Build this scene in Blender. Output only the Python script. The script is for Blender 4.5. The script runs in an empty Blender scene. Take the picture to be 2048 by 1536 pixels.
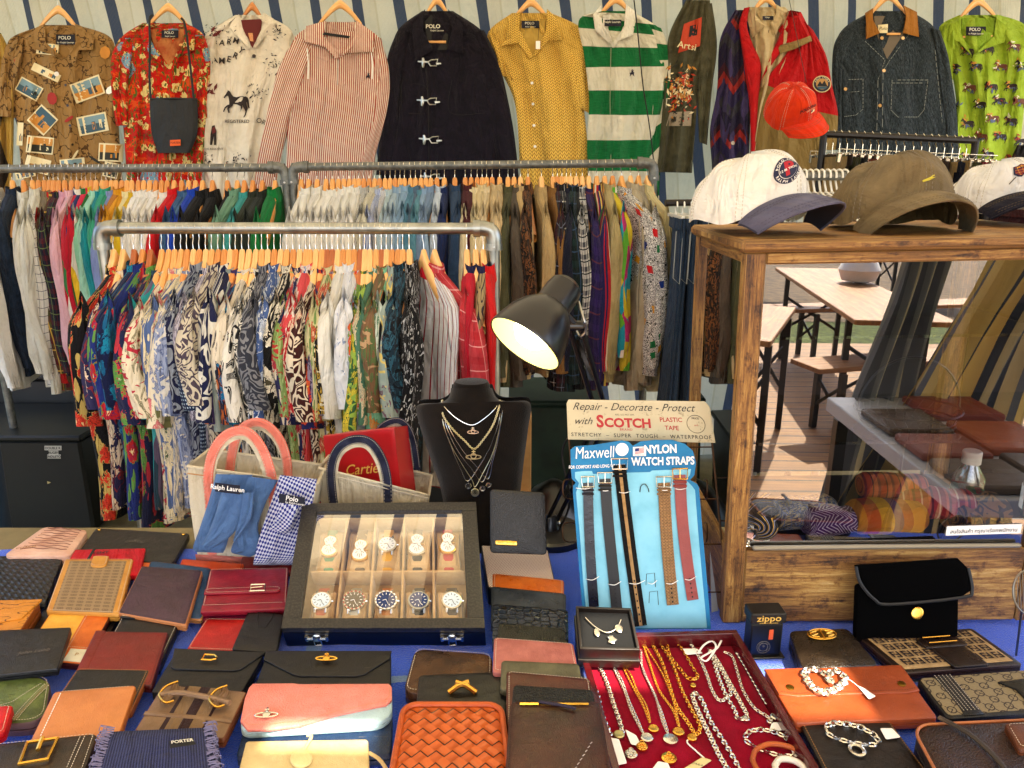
import bpy, math, random
from mathutils import Vector as V, Matrix
R = random.Random(11)
PI = math.pi
C = bpy.context.scene.collection
CAM = V((0, 0, 1.55)); PITCH = math.radians(15.6); F = 1500.0
FW = V((0, math.cos(PITCH), -math.sin(PITCH))); UP = V((0, math.sin(PITCH), math.cos(PITCH)))
def ray(px, py):
    return FW + V(((px - 1024) / F, 0, 0)) + UP * ((768 - py) / F)
def at(px, py, Y):
    d = ray(px, py); return CAM + d * (Y / d.y)
def onz(px, py, z):
    d = ray(px, py); return CAM + d * ((z - CAM.z) / d.z)
TZ = 0.76
class MB:
    def __init__(s): s.v = []; s.f = []; s.uv = []; s.m = []; s.mats = []
    def mi(s, m):
        if m not in s.mats: s.mats.append(m)
        return s.mats.index(m)
    def add(s, verts, faces, mat, uvs=None):
        b = len(s.v); s.v.extend([V(p) for p in verts]); k = s.mi(mat)
        for i, f in enumerate(faces):
            s.f.append(tuple(b + j for j in f)); s.m.append(k)
            s.uv.append([uvs[j] for j in f] if uvs else None)
    def grid(s, fn, nu, nv, mat, uvfn=None, cu=False):
        vs = []; us = []
        for j in range(nv + 1):
            for i in range(nu + 1):
                u = i / nu; v = j / nv
                vs.append(fn(u, v)); us.append(uvfn(u, v) if uvfn else (u, v))
        fs = [(j*(nu+1)+i, j*(nu+1)+i+1, (j+1)*(nu+1)+i+1, (j+1)*(nu+1)+i) for j in range(nv) for i in range(nu)]
        s.add(vs, fs, mat, us)
    def box(s, c, d, mat, M=None, bev=0.0):
        """box centred c with size d, optional Matrix M, uv in metres with v along the longest axis"""
        x, y, z = d[0]/2, d[1]/2, d[2]/2
        L = max(range(3), key=lambda i: d[i])
        b = min(bev, x*.9, y*.9, z*.9)
        if b <= 0:
            dirs = [(0, 1), (0, -1), (1, 1), (1, -1), (2, 1), (2, -1)]; h = (x, y, z)
            for ax, sg in dirs:
                o = [i for i in range(3) if i != ax]
                if ax == L: ua, va = o
                else: va = L; ua = [i for i in o if i != L][0]
                q = []
                for su, sv in ((-1, -1), (1, -1), (1, 1), (-1, 1)):
                    p = [0, 0, 0]; p[ax] = sg*h[ax]; p[ua] = su*h[ua]; p[va] = sv*h[va]; q.append(p)
                if (V(q[1])-V(q[0])).cross(V(q[2])-V(q[1]))[ax]*sg < 0: q = q[::-1]
                uv = [(p[ua]+ax*.31+c[ua], p[va]+ax*.17+c[va]) for p in q]
                q = [V(p)+V(c) for p in q]
                if M is not None: q = [M @ p for p in q]
                s.add(q, [(0, 1, 2, 3)], mat, uv)
            return
        h = (x, y, z); vs = []; idx = {}; uvs = []
        for sx in (-1, 1):
            for sy in (-1, 1):
                for sz in (-1, 1):
                    for ax in range(3):
                        p = [sx*(x-b), sy*(y-b), sz*(z-b)]; p[ax] = (sx, sy, sz)[ax]*h[ax]
                        idx[(sx, sy, sz, ax)] = len(vs); vs.append(V(p)+V(c))
                        o = [i for i in range(3) if i != ax]
                        if ax == L: ua, va = o
                        else: va = L; ua = [i for i in o if i != L][0]
                        uvs.append((p[ua]+c[ua]+ax*.3, p[va]+c[va]))
        fs = []
        for ax in range(3):
            o = [i for i in range(3) if i != ax]
            for sg in (-1, 1):
                q = []
                for a, bb in ((-1, -1), (1, -1), (1, 1), (-1, 1)):
                    t = [0, 0, 0]; t[ax] = sg; t[o[0]] = a; t[o[1]] = bb; q.append(idx[(*t, ax)])
                n = (vs[q[1]]-vs[q[0]]).cross(vs[q[2]]-vs[q[1]])
                if n[ax]*sg < 0: q = q[::-1]
                fs.append(tuple(q))
            for a in (-1, 1):
                for bb in (-1, 1):
                    t0 = [0, 0, 0]; t1 = [0, 0, 0]
                    t0[ax] = -1; t1[ax] = 1
                    for t in (t0, t1): t[o[0]] = a; t[o[1]] = bb
                    q = [idx[(*t0, o[0])], idx[(*t0, o[1])], idx[(*t1, o[1])], idx[(*t1, o[0])]]
                    n = (vs[q[1]]-vs[q[0]]).cross(vs[q[2]]-vs[q[1]])
                    if n[o[0]]*a < 0: q = q[::-1]
                    fs.append(tuple(q))
        for sx in (-1, 1):
            for sy in (-1, 1):
                for sz in (-1, 1):
                    q = [idx[(sx, sy, sz, k)] for k in range(3)]
                    if sx*sy*sz < 0: q = q[::-1]
                    fs.append(tuple(q))
        if M is not None: vs = [M @ p for p in vs]
        s.add(vs, fs, mat, uvs)
    def tube(s, pts, r, mat, seg=6, closed=False, caps=True, flat=None):
        pts = [V(p) for p in pts]; n = len(pts)
        if n < 2: return
        rs = r if isinstance(r, (list, tuple)) else [r]*n
        vs = []; us = []; prev = None; L = 0
        for i, p in enumerate(pts):
            a = pts[(i-1) % n] if closed or i > 0 else p
            b = pts[(i+1) % n] if closed or i < n-1 else p
            t = (b-a)
            if t.length < 1e-9: t = V((0, 0, 1))
            t.normalize()
            if prev is None:
                q = V((0, 0, 1)) if abs(t.z) < .9 else V((0, 1, 0))
            else: q = prev
            nx = (q - t*q.dot(t))
            if nx.length < 1e-6: nx = V((1, 0, 0))-t*t.x
            nx.normalize(); prev = nx; ny = t.cross(nx)
            if i: L += (p-pts[i-1]).length
            for k in range(seg):
                an = 2*PI*k/seg
                fx = 1 if flat is None else flat
                vs.append(p+nx*math.cos(an)*rs[i]*fx+ny*math.sin(an)*rs[i]); us.append((k/seg*2*PI*rs[i], L))
        fs = []
        m = n if closed else n-1
        for i in range(m):
            for k in range(seg):
                j = (i+1) % n
                fs.append((i*seg+k, i*seg+(k+1) % seg, j*seg+(k+1) % seg, j*seg+k))
        if caps and not closed:
            fs.append(tuple(range(seg))[::-1]); fs.append(tuple((n-1)*seg+k for k in range(seg)))
        s.add(vs, fs, mat, us)
    def lathe(s, prof, mat, M=None, seg=24, cap=True, sx=1, sy=1):
        vs = []; us = []; L = 0
        for i, (r, z) in enumerate(prof):
            if i: L += math.hypot(r-prof[i-1][0], z-prof[i-1][1])
            for k in range(seg):
                a = 2*PI*k/seg; vs.append(V((r*math.cos(a)*sx, r*math.sin(a)*sy, z))); us.append((a*max(r, .01), L))
        fs = [(i*seg+k, i*seg+(k+1) % seg, (i+1)*seg+(k+1) % seg, (i+1)*seg+k) for i in range(len(prof)-1) for k in range(seg)]
        if cap:
            fs.append(tuple(range(seg))[::-1]); fs.append(tuple((len(prof)-1)*seg+k for k in range(seg)))
        if M is not None: vs = [M @ p for p in vs]
        s.add(vs, fs, mat, us)
    def poly(s, pts, mat, th=0, n=None, uvs=None):
        pts = [V(p) for p in pts]; k = len(pts)
        if not th: s.add(pts, [tuple(range(k))], mat, uvs); return
        n = n or V((0, -1, 0))
        b = [p - n*th for p in pts]
        fs = [tuple(range(k)), tuple(range(k, 2*k))[::-1]] + [(i, k+i, k+(i+1) % k, (i+1) % k) for i in range(k)]
        s.add(pts+b, fs, mat, (uvs+uvs) if uvs else None)
def mesh_of(name, mb, off=V((0, 0, 0)), ang=35):
    me = bpy.data.meshes.new(name)
    me.from_pydata([p-off for p in mb.v], [], mb.f)
    for m in mb.mats: me.materials.append(m)
    me.polygons.foreach_set('material_index', mb.m)
    ul = me.uv_layers.new(name='UVMap')
    buf = []
    for f, u in zip(mb.f, mb.uv):
        if u is None:
            for j in f: p = mb.v[j]; buf += [p.x+p.y*.3, p.z+p.y*.7]
        else:
            for q in u: buf += [q[0], q[1]]
    ul.data.foreach_set('uv', buf)
    me.polygons.foreach_set('use_smooth', [True]*len(mb.f))
    me.validate(); me.update()
    me.set_sharp_from_angle(angle=math.radians(ang))
    return me
def tag(o, label=None, cat=None, group=None, kind=None):
    if label: o['label'] = label
    if cat: o['category'] = cat
    if group: o['group'] = group
    if kind: o['kind'] = kind
    return o
def thing(name, loc, label, cat, group=None, rz=0):
    o = bpy.data.objects.new(name, None); C.objects.link(o); o.location = loc; o.rotation_euler = (0, 0, rz)
    o.empty_display_size = .02
    return tag(o, label, cat, group)
ORI = {}
def put(name, mb, parent=None, label=None, cat=None, group=None, kind=None, ang=35, origin=None):
    """world-coordinate mesh -> object; parents are unrotated empties or meshes whose world origin is in ORI"""
    if parent is not None: off = ORI.get(parent.name, parent.location.copy())
    else:
        if origin is None:
            xs = [p.x for p in mb.v]; ys = [p.y for p in mb.v]; zs = [p.z for p in mb.v]
            origin = V(((min(xs)+max(xs))/2, (min(ys)+max(ys))/2, min(zs)))
        off = V(origin)
    o = bpy.data.objects.new(name, mesh_of(name, mb, off, ang)); C.objects.link(o)
    if parent is not None: o.parent = parent; ORI[o.name] = off
    else: o.location = off; ORI[o.name] = off
    tag(o, label, cat, group, kind)
    return o
def lerp(a, b, t): return a+(b-a)*t
def cr(pts, t):
    """catmull-rom through tuples, t in 0..1 by index"""
    n = len(pts)-1; x = min(max(t, 0), 1)*n; i = min(int(x), n-1); f = x-i
    p1 = pts[i]; p2 = pts[i+1]; p0 = pts[i-1] if i > 0 else p1; p3 = pts[i+2] if i+2 <= n else p2
    return tuple(.5*((2*b)+(c-a)*f+(2*a-5*b+4*c-d)*f*f+(3*b-a-3*c+d)*f**3) for a, b, c, d in zip(p0, p1, p2, p3))
def curve(pts, n): return [V(cr([tuple(p) for p in pts], i/n)) for i in range(n+1)]
def resample(pts, step):
    out = [V(pts[0])]; acc = 0
    for a, b in zip(pts[:-1], pts[1:]):
        a = V(a); b = V(b); L = (b-a).length
        if L < 1e-9: continue
        d = step-acc
        while d <= L: out.append(a+(b-a)*(d/L)); d += step
        acc = L-(d-step)
    return out
_tc = {}
def text_geo(s, size, bold=0, shear=0, align='CENTER', spacing=1):
    k = (s, bold, shear, align, spacing)
    if k not in _tc:
        c = bpy.data.curves.new('t', 'FONT'); c.body = s; c.size = 1; c.offset = bold; c.shear = shear
        c.align_x = align; c.align_y = 'CENTER'; c.resolution_u = 3; c.space_character = spacing
        o = bpy.data.objects.new('t', c); C.objects.link(o)
        dg = bpy.context.evaluated_depsgraph_get(); me = bpy.data.meshes.new_from_object(o.evaluated_get(dg))
        _tc[k] = ([(v.co.x, v.co.y) for v in me.vertices], [tuple(p.vertices) for p in me.polygons])
        bpy.data.objects.remove(o); bpy.data.curves.remove(c); bpy.data.meshes.remove(me)
    vs, fs = _tc[k]
    return [(x*size, y*size) for x, y in vs], fs
def text(mb, S, s, a, b, size, mat, h=.0012, bold=0, shear=0, align='CENTER', rot=0, sx=1, spacing=1):
    vs, fs = text_geo(s, size, bold, shear, align, spacing)
    c, n = math.cos(rot), math.sin(rot)
    mb.add([S(a+(x*sx*c-y*n), b-(x*sx*n+y*c), h) for x, y in vs], fs, mat)
def arctext(mb, S, s, a, b, rad, size, mat, mid=PI/2, inward=False, h=.0012, bold=.01, sp=.78):
    n = len(s); st = size*sp/rad
    for i, ch in enumerate(s):
        if ch == ' ': continue
        vs, fs = text_geo(ch, size, bold)
        an = mid-(i-(n-1)/2)*st if not inward else mid+(i-(n-1)/2)*st
        cx, cy = rad*math.cos(an), rad*math.sin(an)
        ro = an-PI/2 if not inward else an+PI/2
        c, q = math.cos(ro), math.sin(ro)
        mb.add([S(a+cx+x*c-y*q, b-(cy+x*q+y*c), h) for x, y in vs], fs, mat)
def hx(s):
    s = s.lstrip('#'); v = [int(s[i:i+2], 16)/255 for i in (0, 2, 4)]
    return tuple(min(.92, 1.04*((c/12.92) if c <= .04045 else ((c+.055)/1.055)**2.4)**1.14) for c in v)+(1,)
class NT:
    def __init__(s, name):
        s.mat = bpy.data.materials.new(name); s.mat.use_nodes = True; s.nt = s.mat.node_tree; s.nt.nodes.clear()
        s.out = s.nt.nodes.new('ShaderNodeOutputMaterial'); s._uv = None
    def n(s, t, **k):
        x = s.nt.nodes.new('ShaderNode'+t)
        for a, b in k.items(): setattr(x, a, b)
        return x
    def set(s, sock, v):
        if isinstance(v, bpy.types.NodeSocket): s.nt.links.new(v, sock)
        elif v is not None:
            if isinstance(v, (tuple, list)) and sock.type == 'VECTOR': v = v[:3]
            sock.default_value = v
    @property
    def uv(s):
        if not s._uv: s._uv = s.n('TexCoord').outputs['UV']
        return s._uv
    def obj(s): return s.n('TexCoord').outputs['Object']
    def vec(s, sc=(1, 1, 1), loc=(0, 0, 0), rot=0, src=None):
        m = s.n('Mapping'); s.set(m.inputs['Vector'], src if src is not None else s.uv)
        m.inputs['Scale'].default_value = sc if isinstance(sc, (tuple, list)) else (sc, sc, sc)
        m.inputs['Location'].default_value = loc; m.inputs['Rotation'].default_value = (0, 0, rot)
        return m.outputs[0]
    def math(s, op, a, b=0, c=None):
        m = s.n('Math', operation=op); s.set(m.inputs[0], a); s.set(m.inputs[1], b)
        if c is not None: s.set(m.inputs[2], c)
        return m.outputs[0]
    def noise(s, v, sc, det=2, rough=.5, dist=0, col=False):
        m = s.n('TexNoise'); s.set(m.inputs['Vector'], v); m.inputs['Scale'].default_value = sc
        m.inputs['Detail'].default_value = det; m.inputs['Roughness'].default_value = rough; m.inputs['Distortion'].default_value = dist
        return m.outputs['Color' if col else 'Fac']
    def vor(s, v, sc, feat='F1', out='Distance', rnd=1):
        m = s.n('TexVoronoi', feature=feat); s.set(m.inputs['Vector'], v); m.inputs['Scale'].default_value = sc
        m.inputs['Randomness'].default_value = rnd
        return m.outputs[out]
    def ramp(s, f, stops, const=True):
        r = s.n('ValToRGB'); s.set(r.inputs[0], f); cr_ = r.color_ramp
        cr_.interpolation = 'CONSTANT' if const else 'LINEAR'
        while len(cr_.elements) < len(stops): cr_.elements.new(.5)
        for e, (p, c) in zip(cr_.elements, stops): e.position = p; e.color = c if len(c) == 4 else (*c, 1)
        return r.outputs[0]
    def mix(s, f, a, b, mode='MIX'):
        m = s.n('Mix', data_type='RGBA', blend_type=mode)
        s.set(m.inputs['Factor'], f); s.set(m.inputs['A'], a); s.set(m.inputs['B'], b)
        return m.outputs['Result']
    def sm(s, x, lo, hi):
        m = s.n('MapRange'); s.set(m.inputs[0], x); m.inputs[1].default_value = lo; m.inputs[2].default_value = hi
        return m.outputs[0]
    def sep(s, v):
        m = s.n('SeparateXYZ'); s.set(m.inputs[0], v); return m.outputs
    def warp(s, v, sc, amt):
        nz = s.noise(v, sc, 2, .5, 0, True)
        a = s.n('VectorMath', operation='SUBTRACT'); s.set(a.inputs[0], nz); a.inputs[1].default_value = (.5, .5, .5)
        b = s.n('VectorMath', operation='SCALE'); s.set(b.inputs[0], a.outputs[0]); b.inputs['Scale'].default_value = amt
        c = s.n('VectorMath', operation='ADD'); s.set(c.inputs[0], v); s.set(c.inputs[1], b.outputs[0])
        return c.outputs[0]
    def stripe(s, x, period, frac, off=0):
        """1 inside the stripe"""
        f = s.math('FRACT', s.math('ADD', s.math('DIVIDE', x, period), off+100))
        return s.math('LESS_THAN', f, frac)
_mc = {}
def mat(key, col, rough=.75, metal=0, bump=None, spec=.5, sheen=0, coat=0, var=.12, translucent=0, emit=0, alpha=None):
    """col: hex or fn(NT)->socket. bump: fn(NT)->height socket, or ('fabric'|'leather'|..., strength)"""
    if key in _mc: return _mc[key]
    t = NT(key); p = t.n('BsdfPrincipled')
    c = hx(col) if isinstance(col, str) else col(t)
    if var:
        f = t.noise(t.uv, 14, 4, .6)
        c = t.mix(1, c, t.ramp(f, [(0, (1-var*1.6,)*3), (.5, (1, 1, 1)), (1, (min(1, 1+var),)*3)], False), 'MULTIPLY')
    t.set(p.inputs['Base Color'], c)
    p.inputs['Roughness'].default_value = rough; p.inputs['Metallic'].default_value = metal
    p.inputs['Specular IOR Level'].default_value = spec
    if sheen: p.inputs['Sheen Weight'].default_value = sheen
    if coat: p.inputs['Coat Weight'].default_value = coat; p.inputs['Coat Roughness'].default_value = .15
    if emit: t.set(p.inputs['Emission Color'], c); p.inputs['Emission Strength'].default_value = emit
    if bump:
        if isinstance(bump, tuple):
            kind, st = bump
            if kind == 'fabric':
                h = t.math('ADD', t.math('ADD', t.math('MULTIPLY', t.noise(t.vec((9, 2.5, 1)), 1.3, 3, .5, 1.5), 1), t.math('MULTIPLY', t.noise(t.uv, 26, 3, .5, 1), .22)), t.math('MULTIPLY', t.noise(t.uv, 700, 1), .05)); d = .05
            elif kind == 'leather':
                h = t.math('ADD', t.math('ADD', t.math('MULTIPLY', t.vor(t.uv, 650), .22), t.noise(t.uv, 45, 5, .6)), t.math('MULTIPLY', t.noise(t.uv, 11, 3, .5, 1), 3)); d = .0028
            elif kind == 'pebble':
                h = t.vor(t.warp(t.uv, 90, .004), 420); d = .0015
            elif kind == 'smooth':
                h = t.noise(t.uv, 30, 4, .6); d = .002
            elif kind == 'terry':
                h = t.noise(t.uv, 380, 2, .6); d = .004
            elif kind == 'cast':
                h = t.noise(t.uv, 160, 3); d = .001
        else: h, st, d = bump(t)
        b = t.n('Bump'); b.inputs['Strength'].default_value = st; b.inputs['Distance'].default_value = d
        t.set(b.inputs['Height'], h); t.set(p.inputs['Normal'], b.outputs[0])
        if isinstance(bump, tuple) and bump[0] in ('leather', 'smooth', 'pebble'):
            rr = t.noise(t.uv, 20, 4, .65); t.set(p.inputs['Roughness'], t.math('MULTIPLY_ADD', rr, .35, max(.05, rough-.17)))
    if translucent:
        tr = t.n('BsdfTranslucent'); t.set(tr.inputs[0], c)
        m = t.n('MixShader'); m.inputs[0].default_value = translucent
        t.nt.links.new(p.outputs[0], m.inputs[1]); t.nt.links.new(tr.outputs[0], m.inputs[2]); t.nt.links.new(m.outputs[0], t.out.inputs[0])
    else: t.nt.links.new(p.outputs[0], t.out.inputs[0])
    _mc[key] = t.mat
    return t.mat
def glass(key, refl=.3, tint='#ffffff', rough=0.0, fr=.9):
    if key in _mc: return _mc[key]
    t = NT(key); tr = t.n('BsdfTransparent'); tr.inputs[0].default_value = hx(tint)
    g = t.n('BsdfGlossy'); g.inputs['Roughness'].default_value = rough; g.inputs['Color'].default_value = (1, 1, 1, 1)
    lw = t.n('LayerWeight'); lw.inputs[0].default_value = .35
    f = t.math('MINIMUM', t.math('MULTIPLY_ADD', lw.outputs['Fresnel'], fr, refl), 1)
    m = t.n('MixShader'); t.set(m.inputs[0], f)
    t.nt.links.new(tr.outputs[0], m.inputs[1]); t.nt.links.new(g.outputs[0], m.inputs[2]); t.nt.links.new(m.outputs[0], t.out.inputs[0])
    _mc[key] = t.mat; return t.mat
def floral(bg, c1, c2, c3, sc=9, seed=0, line=None):
    def fn(t, sc=sc*1.8):
        v = t.vec(1, (seed*3.7, seed*1.9, seed)); w = t.warp(v, sc*2.2, .5/sc); hf = t.math('MULTIPLY', t.math('SUBTRACT', t.noise(w, sc*6, 2, .6, .5), .5), .55)
        d = t.math('ADD', t.vor(w, sc), hf); l = t.vor(t.warp(t.vec((1.7, .7, 1), (seed, 5+seed, 2), .6), sc*2, .5/sc), sc*1.25)
        c = t.mix(t.math('LESS_THAN', l, .36), hx(bg), hx(c2))
        c = t.mix(t.math('LESS_THAN', d, .44), c, hx(c2)); c = t.mix(t.math('LESS_THAN', d, .40), c, hx(c1)); c = t.mix(t.math('MULTIPLY', t.math('LESS_THAN', d, .36), t.math('LESS_THAN', t.math('FRACT', t.math('MULTIPLY', d, 11)), .16)), c, hx(bg))
        c = t.mix(t.math('LESS_THAN', d, .13), c, hx(c3))
        if line:
            nz = t.noise(w, sc*1.6, 1); k = t.math('LESS_THAN', t.math('ABSOLUTE', t.math('SUBTRACT', nz, .5)), .018)
            c = t.mix(k, c, hx(line))
        return c
    return fn
def leafy(bg, c1, c2=None, sc=7, seed=0, th=.52, stretch=2.2):
    def fn(t, sc=sc*1.9):
        v = t.vec((stretch, 1, 1), (seed*2.3, seed*5.1, seed), .5+seed*.4)
        n1 = t.noise(v, sc, 1.5, .45, 2.2)
        c = t.mix(t.math('GREATER_THAN', n1, th), hx(bg), hx(c1)); c = t.mix(t.math('MULTIPLY', t.math('GREATER_THAN', n1, th), t.math('LESS_THAN', t.math('FRACT', t.math('MULTIPLY', n1, 22)), .22)), c, hx(bg))
        if c2:
            n2 = t.noise(t.vec((1, stretch, 1), (seed, 9, 1), -.4), sc*1.1, 1, .4, 1.6)
            c = t.mix(t.math('GREATER_THAN', n2, .60), c, hx(c2))
        return c
    return fn
def scroll(bg, c1, sc=9, seed=0, k=7, w=.45):
    def fn(t, sc=sc*1.3):
        n1 = t.noise(t.vec(1, (seed*1.3, seed*4.1, seed)), sc, 1, .5, .8)
        f = t.math('FRACT', t.math('MULTIPLY', n1, k))
        return t.mix(t.math('LESS_THAN', f, w), hx(bg), hx(c1))
    return fn
def stripes(cols, period, axis=0, rot=0):
    """cols: list of (start frac, hex)"""
    def fn(t):
        x = t.sep(t.vec(1, (0, 0, 0), rot))[axis]
        f = t.math('FRACT', t.math('ADD', t.math('DIVIDE', x, period), 100))
        return t.ramp(f, [(a, hx(c)) for a, c in cols])
    return fn
def plaid(bg, c1, c2, period=.07, w1=.3, w2=.06):
    def fn(t):
        x, y, _ = t.sep(t.uv)
        c = hx(bg)
        a = t.math('MULTIPLY', t.math('ADD', t.stripe(x, period, w1), t.stripe(y, period, w1)), .5)
        c = t.mix(a, c, hx(c1))
        b = t.math('MAXIMUM', t.stripe(x, period, w2, .45), t.stripe(y, period, w2, .45))
        return t.mix(b, c, hx(c2))
    return fn
def checks(bg, c1, period=.03, w=.07):
    def fn(t):
        x, y, _ = t.sep(t.uv)
        return t.mix(t.math('MAXIMUM', t.stripe(x, period, w), t.stripe(y, period, w)), hx(bg), hx(c1))
    return fn
def dots(bg, c1, sc=60, r=.25):
    return lambda t: t.mix(t.math('LESS_THAN', t.vor(t.uv, sc, rnd=.15), r), hx(bg), hx(c1))
def patches(cols, sc=9, seed=0, metric=False):
    def fn(t):
        col = t.vor(t.vec((1, .6, 1), (seed, seed, 0)), sc, out='Color')
        f = t.sep(col)[0]; n = len(cols)
        return t.ramp(f, [(i/n, hx(c)) for i, c in enumerate(cols)])
    return fn
def mottled(a, b, sc=20, lo=.35, hi=.65, det=4):
    return lambda t: t.mix(t.sm(t.noise(t.uv, sc, det, .6), lo, hi), hx(a), hx(b))
def denimc(a='#24384f', b='#4a6684'):
    return lambda t: t.mix(t.math('MULTIPLY', t.sm(t.noise(t.vec((1, 4, 1)), 60, 5, .75), .3, .7), .8), hx(a), hx(b))
def knit(a, b, per=.012):
    return stripes([(0, a), (.6, b)], per)
FB = ('fabric', 1)
def cloth(key, fn, **k):
    k.setdefault('rough', .9); k.setdefault('bump', FB); k.setdefault('spec', .2); k.setdefault('sheen', .05)
    return mat('fabric ' + key, fn, **k)
def leather(key, fn, rough=.42, bump=('leather', .5), **k):
    k.setdefault('spec', .42); k.setdefault('var', .2); f0 = fn
    def fn(t):
        c = f0(t); g = t.n('NewGeometry').outputs['Pointiness']
        sc = t.math('MULTIPLY', t.math('GREATER_THAN', t.noise(t.vec((4, 90, 1), rot=.6), 1, 4, .7), .68), t.math('GREATER_THAN', t.noise(t.uv, 16, 2), .5))
        c = t.mix(t.math('MULTIPLY', sc, .22), c, hx('#c8b8a0'))
        return t.mix(t.math('MULTIPLY', t.sm(g, .545, .66), .28), c, hx('#b89878'))
    return mat('leather ' + key, fn, rough=rough, bump=bump, **k)
def LN(a, b=None, **k): return mat('strap '+a, mottled(a, b or a, 22), rough=k.get('rough', .45), bump=('leather', .4))
def metal(key, col, rough=.28, **k): return mat('metal ' + key, col, rough=rough, metal=1, var=0, **k)
GOLD = metal('gold', '#e6b85c', .25); SILVER = metal('silver', '#dcdad2', .22); STEEL = metal('brushed steel', '#b9bab5', .35)
GOLDP = mat('gold foil print', '#d9b25c', rough=.4, var=0); PALEG = metal('pale gold chain', '#eadfb8', .3)
GALV = metal('galvanised pipe', lambda t: t.mix(t.sm(t.noise(t.uv, 14, 4), .3, .7), hx('#8e9290'), hx('#bfc1bb')), .38)
GREYPIPE = mat('grey painted pipe', mottled('#5f6260', '#858680', 30), rough=.45, metal=.5)
BLKMETAL = mat('black painted metal', '#15151a', rough=.3, spec=.6)
BLKPLASTIC = mat('black plastic', mottled('#0c0d0e', '#17191a', 8), rough=.4)
BRONZE = metal('dark bronze wire', '#5d4634', .45)
WHITE = mat('white card', '#f2f0ea', rough=.8, var=.04)
BLACK = mat('black print', '#0c0b0b', rough=.7, var=0)
INK = mat('dark ink', '#2b2620', rough=.8, var=0)
def woodc(a, b, c, sc=1):
    def fn(t):
        n1 = t.noise(t.vec((60*sc, 5*sc, 1)), 1, 6, .7, .6); n2 = t.noise(t.vec((14, 3, 1)), 1, 3, .6)
        c1 = t.ramp(t.math('ADD', t.math('MULTIPLY', n1, .7), t.math('MULTIPLY', n2, .3)), [(.3, hx(a)), (.47, hx(b)), (.62, hx(c))], False)
        return c1
    return fn
HANGWOODS = [mat('hanger wood %d' % i, woodc(*c), rough=.32, coat=.4, var=.1) for i, c in enumerate([
    ('#b5783c', '#d79b55', '#ebbd7a'), ('#c98d4e', '#e6b270', '#f3cf95'), ('#a4622c', '#c98440', '#dfa45d'), ('#7e3d1a', '#a85a28', '#c5763c')])]
def weatherwood(t):
    n1 = t.noise(t.vec((120, 7, 1)), 1, 8, .85, .4); n2 = t.noise(t.vec((9, 2.5, 1)), 1, 3, .6)
    f = t.math('ADD', t.math('MULTIPLY', n1, .62), t.math('MULTIPLY', n2, .38))
    pt = t.sm(t.noise(t.vec((1, .7, 1)), 34, 5, .75), .52, .68); f = t.math('SUBTRACT', f, t.math('MULTIPLY', pt, .10))
    return t.ramp(f, [(.36, hx('#26160a')), (.43, hx('#5e3e1c')), (.49, hx('#8e6634')), (.55, hx('#b28c4c')), (.65, hx('#d4b880'))], False)
CABWOOD = mat('worn cabinet wood', weatherwood, rough=.5, var=.1, bump=lambda t: (t.noise(t.vec((120, 7, 1)), 1, 8, .85, .4), .6, .004))
class Quad:
    """bilinear patch over four 3-D corners TL,TR,BR,BL; S(a,b,h) in metres from TL, h along normal"""
    def __init__(s, TL, TR, BR, BL):
        s.c = [V(TL), V(TR), V(BR), V(BL)]
        s.W = ((s.c[1]-s.c[0]).length+(s.c[2]-s.c[3]).length)/2; s.H = ((s.c[3]-s.c[0]).length+(s.c[2]-s.c[1]).length)/2
        s.n = ((s.c[1]-s.c[0]).cross(s.c[3]-s.c[0])).normalized()*-1
        if s.n.z < 0 and s.n.y > 0: s.n = -s.n
    def uvp(s, u, v, h=0):
        return (s.c[0]*(1-u)+s.c[1]*u)*(1-v)+(s.c[3]*(1-u)+s.c[2]*u)*v+s.n*h
    def __call__(s, a, b, h=0): return s.uvp(a/s.W, b/s.H, h)
def rrect(W, H, r, n=5, x0=0, y0=0):
    """rounded rect outline; r may be tuple of 4 radii TL,TR,BR,BL"""
    rs = r if isinstance(r, (tuple, list)) else (r,)*4
    rs = [min(q, W*.49, H*.49) for q in rs]; pts = []
    for (cx, cy, a0, q) in ((rs[0], rs[0], PI, rs[0]), (W-rs[1], rs[1], 1.5*PI, rs[1]), (W-rs[2], H-rs[2], 0, rs[2]), (rs[3], H-rs[3], .5*PI, rs[3])):
        for i in range(n+1):
            a = a0+PI/2*i/n; pts.append((x0+cx+q*math.cos(a), y0+cy+q*math.sin(a)))
    return pts
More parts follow.
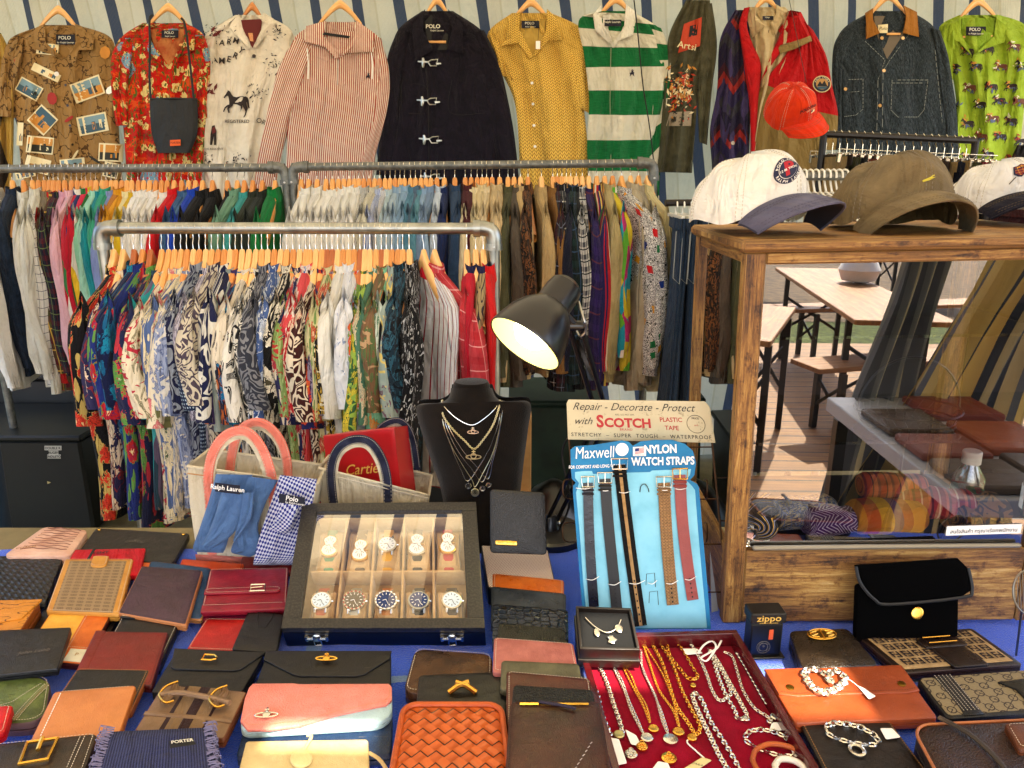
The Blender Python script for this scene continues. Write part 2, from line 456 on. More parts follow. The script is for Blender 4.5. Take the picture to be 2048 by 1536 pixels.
def solid(mb, S, outline, th, m, edge=.0018, puff=.0012, side=None, layers=True, warp=0, base=0):
    """soft-edged slab whose top outline is a list of (a,b) points on patch S; base lifts the whole"""
    xs = [p[0] for p in outline]; ys = [p[1] for p in outline]; cx = (min(xs)+max(xs))/2; cy = (min(ys)+max(ys))/2
    rx = (max(xs)-min(xs))/2; ry = (max(ys)-min(ys))/2; k = len(outline); side = side or m
    e = min(edge, th*.4)
    lv = [(e*.6, -th)]
    if layers and th > .007: lv += [(0, -th+e), (0, -th*.55), (.0025, -th*.52), (.0025, -th*.48), (0, -th*.45), (0, -e)]
    else: lv += [(0, -th+e), (0, -e)]
    lv += [(e*.35, -e*.25), (e, 0)]
    nside = len(lv)-1
    lv += [(min(rx, ry)*.12+e, puff*.7), (min(rx, ry)*.45, puff)]
    vs = []; us = []
    for ins, h in lv:
        fx = 1-ins/rx; fy = 1-ins/ry
        for (x, y) in outline:
            a = cx+(x-cx)*fx; b = cy+(y-cy)*fy
            hh = h+base+(warp*math.sin(a*60+b*35) if h > 0 else 0)
            vs.append(S(a, b, hh)); us.append((a, b if h >= -e else b+h))
    vs.append(S(cx, cy, puff+base)); us.append((cx, cy))
    n = len(lv)
    fsd = [(i*k+j, i*k+(j+1) % k, (i+1)*k+(j+1) % k, (i+1)*k+j) for i in range(nside) for j in range(k)]
    ft = [(i*k+j, i*k+(j+1) % k, (i+1)*k+(j+1) % k, (i+1)*k+j) for i in range(nside, n-1) for j in range(k)]
    ft += [((n-1)*k+j, (n-1)*k+(j+1) % k, n*k) for j in range(k)]
    mb.add(vs, fsd+[tuple(range(k))[::-1]], side, us)
    b0 = len(mb.v)-len(vs); q = mb.mi(m)
    for f in ft: mb.f.append(tuple(b0+j for j in f)); mb.m.append(q); mb.uv.append([us[j] for j in f])
def dashes(mb, S, path, m, h=.0006, step=.0042, ln=.0026, w=.0009):
    pts = resample([V((p[0], p[1], 0)) for p in path], step)
    for a, b in zip(pts[:-1], pts[1:]):
        d = (b-a).normalized(); e = V((-d.y, d.x, 0))*w/2; q = a+d*ln
        mb.add([S(*(a+e)[:2], h), S(*(q+e)[:2], h), S(*(q-e)[:2], h), S(*(a-e)[:2], h)], [(0, 1, 2, 3)], m)
def ring(W, H, ins, r, closed=True):
    p = rrect(W-2*ins, H-2*ins, r, 3, ins, ins); return p+[p[0]] if closed else p
def flat(mb, S, pts, m, h=.001):
    mb.add([S(a, b, h) for a, b in pts], [tuple(range(len(pts)))], m, [(a, b) for a, b in pts])
def link(mb, p, t, nrm, L, W, r, m, ns=10, nr=4):
    t = t.normalized(); nrm = (nrm-t*nrm.dot(t)).normalized(); sd = t.cross(nrm)
    vs = []
    for i in range(ns):
        a = 2*PI*i/ns; c = t*math.cos(a)*L/2+sd*math.sin(a)*W/2; o = c.normalized()
        for j in range(nr):
            b = 2*PI*j/nr; vs.append(p+c+o*math.cos(b)*r+nrm*math.sin(b)*r)
    fs = [(i*nr+j, i*nr+(j+1) % nr, ((i+1) % ns)*nr+(j+1) % nr, ((i+1) % ns)*nr+j) for i in range(ns) for j in range(nr)]
    mb.add(vs, fs, m)
def chain(mb, pts, L, W, r, m, up=V((0, 0, 1)), ns=8):
    q = resample(pts, L*.78)
    for i in range(len(q)-1):
        t = q[i+1]-q[i]
        if t.length < 1e-6: continue
        s = t.normalized().cross(up)
        n = up if i % 2 == 0 else (s*.8+up*.6)
        link(mb, (q[i]+q[i+1])/2, t, n, L, W, r, m, ns)
def sheet(name, x0, x1, y0, y1, z, m, n=1):
    mb = MB(); mb.grid(lambda u, v: V((lerp(x0, x1, u), lerp(y0, y1, v), z)), n, n, m, lambda u, v: (lerp(x0, x1, u), lerp(y0, y1, v)))
    return put(name, mb, kind='structure')
GRASS = mat('grass ground', mottled('#1e340a', '#66702a', 14, .3, .7, 8), rough=.95, bump=('terry', .8))
def planks(t):
    x, y, _ = t.sep(t.uv)
    n1 = t.noise(t.vec((3, 45, 1)), 1, 6, .65); idx = t.math('FLOOR', t.math('DIVIDE', y, .14))
    w = t.n('TexWhiteNoise', noise_dimensions='1D'); t.set(w.inputs['W'], idx)
    c = t.ramp(n1, [(.3, hx('#684418')), (.5, hx('#92642c')), (.7, hx('#b08444'))], False)
    c = t.mix(t.math('MULTIPLY', w.outputs['Value'], .35), c, hx('#7b5a33'))
    return t.mix(t.stripe(y, .14, .10), c, hx('#1d140c'))
sheet('ground', -150, 150, -150, 150, 0, GRASS)
sheet('far_paving', -14, 20, -16, -5.7, .006, mat('brown paving', mottled('#4a3a28', '#7a6448', 8), rough=.9))
sheet('wooden_deck', -9, 12, -4.6, .3, .008, mat('deck planks', planks, rough=.6, var=0))
sheet('stall_floor', -4, 4, .3, 5.2, .004, mat('trodden khaki mat', mottled('#6f6648', '#8d835f', 6), rough=.9, bump=('terry', .5)))
def curtain_cols(t):
    x, y, _ = t.sep(t.warp(t.uv, 3, .02))
    x = t.math('ADD', x, t.math('MULTIPLY', y, -.13))
    nz = t.noise(t.vec((160, 160, 1)), 1, 2)
    f = t.math('FRACT', t.math('ADD', t.math('DIVIDE', x, .2), 100.12))
    c = t.ramp(f, [(0, hx('#3b4d66')), (.25, hx('#e4d6b8')), (.55, hx('#dccdac')), (.6, hx('#e8dcc0'))])
    x2 = t.stripe(x, .006, .35)
    return t.mix(t.math('MULTIPLY', t.math('ADD', nz, x2), .16), c, hx('#a08f6a'))
CURT = mat('woven striped curtain', curtain_cols, rough=.95, bump=('fabric', .6), translucent=.5)
def curtain(name, x0, x1, y, z0, z1, label, amp=.02, axis='x', m=None):
    mb = MB()
    def fn(u, v):
        a = lerp(x0, x1, u); o = amp*math.sin(a*9+1.3*math.sin(a*3)+v)*(.4+.6*v)+amp*.4*math.sin(a*23)
        return V((a, y+o, lerp(z1, z0, v))) if axis == 'x' else V((y+o, a, lerp(z1, z0, v)))
    mb.grid(fn, 150, 10, m or CURT, lambda u, v: (lerp(x0, x1, u), lerp(0, z1-z0, v)))
    return put(name, mb, label=label, cat='curtain')
curtain('striped_curtain', -3.4, 3.6, 3.98, .02, 2.75, 'cream woven curtain with blue stripes behind the hanging shirts', .055)
CANVAS = mat('striped canopy cloth', curtain_cols, rough=.95, translucent=.30)
mb = MB()
for (x0, x1, y0, y1) in ((-3.4, 3.4, -.46, 4.1), (-3.4, 3.4, -2.3, -.74), (-3.4, .30, -.74, -.46), (.45, .74, -.74, -.46), (.88, 1.04, -.74, -.46), (1.17, 1.43, -.74, -.46), (1.66, 3.4, -.74, -.46), (.30, .45, -.69, -.46), (.74, .88, -.74, -.60), (1.04, 1.25, -.74, -.67), (1.04, 1.25, -.53, -.46), (1.43, 1.66, -.74, -.64)):  # front panels and their openings are shaped to place sun patches on goods
    mb.grid(lambda u, v: V((lerp(x0, x1, u), lerp(y0, y1, v), 2.8+.05*math.sin(PI*(lerp(y0, y1, v)+2.3)/6.4))), 10, 10, CANVAS, lambda u, v: (lerp(x0, x1, u), lerp(y0, y1, v)))
put('market_canopy', mb, label='cream canvas canopy over the market stall, front openings shaped for sun patches', cat='canopy')
def rail(name, Y, px0, px1, py0, py1, m, r, label, left=True, right=True, feet=True, ext=(0, 0)):
    a = at(px0, py0, Y); b = at(px1, py1, Y); z = a.z
    root = thing(name, V(((a.x+b.x)/2, Y, 0)), label, 'clothes rail')
    xa = a.x-ext[0]; xb = b.x+ext[1]
    def Z(x): return lerp(a.z, b.z, (x-a.x)/(b.x-a.x))
    mb = MB(); mb.tube([(xa, Y, Z(xa)), (xb, Y, Z(xb))], r, m, 14); put('crossbar', mb, root)
    for s, x in ((-1, xa), (1, xb)):
        if (s < 0 and not left) or (s > 0 and not right): continue
        mb = MB(); mb.tube([(x, Y, Z(x)-.05), (x, Y, .03)], r, m, 14); put('upright', mb, root)
        mb = MB()
        pts = [(x-s*.06, Y, Z(x)), (x-s*.03, Y, Z(x)), (x-s*.009, Y, Z(x)-.009), (x, Y, Z(x)-.03), (x, Y, Z(x)-.06)]
        mb.tube(curve(pts, 12), r*1.32, m, 14)
        mb.tube([(x-s*.045, Y, Z(x)), (x-s*.066, Y, Z(x))], r*1.5, m, 14); mb.tube([(x, Y, Z(x)-.048), (x, Y, Z(x)-.068)], r*1.5, m, 14)
        f = put('elbow_joint', mb, root)
        mb = MB(); mb.lathe([(.004, 0), (.004, .003), (.002, .0035)], STEEL, Matrix.Translation((x, Y-r*1.5, Z(x)-.058)) @ Matrix.Rotation(PI/2, 4, 'X'), 8)
        put('screw', mb, f)
        if feet:
            mb = MB(); mb.lathe([(.05, 0.004), (.05, .012), (r*1.5, .014), (r*1.4, .05)], m, Matrix.Translation((x, Y, 0)), 18); put('foot', mb, root)
    return a, b
YF, YR = 2.45, 3.12
rail('pipe_rail', YF, 200, 988, 456, 457, GALV, .0185, 'bright galvanised pipe clothes rail in front holding the patterned shirts', ext=(.0, .0))
rail('pipe_rail', YR, -70, 570, 338, 335, GREYPIPE, .016, 'dull grey pipe clothes rail at the back left ending beside another elbow', left=True)
rail('pipe_rail', YR, 584, 1308, 334, 326, GREYPIPE, .016, 'dull grey pipe clothes rail at the back middle, right of the green shirt')
RZF = at(600, 456, YF).z; RZR = at(300, 336, YR).z
def keyed(ks, x):
    for (a, p), (b, q) in zip(ks[:-1], ks[1:]):
        if x <= b:
            f = (x-a)/(b-a); f = f*f*(3-2*f); return tuple(lerp(i, j, f) for i, j in zip(p, q))
    return ks[-1][1]
def hanger_meshes(drop, seed):
    rr = random.Random(seed); mb = MB(); m = HANGWOODS[0]
    top = -.0+0
    def fn(u, v):
        s = u*2-1; a = 2*PI*v; y = s*.2
        zc = -.20*abs(s)**.8
        hgt = lerp(.030, .016, abs(s)); tk = lerp(.0115, .015, min(1, abs(s)*1.3))
        xb = .012*(abs(s)**1.5)
        return V((xb+tk*math.copysign(abs(math.sin(a))**.7, math.sin(a)), y, zc-.02+hgt*math.copysign(abs(math.cos(a))**.7, math.cos(a))))
    mb.grid(fn, 22, 10, m, lambda u, v: (v*.08, u*.43))
    wood = mesh_of('wooden_arms', mb)
    mb = MB(); rr_ = .019
    pts = [(0, 0, 0), (0, 0, drop*.35), (0, .008, drop*.55)]
    for i in range(9):
        a = -PI*.35+PI*1.25*i/8
        pts.append((0, .0+rr_*math.cos(a)*1, drop-.003+rr_*math.sin(a)))
    mb.tube(pts, .0016, SILVER, 5); hook = mesh_of('hook', mb)
    return wood, hook
HG = {'f': hanger_meshes(.075, 1), 'r': hanger_meshes(.055, 2)}
def garment_meshes(seed, long, L=.76, fat=1.0, collar=True, sleeves=True):
    rr = random.Random(seed); p1, p2, p3 = [rr.uniform(0, 6) for _ in range(3)]; dm = mat('proto cloth', '#888888'); out = []
    bend = rr.uniform(-.018, .018) if not long else rr.uniform(-.009, .009)
    ks = [(0, (.05, .021)), (.03, (.10, .026)), (.08, (.17, .023)), (.135, (.222, .019)), (.2, (.238, .019)), (.6, (.24, .024)), (1, (.25, .03))]
    def bx_(v, y): return bend*math.sin(v*3+p1)+.006*math.sin(v*6+p2)+.004*math.sin(y*22+p3+v*2)
    def body(u, v):
        w, t = keyed(ks, v); a = 2*PI*u; y = w*math.cos(a); t *= fat
        fo = 1+.45*math.sin(y*38+p2+2*v)*min(1, v*2)
        x = t*math.copysign(abs(math.sin(a))**.8, math.sin(a))*fo+bx_(v, y)
        z = -L*v+(.022*math.cos(a)**2*(v**6))+.004*math.sin(y*30+p1)*(v**4)
        return V((x, y*(1+.02*math.sin(v*9+p3)), z))
    mb = MB(); mb.grid(body, 26, 24, dm, lambda u, v: (u*.95, v*L)); out.append(('body', mesh_of('shirt body', mb, ang=60)))
    if sleeves:
        for sg in (-1, 1):
            ln = (rr.uniform(.34, .40) if not long else rr.uniform(.60, .66)); q = rr.uniform(0, 6); dx = rr.uniform(-.008, .01)
            yo = rr.uniform(-.015, .015)
            def sl(u, v):
                a = 2*PI*u; z = -.062-ln*v
                yc = .205+.05*(1-math.exp(-v*5))+yo*v-(.0 if not long else .01*v)
                cl = min(1, v*9+.08)**.6
                ry = cl*(lerp(.055, .10, min(1, v*2.2)) if not long else lerp(.06, lerp(.075, .048, v), min(1, v*3)))
                rx = cl*lerp(.014, .024, min(1, v*3))*fat
                if long and v > .93: ry *= .86; rx *= .8
                fo = 1+.35*math.sin(math.cos(a)*5+q+v*3)
                x = rx*math.copysign(abs(math.sin(a))**.8, math.sin(a))*fo+dx*v+bx_(v*.5, .2)+.006*math.sin(v*(9 if long else 5)+q)
                return V((x, sg*(yc+ry*math.cos(a)*.6), z+.03*math.cos(a)*(1-v)*-1+(.018*math.cos(a) if not long else 0)*v))
            mb = MB(); mb.grid(sl, 16, 16, dm, lambda u, v: (u*.34+.5, v*ln)); out.append(('sleeve', mesh_of('shirt sleeve', mb, ang=60)))
    if collar:
        mb = MB()
        def co(u, v):
            a = 2*PI*u; k = v
            if k < .5: f = k*2; z = lerp(-.01, .03, f); ex = lerp(.0, .002, f)
            else: f = (k-.5)*2; z = lerp(.03, -.022, f)-.008*math.cos(a)*-1*f; ex = lerp(.004, .012, f)
            return V(((.019+ex)*math.sin(a)+bx_(0, 0), (.046+ex*1.6)*math.cos(a), z-.012*abs(math.cos(a))**2))
        mb.grid(co, 18, 6, dm, lambda u, v: (u*.4, v*.09)); out.append(('collar', mesh_of('shirt collar', mb, ang=60)))
    return out
PR_S = [garment_meshes(10+i, False, .80, 1+.12*(i % 3)) for i in range(8)]
PR_L = [garment_meshes(40+i, True, .76, 1+.12*(i % 3)) for i in range(8)]
PR_V = [garment_meshes(70+i, False, .78, 1.1, True, False) for i in range(2)]
def hang_on(rail_key, x, Y, rz, key, proto, m, desc, where, group, kind='shirt', yaw=0, dz=0, hw=None, scale=1, hgroup=None, colmat=None, shared=False):
    drop = .075 if rail_key == 'f' else .055
    wi = hw if hw is not None else R.choice([0, 0, 1, 1, 2, 3] if rail_key == 'f' else [0, 2, 0, 1, 2])
    wood = HANGWOODS[wi]
    hl = {0: 'honey', 1: 'pale', 2: 'amber', 3: 'reddish'}[wi]
    h = thing('wooden_hanger', V((x, Y, rz-drop)), '%s wooden hanger holding the %s' % (hl, desc if 'plain' not in desc else desc+' of the '+where), 'hanger', hgroup or ('hangers on the '+where))
    h.rotation_euler = (0, 0, yaw)
    for nm, me in zip(('wooden_arms', 'hook'), HG[rail_key]):
        o = bpy.data.objects.new(nm, me); C.objects.link(o); o.parent = h
        if nm == 'wooden_arms': o.material_slots[0].link = 'OBJECT'; o.material_slots[0].material = wood
    g = thing(kind if kind != 'top' else 'sleeveless_top', V((x, Y, rz-drop-(.060 if rail_key == 'f' else .048)+dz)), '%s hanging from the %s' % (desc, where), kind.replace('_', ' '), group)
    g.rotation_euler = (R.uniform(-.02, .02), R.uniform(-.012, .012), yaw+R.uniform(-.03, .03)); g.scale = (1, scale*R.uniform(.96, 1.03), R.uniform(.92, 1.06))
    for nm, me in proto:
        o = bpy.data.objects.new(nm, me); C.objects.link(o); o.parent = g
        o.material_slots[0].link = 'OBJECT'; o.material_slots[0].material = colmat if (colmat and nm == 'collar') else m
    return g
def fm(key, fn): return cloth(key, fn)
N_ = '#1c1d3c'; CR = '#eadfc2'
FRONT = [
 (221, 'black shirt with red hibiscus', floral('#101018', '#d8452f', '#c9b26a', '#f0d7a0', 6, 1), -.42),
 (240, 'navy shirt with huge cream flowers', floral('#33305a', '#ecd9bd', '#ecd9bd', '#c43b3b', 4, 2, '#8c2f38'), -.38),
 (262, 'turquoise and navy palm shirt', floral('#15224e', '#1f8fb0', '#1a6a94', '#3a7a3a', 7, 3), -.18),
 (279, 'royal blue shirt with red and lime blooms', floral('#22347c', '#c42a34', '#6a9a50', '#ecd9a8', 5.5, 4), -.14),
 (295, 'navy shirt with green leaves and red tulips', floral('#20264e', '#6aa04c', '#c43a4a', '#ecdcc8', 5.5, 5), -.14),
 (318, 'teal and mauve patchwork shirt', patches(['#2fa9ad', '#7a6d8a', '#35566b', '#56c0c0', '#8f7f76'], 9, 2), -.1),
 (332, 'cream shirt with olive leaf sprays', leafy('#e9dcc0', '#8a8463', '#c2354a', 6, 6, .57), -.2),
 (344, 'cream shirt with pink orchids', floral('#ece0c4', '#dd7d80', '#8b8a5b', '#f4e9c9', 6, 7), -.18),
 (357, 'slate blue shirt with cream lilies', floral('#6278a6', '#efe2bd', '#efe2bd', '#5a6b4e', 5, 8), -.1),
 (369, 'cream shirt with blue leaf shadows', leafy('#e9dfc8', '#7484ad', None, 7, 9), -.1),
 (382, 'pale blue shirt with watercolour wash', leafy('#a9b4cf', '#6c7ba6', '#e6e2d8', 6, 10), -.08),
 (394, 'grey blue paisley shirt', scroll('#9aa0a8', '#20264a', 11, 11), -.08),
 (407, 'navy shirt with tiny white dots', dots('#1d3252', '#b9cbd8', 70), -.05),
 (419, 'lilac grey shirt with sketched leaves', leafy('#cdc6cf', '#4c4a63', None, 12, 13), -.05),
 (432, 'cream and brown crackle print shirt', scroll('#d8cdb6', '#5b4f5c', 13, 14), -.05),
 (444, 'navy shirt with white zebra waves', scroll('#20264e', '#e3dfd2', 7, 15, 6), -.03),
 (456, 'soft grey green shirt', mottled('#8e9a98', '#a8b0a2', 12), 0),
 (467, 'purple shirt with orange garlands', floral('#493a66', '#e0935c', '#3a2d55', '#7fd0a2', 7, 17), 0),
 (480, 'black shirt with bright turquoise burst', floral('#151a3a', '#1c7fb0', '#c96f2c', '#4ac2d4', 10, 18), 0),
 (494, 'cream shirt with loose black leaves', leafy('#eadfca', '#17140f', None, 5, 19, .58), 0),
 (508, 'white shirt with bold black shapes', leafy('#efe9da', '#131110', None, 3.5, 20, .55), .02),
 (520, 'black and white vine scroll shirt', scroll('#e9e4d6', '#121214', 15, 21, 6), .02),
 (532, 'charcoal shirt with faint grey paisley', scroll('#3c3f4a', '#8d8d90', 12, 22), 0),
 (545, 'denim blue shirt with white hibiscus', floral('#50699a', '#c9d2df', '#3d5380', '#eef0ee', 8, 23, '#eef0ee'), 0),
 (558, 'black shirt with white leaf sprays', leafy('#16140f', '#e8e0c8', None, 8, 24, .5), .02),
 (570, 'black shirt with large cream magnolias', floral('#12100e', '#ebe2cb', '#ebe2cb', '#57503a', 5.5, 25, '#12100e'), .02),
 (583, 'apple green shirt with faded fronds', leafy('#8fa862', '#b9c78b', '#c23b35', 7, 26), .03),
 (596, 'red, cream and navy striped floral shirt', floral('#26285a', '#c83a44', '#e9dcc0', '#c83a44', 8, 27), .03),
 (609, 'crimson shirt with cream foliage', leafy('#b81f2a', '#ead9bd', None, 9, 28), .03),
 (617, 'coral shirt with white orchids', floral('#e2585a', '#f0e6da', '#e2585a', '#3f6fa8', 4.5, 29), .04),
 (629, 'brown shirt with cream palm etching', scroll('#4a1f1a', '#e4d6bc', 11, 30, 7), .04),
 (641, 'navy shirt with orange flames', floral('#1f2458', '#e0672c', '#c22f2c', '#f0c65c', 9, 31), .04),
 (651, 'straw coloured shirt with red blossoms', floral('#d9cf9e', '#cc4a34', '#7f9a5a', '#e9c7a0', 9, 32), .05),
 (662, 'mauve and navy lattice shirt', leafy('#9b8b9c', '#26264a', None, 10, 33), .05),
 (673, 'black and yellow bamboo shirt', leafy('#191a1e', '#dcb94e', '#e9e2c8', 7, 34), .05),
 (684, 'plain ivory shirt', mottled('#e9e5d6', '#f2efe4', 8), .08),
 (695, 'white shirt with blue pen sketches', leafy('#e8e9ea', '#8fa0c0', None, 9, 36, .66), .1),
 (706, 'pale grey shirt with thin line drawings', scroll('#dfe3e8', '#b4bccb', 8, 37, 3), .1),
 (718, 'orange and lime hibiscus shirt', floral('#7f9e4c', '#e3592e', '#c8d1e4', '#f2d7b8', 6, 38), .08),
 (727, 'green shirt with yellow bananas', leafy('#3f6b41', '#e2cf4a', '#a5c45a', 6, 39), .08),
 (738, 'sage shirt with cream flower lei', floral('#5d8a70', '#eadbb6', '#5d8a70', '#dd8a7a', 3.6, 40), .16),
 (750, 'white shirt with emerald palm fronds', leafy('#dfe9dc', '#1e7a52', None, 6, 41), .16),
 (761, 'brown and moss leaf shirt', leafy('#8b6a4c', '#5f7f4d', '#c9a67e', 6, 42), .1),
 (771, 'mint shirt with orange sprigs', floral('#8ecba6', '#d88b3e', '#5aa27e', '#f2e4b0', 9, 43), .1),
 (782, 'grey plum shirt with yellow petals', leafy('#a9b7ab', '#7b3c5d', '#e9d27c', 6, 44, .6), .12),
 (794, 'black shirt with lime foliage', floral('#101312', '#9ccb7a', '#101312', '#d83a5a', 7, 45), .1),
 (804, 'dark teal reef print shirt', leafy('#1f3440', '#3a6a7c', '#0d1620', 9, 46), .1),
 (817, 'black shirt with chalk white blocks', leafy('#0e0e10', '#cfcfcd', None, 14, 47, .6), .12),
]
WF = 'front rail'
for i, (px, d, fn, yaw) in enumerate(FRONT):
    hang_on('f', at(px, 456, YF).x, YF, RZF, 'f', PR_S[(i*3) % 8], cloth(d, fn), d, WF, 'patterned shirts on the front rail', yaw=yaw*.12+R.uniform(-.06, .06), dz=R.uniform(-.018, .006))
REDC = cloth('crimson knit', mottled('#c3112c', '#d41a35', 10)); NAVC = cloth('navy twill', mottled('#24264e', '#2e3058', 10))
for (px, d, fn, yaw, pr, cm, kind) in [
  (846, 'white top with fine red stripes and red collar', stripes([(0, '#ecebea'), (.84, '#a81c34')], .030), .60, PR_V[0], REDC, 'top'),
  (868, 'coral red quilted top', plaid('#cf4a50', '#c03038', '#e9a6a0', .09, .3, .05), .60, PR_S[1], None, 'top'),
  (933, 'crimson rugby top with navy collar', mottled('#c50f2e', '#d8163a', 8), .02, PR_V[1], NAVC, 'top'),
  (951, 'khaki paisley waistcoat with navy collar', scroll('#b8a376', '#3a2f38', 8, 50, 5, .3), .05, PR_V[0], NAVC, 'waistcoat'),
  (966, 'scarlet sleeveless dress', mottled('#d3151a', '#e2201f', 8), .16, PR_V[1], None, 'dress')]:
    hang_on('f', at(px, 456, YF).x, YF, RZF, 'f', pr, cloth(d, fn), d, WF, 'tops at the right end of the front rail', kind=kind, yaw=yaw, hw=1, colmat=cm)
REARL = [(-14, 'large white linen shirt with rolled cuffs', mottled('#efece2', '#f4f2ea', 7), 0),
 (20, 'dark denim jacket', mottled('#1b2a3f', '#2c3f58', 30), -.2), (42, 'off-white heavy overshirt', mottled('#d9d7c8', '#e6e4d8', 7), -.2),
 (60, 'white shirt with navy windowpane check', checks('#e6e4dc', '#2b3550', .034, .06), -.12), (72, 'ecru shirt with striped collar', mottled('#d8d6c6', '#e2e0d2', 9), -.1),
 (84, 'taupe work shirt', mottled('#7c6f5c', '#95886f', 9), -.05), (94, 'red blanket stripe shirt', stripes([(0, '#c01c1c'), (.55, '#7d1f3c'), (.66, '#d9863a'), (.72, '#c01c1c')], .19, 1), -.08),
 (103, 'olive and burgundy plaid shirt', plaid('#5d5b36', '#6b2430', '#d8b45a', .09), 0), (113, 'navy tartan shirt', plaid('#1d2236', '#5e1f2c', '#6f8050', .07), 0),
 (125, 'rose pink oxford shirt', mottled('#d59cb0', '#e0afbf', 9), -.08), (139, 'light pink oxford shirt', mottled('#e2b3be', '#ecc4cb', 9), -.03),
 (150, 'bright orange shirt', mottled('#e2521a', '#ee6326', 9), 0), (160, 'red and white panelled rugby shirt', patches(['#c5203a', '#eae6da', '#2f3f74', '#eab42c', '#39824a'], 6, 3), 0),
 (168, 'pink collared multicolour block shirt', patches(['#e8e2d6', '#d92f55', '#374a86', '#e6c23a', '#2f7a44'], 7, 9), 0), (178, 'mint green shirt', mottled('#8fcfae', '#a7dcc0', 9), -.06),
 (188, 'pale mint shirt', mottled('#a2d8bf', '#b5e2cd', 9), 0), (200, 'teal blue shirt', mottled('#168a94', '#209fa6', 9), -.05),
 (209, 'sea green shirt', mottled('#3aa083', '#4bb293', 9), -.04), (219, 'periwinkle blue shirt', mottled('#8696c6', '#99a8d2', 9), 0),
 (228, 'ochre shirt', mottled('#b97a2c', '#c98a38', 9), -.03), (240, 'golden yellow shirt', mottled('#d99a1c', '#e8ac2c', 9), -.03),
 (250, 'butter cream shirt', mottled('#eadfa8', '#f0e8bd', 9), 0), (260, 'mustard shirt', mottled('#cfae1f', '#dcbc2c', 9), 0)]
WHITES = ['#efede6', '#f3f1ea', '#e8e5da', '#f1eee6', '#ebe8dc']
for i, px in enumerate((273, 284, 296, 308, 320, 331)): REARL.append((px, 'plain white shirt', mottled(WHITES[i % 5], '#efede5', 9), 0))
REARL += [(345, 'bright red shirt', mottled('#cc1220', '#de1a28', 9), 0), (360, 'mid blue denim shirt', mottled('#365a80', '#4a7098', 30), 0), (374, 'washed denim shirt', mottled('#41668c', '#5b80a4', 30), 0),
 (388, 'cobalt blue shirt', mottled('#1a44b0', '#2453c4', 9), 0), (402, 'black cotton shirt', mottled('#14161a', '#1e2024', 9), 0), (422, 'black knitted shirt', mottled('#0e1013', '#191b1f', 30), 0),
 (452, 'thick black flannel shirt', mottled('#101216', '#1a1c20', 20), .02), (472, 'sage green shirt', mottled('#6f9a80', '#84ac92', 9), 0), (486, 'aqua shirt', mottled('#3f9a96', '#52aca6', 9), 0),
 (503, 'dark olive hooded shirt', mottled('#2c3328', '#3a4234', 12), 0), (522, 'charcoal green shirt', mottled('#262e28', '#333b34', 12), .03), (548, 'emerald green shirt', mottled('#0f7a3e', '#188a4a', 9), .05)]
for i, (px, d, fn, yaw) in enumerate(REARL):
    key = d if d != 'plain white shirt' else d+str(i % 5)
    hang_on('r', at(px, 336, YR).x, YR, RZR, 'r', PR_L[(i*3) % 8], cloth(key, fn), d, 'back left rail', 'shirts on the back left rail', scale=1.12 if 30 < px < 80 else (1.3 if px < 0 else 1), yaw=.45*max(0, 1-max(px, 40)/420)**1.2+R.uniform(-.09, .05), dz=R.uniform(-.012, .006), hw=(2 if R.random() < .45 else 0), shared=False)
REARM = []
for i, px in enumerate((600, 615, 632, 650, 663, 675, 686, 697, 707, 716)): REARM.append((px, 'plain off-white shirt', mottled(['#e6e3d8', '#eceade', '#deDBd0'][i % 3], '#f0ede3', 9), 0))
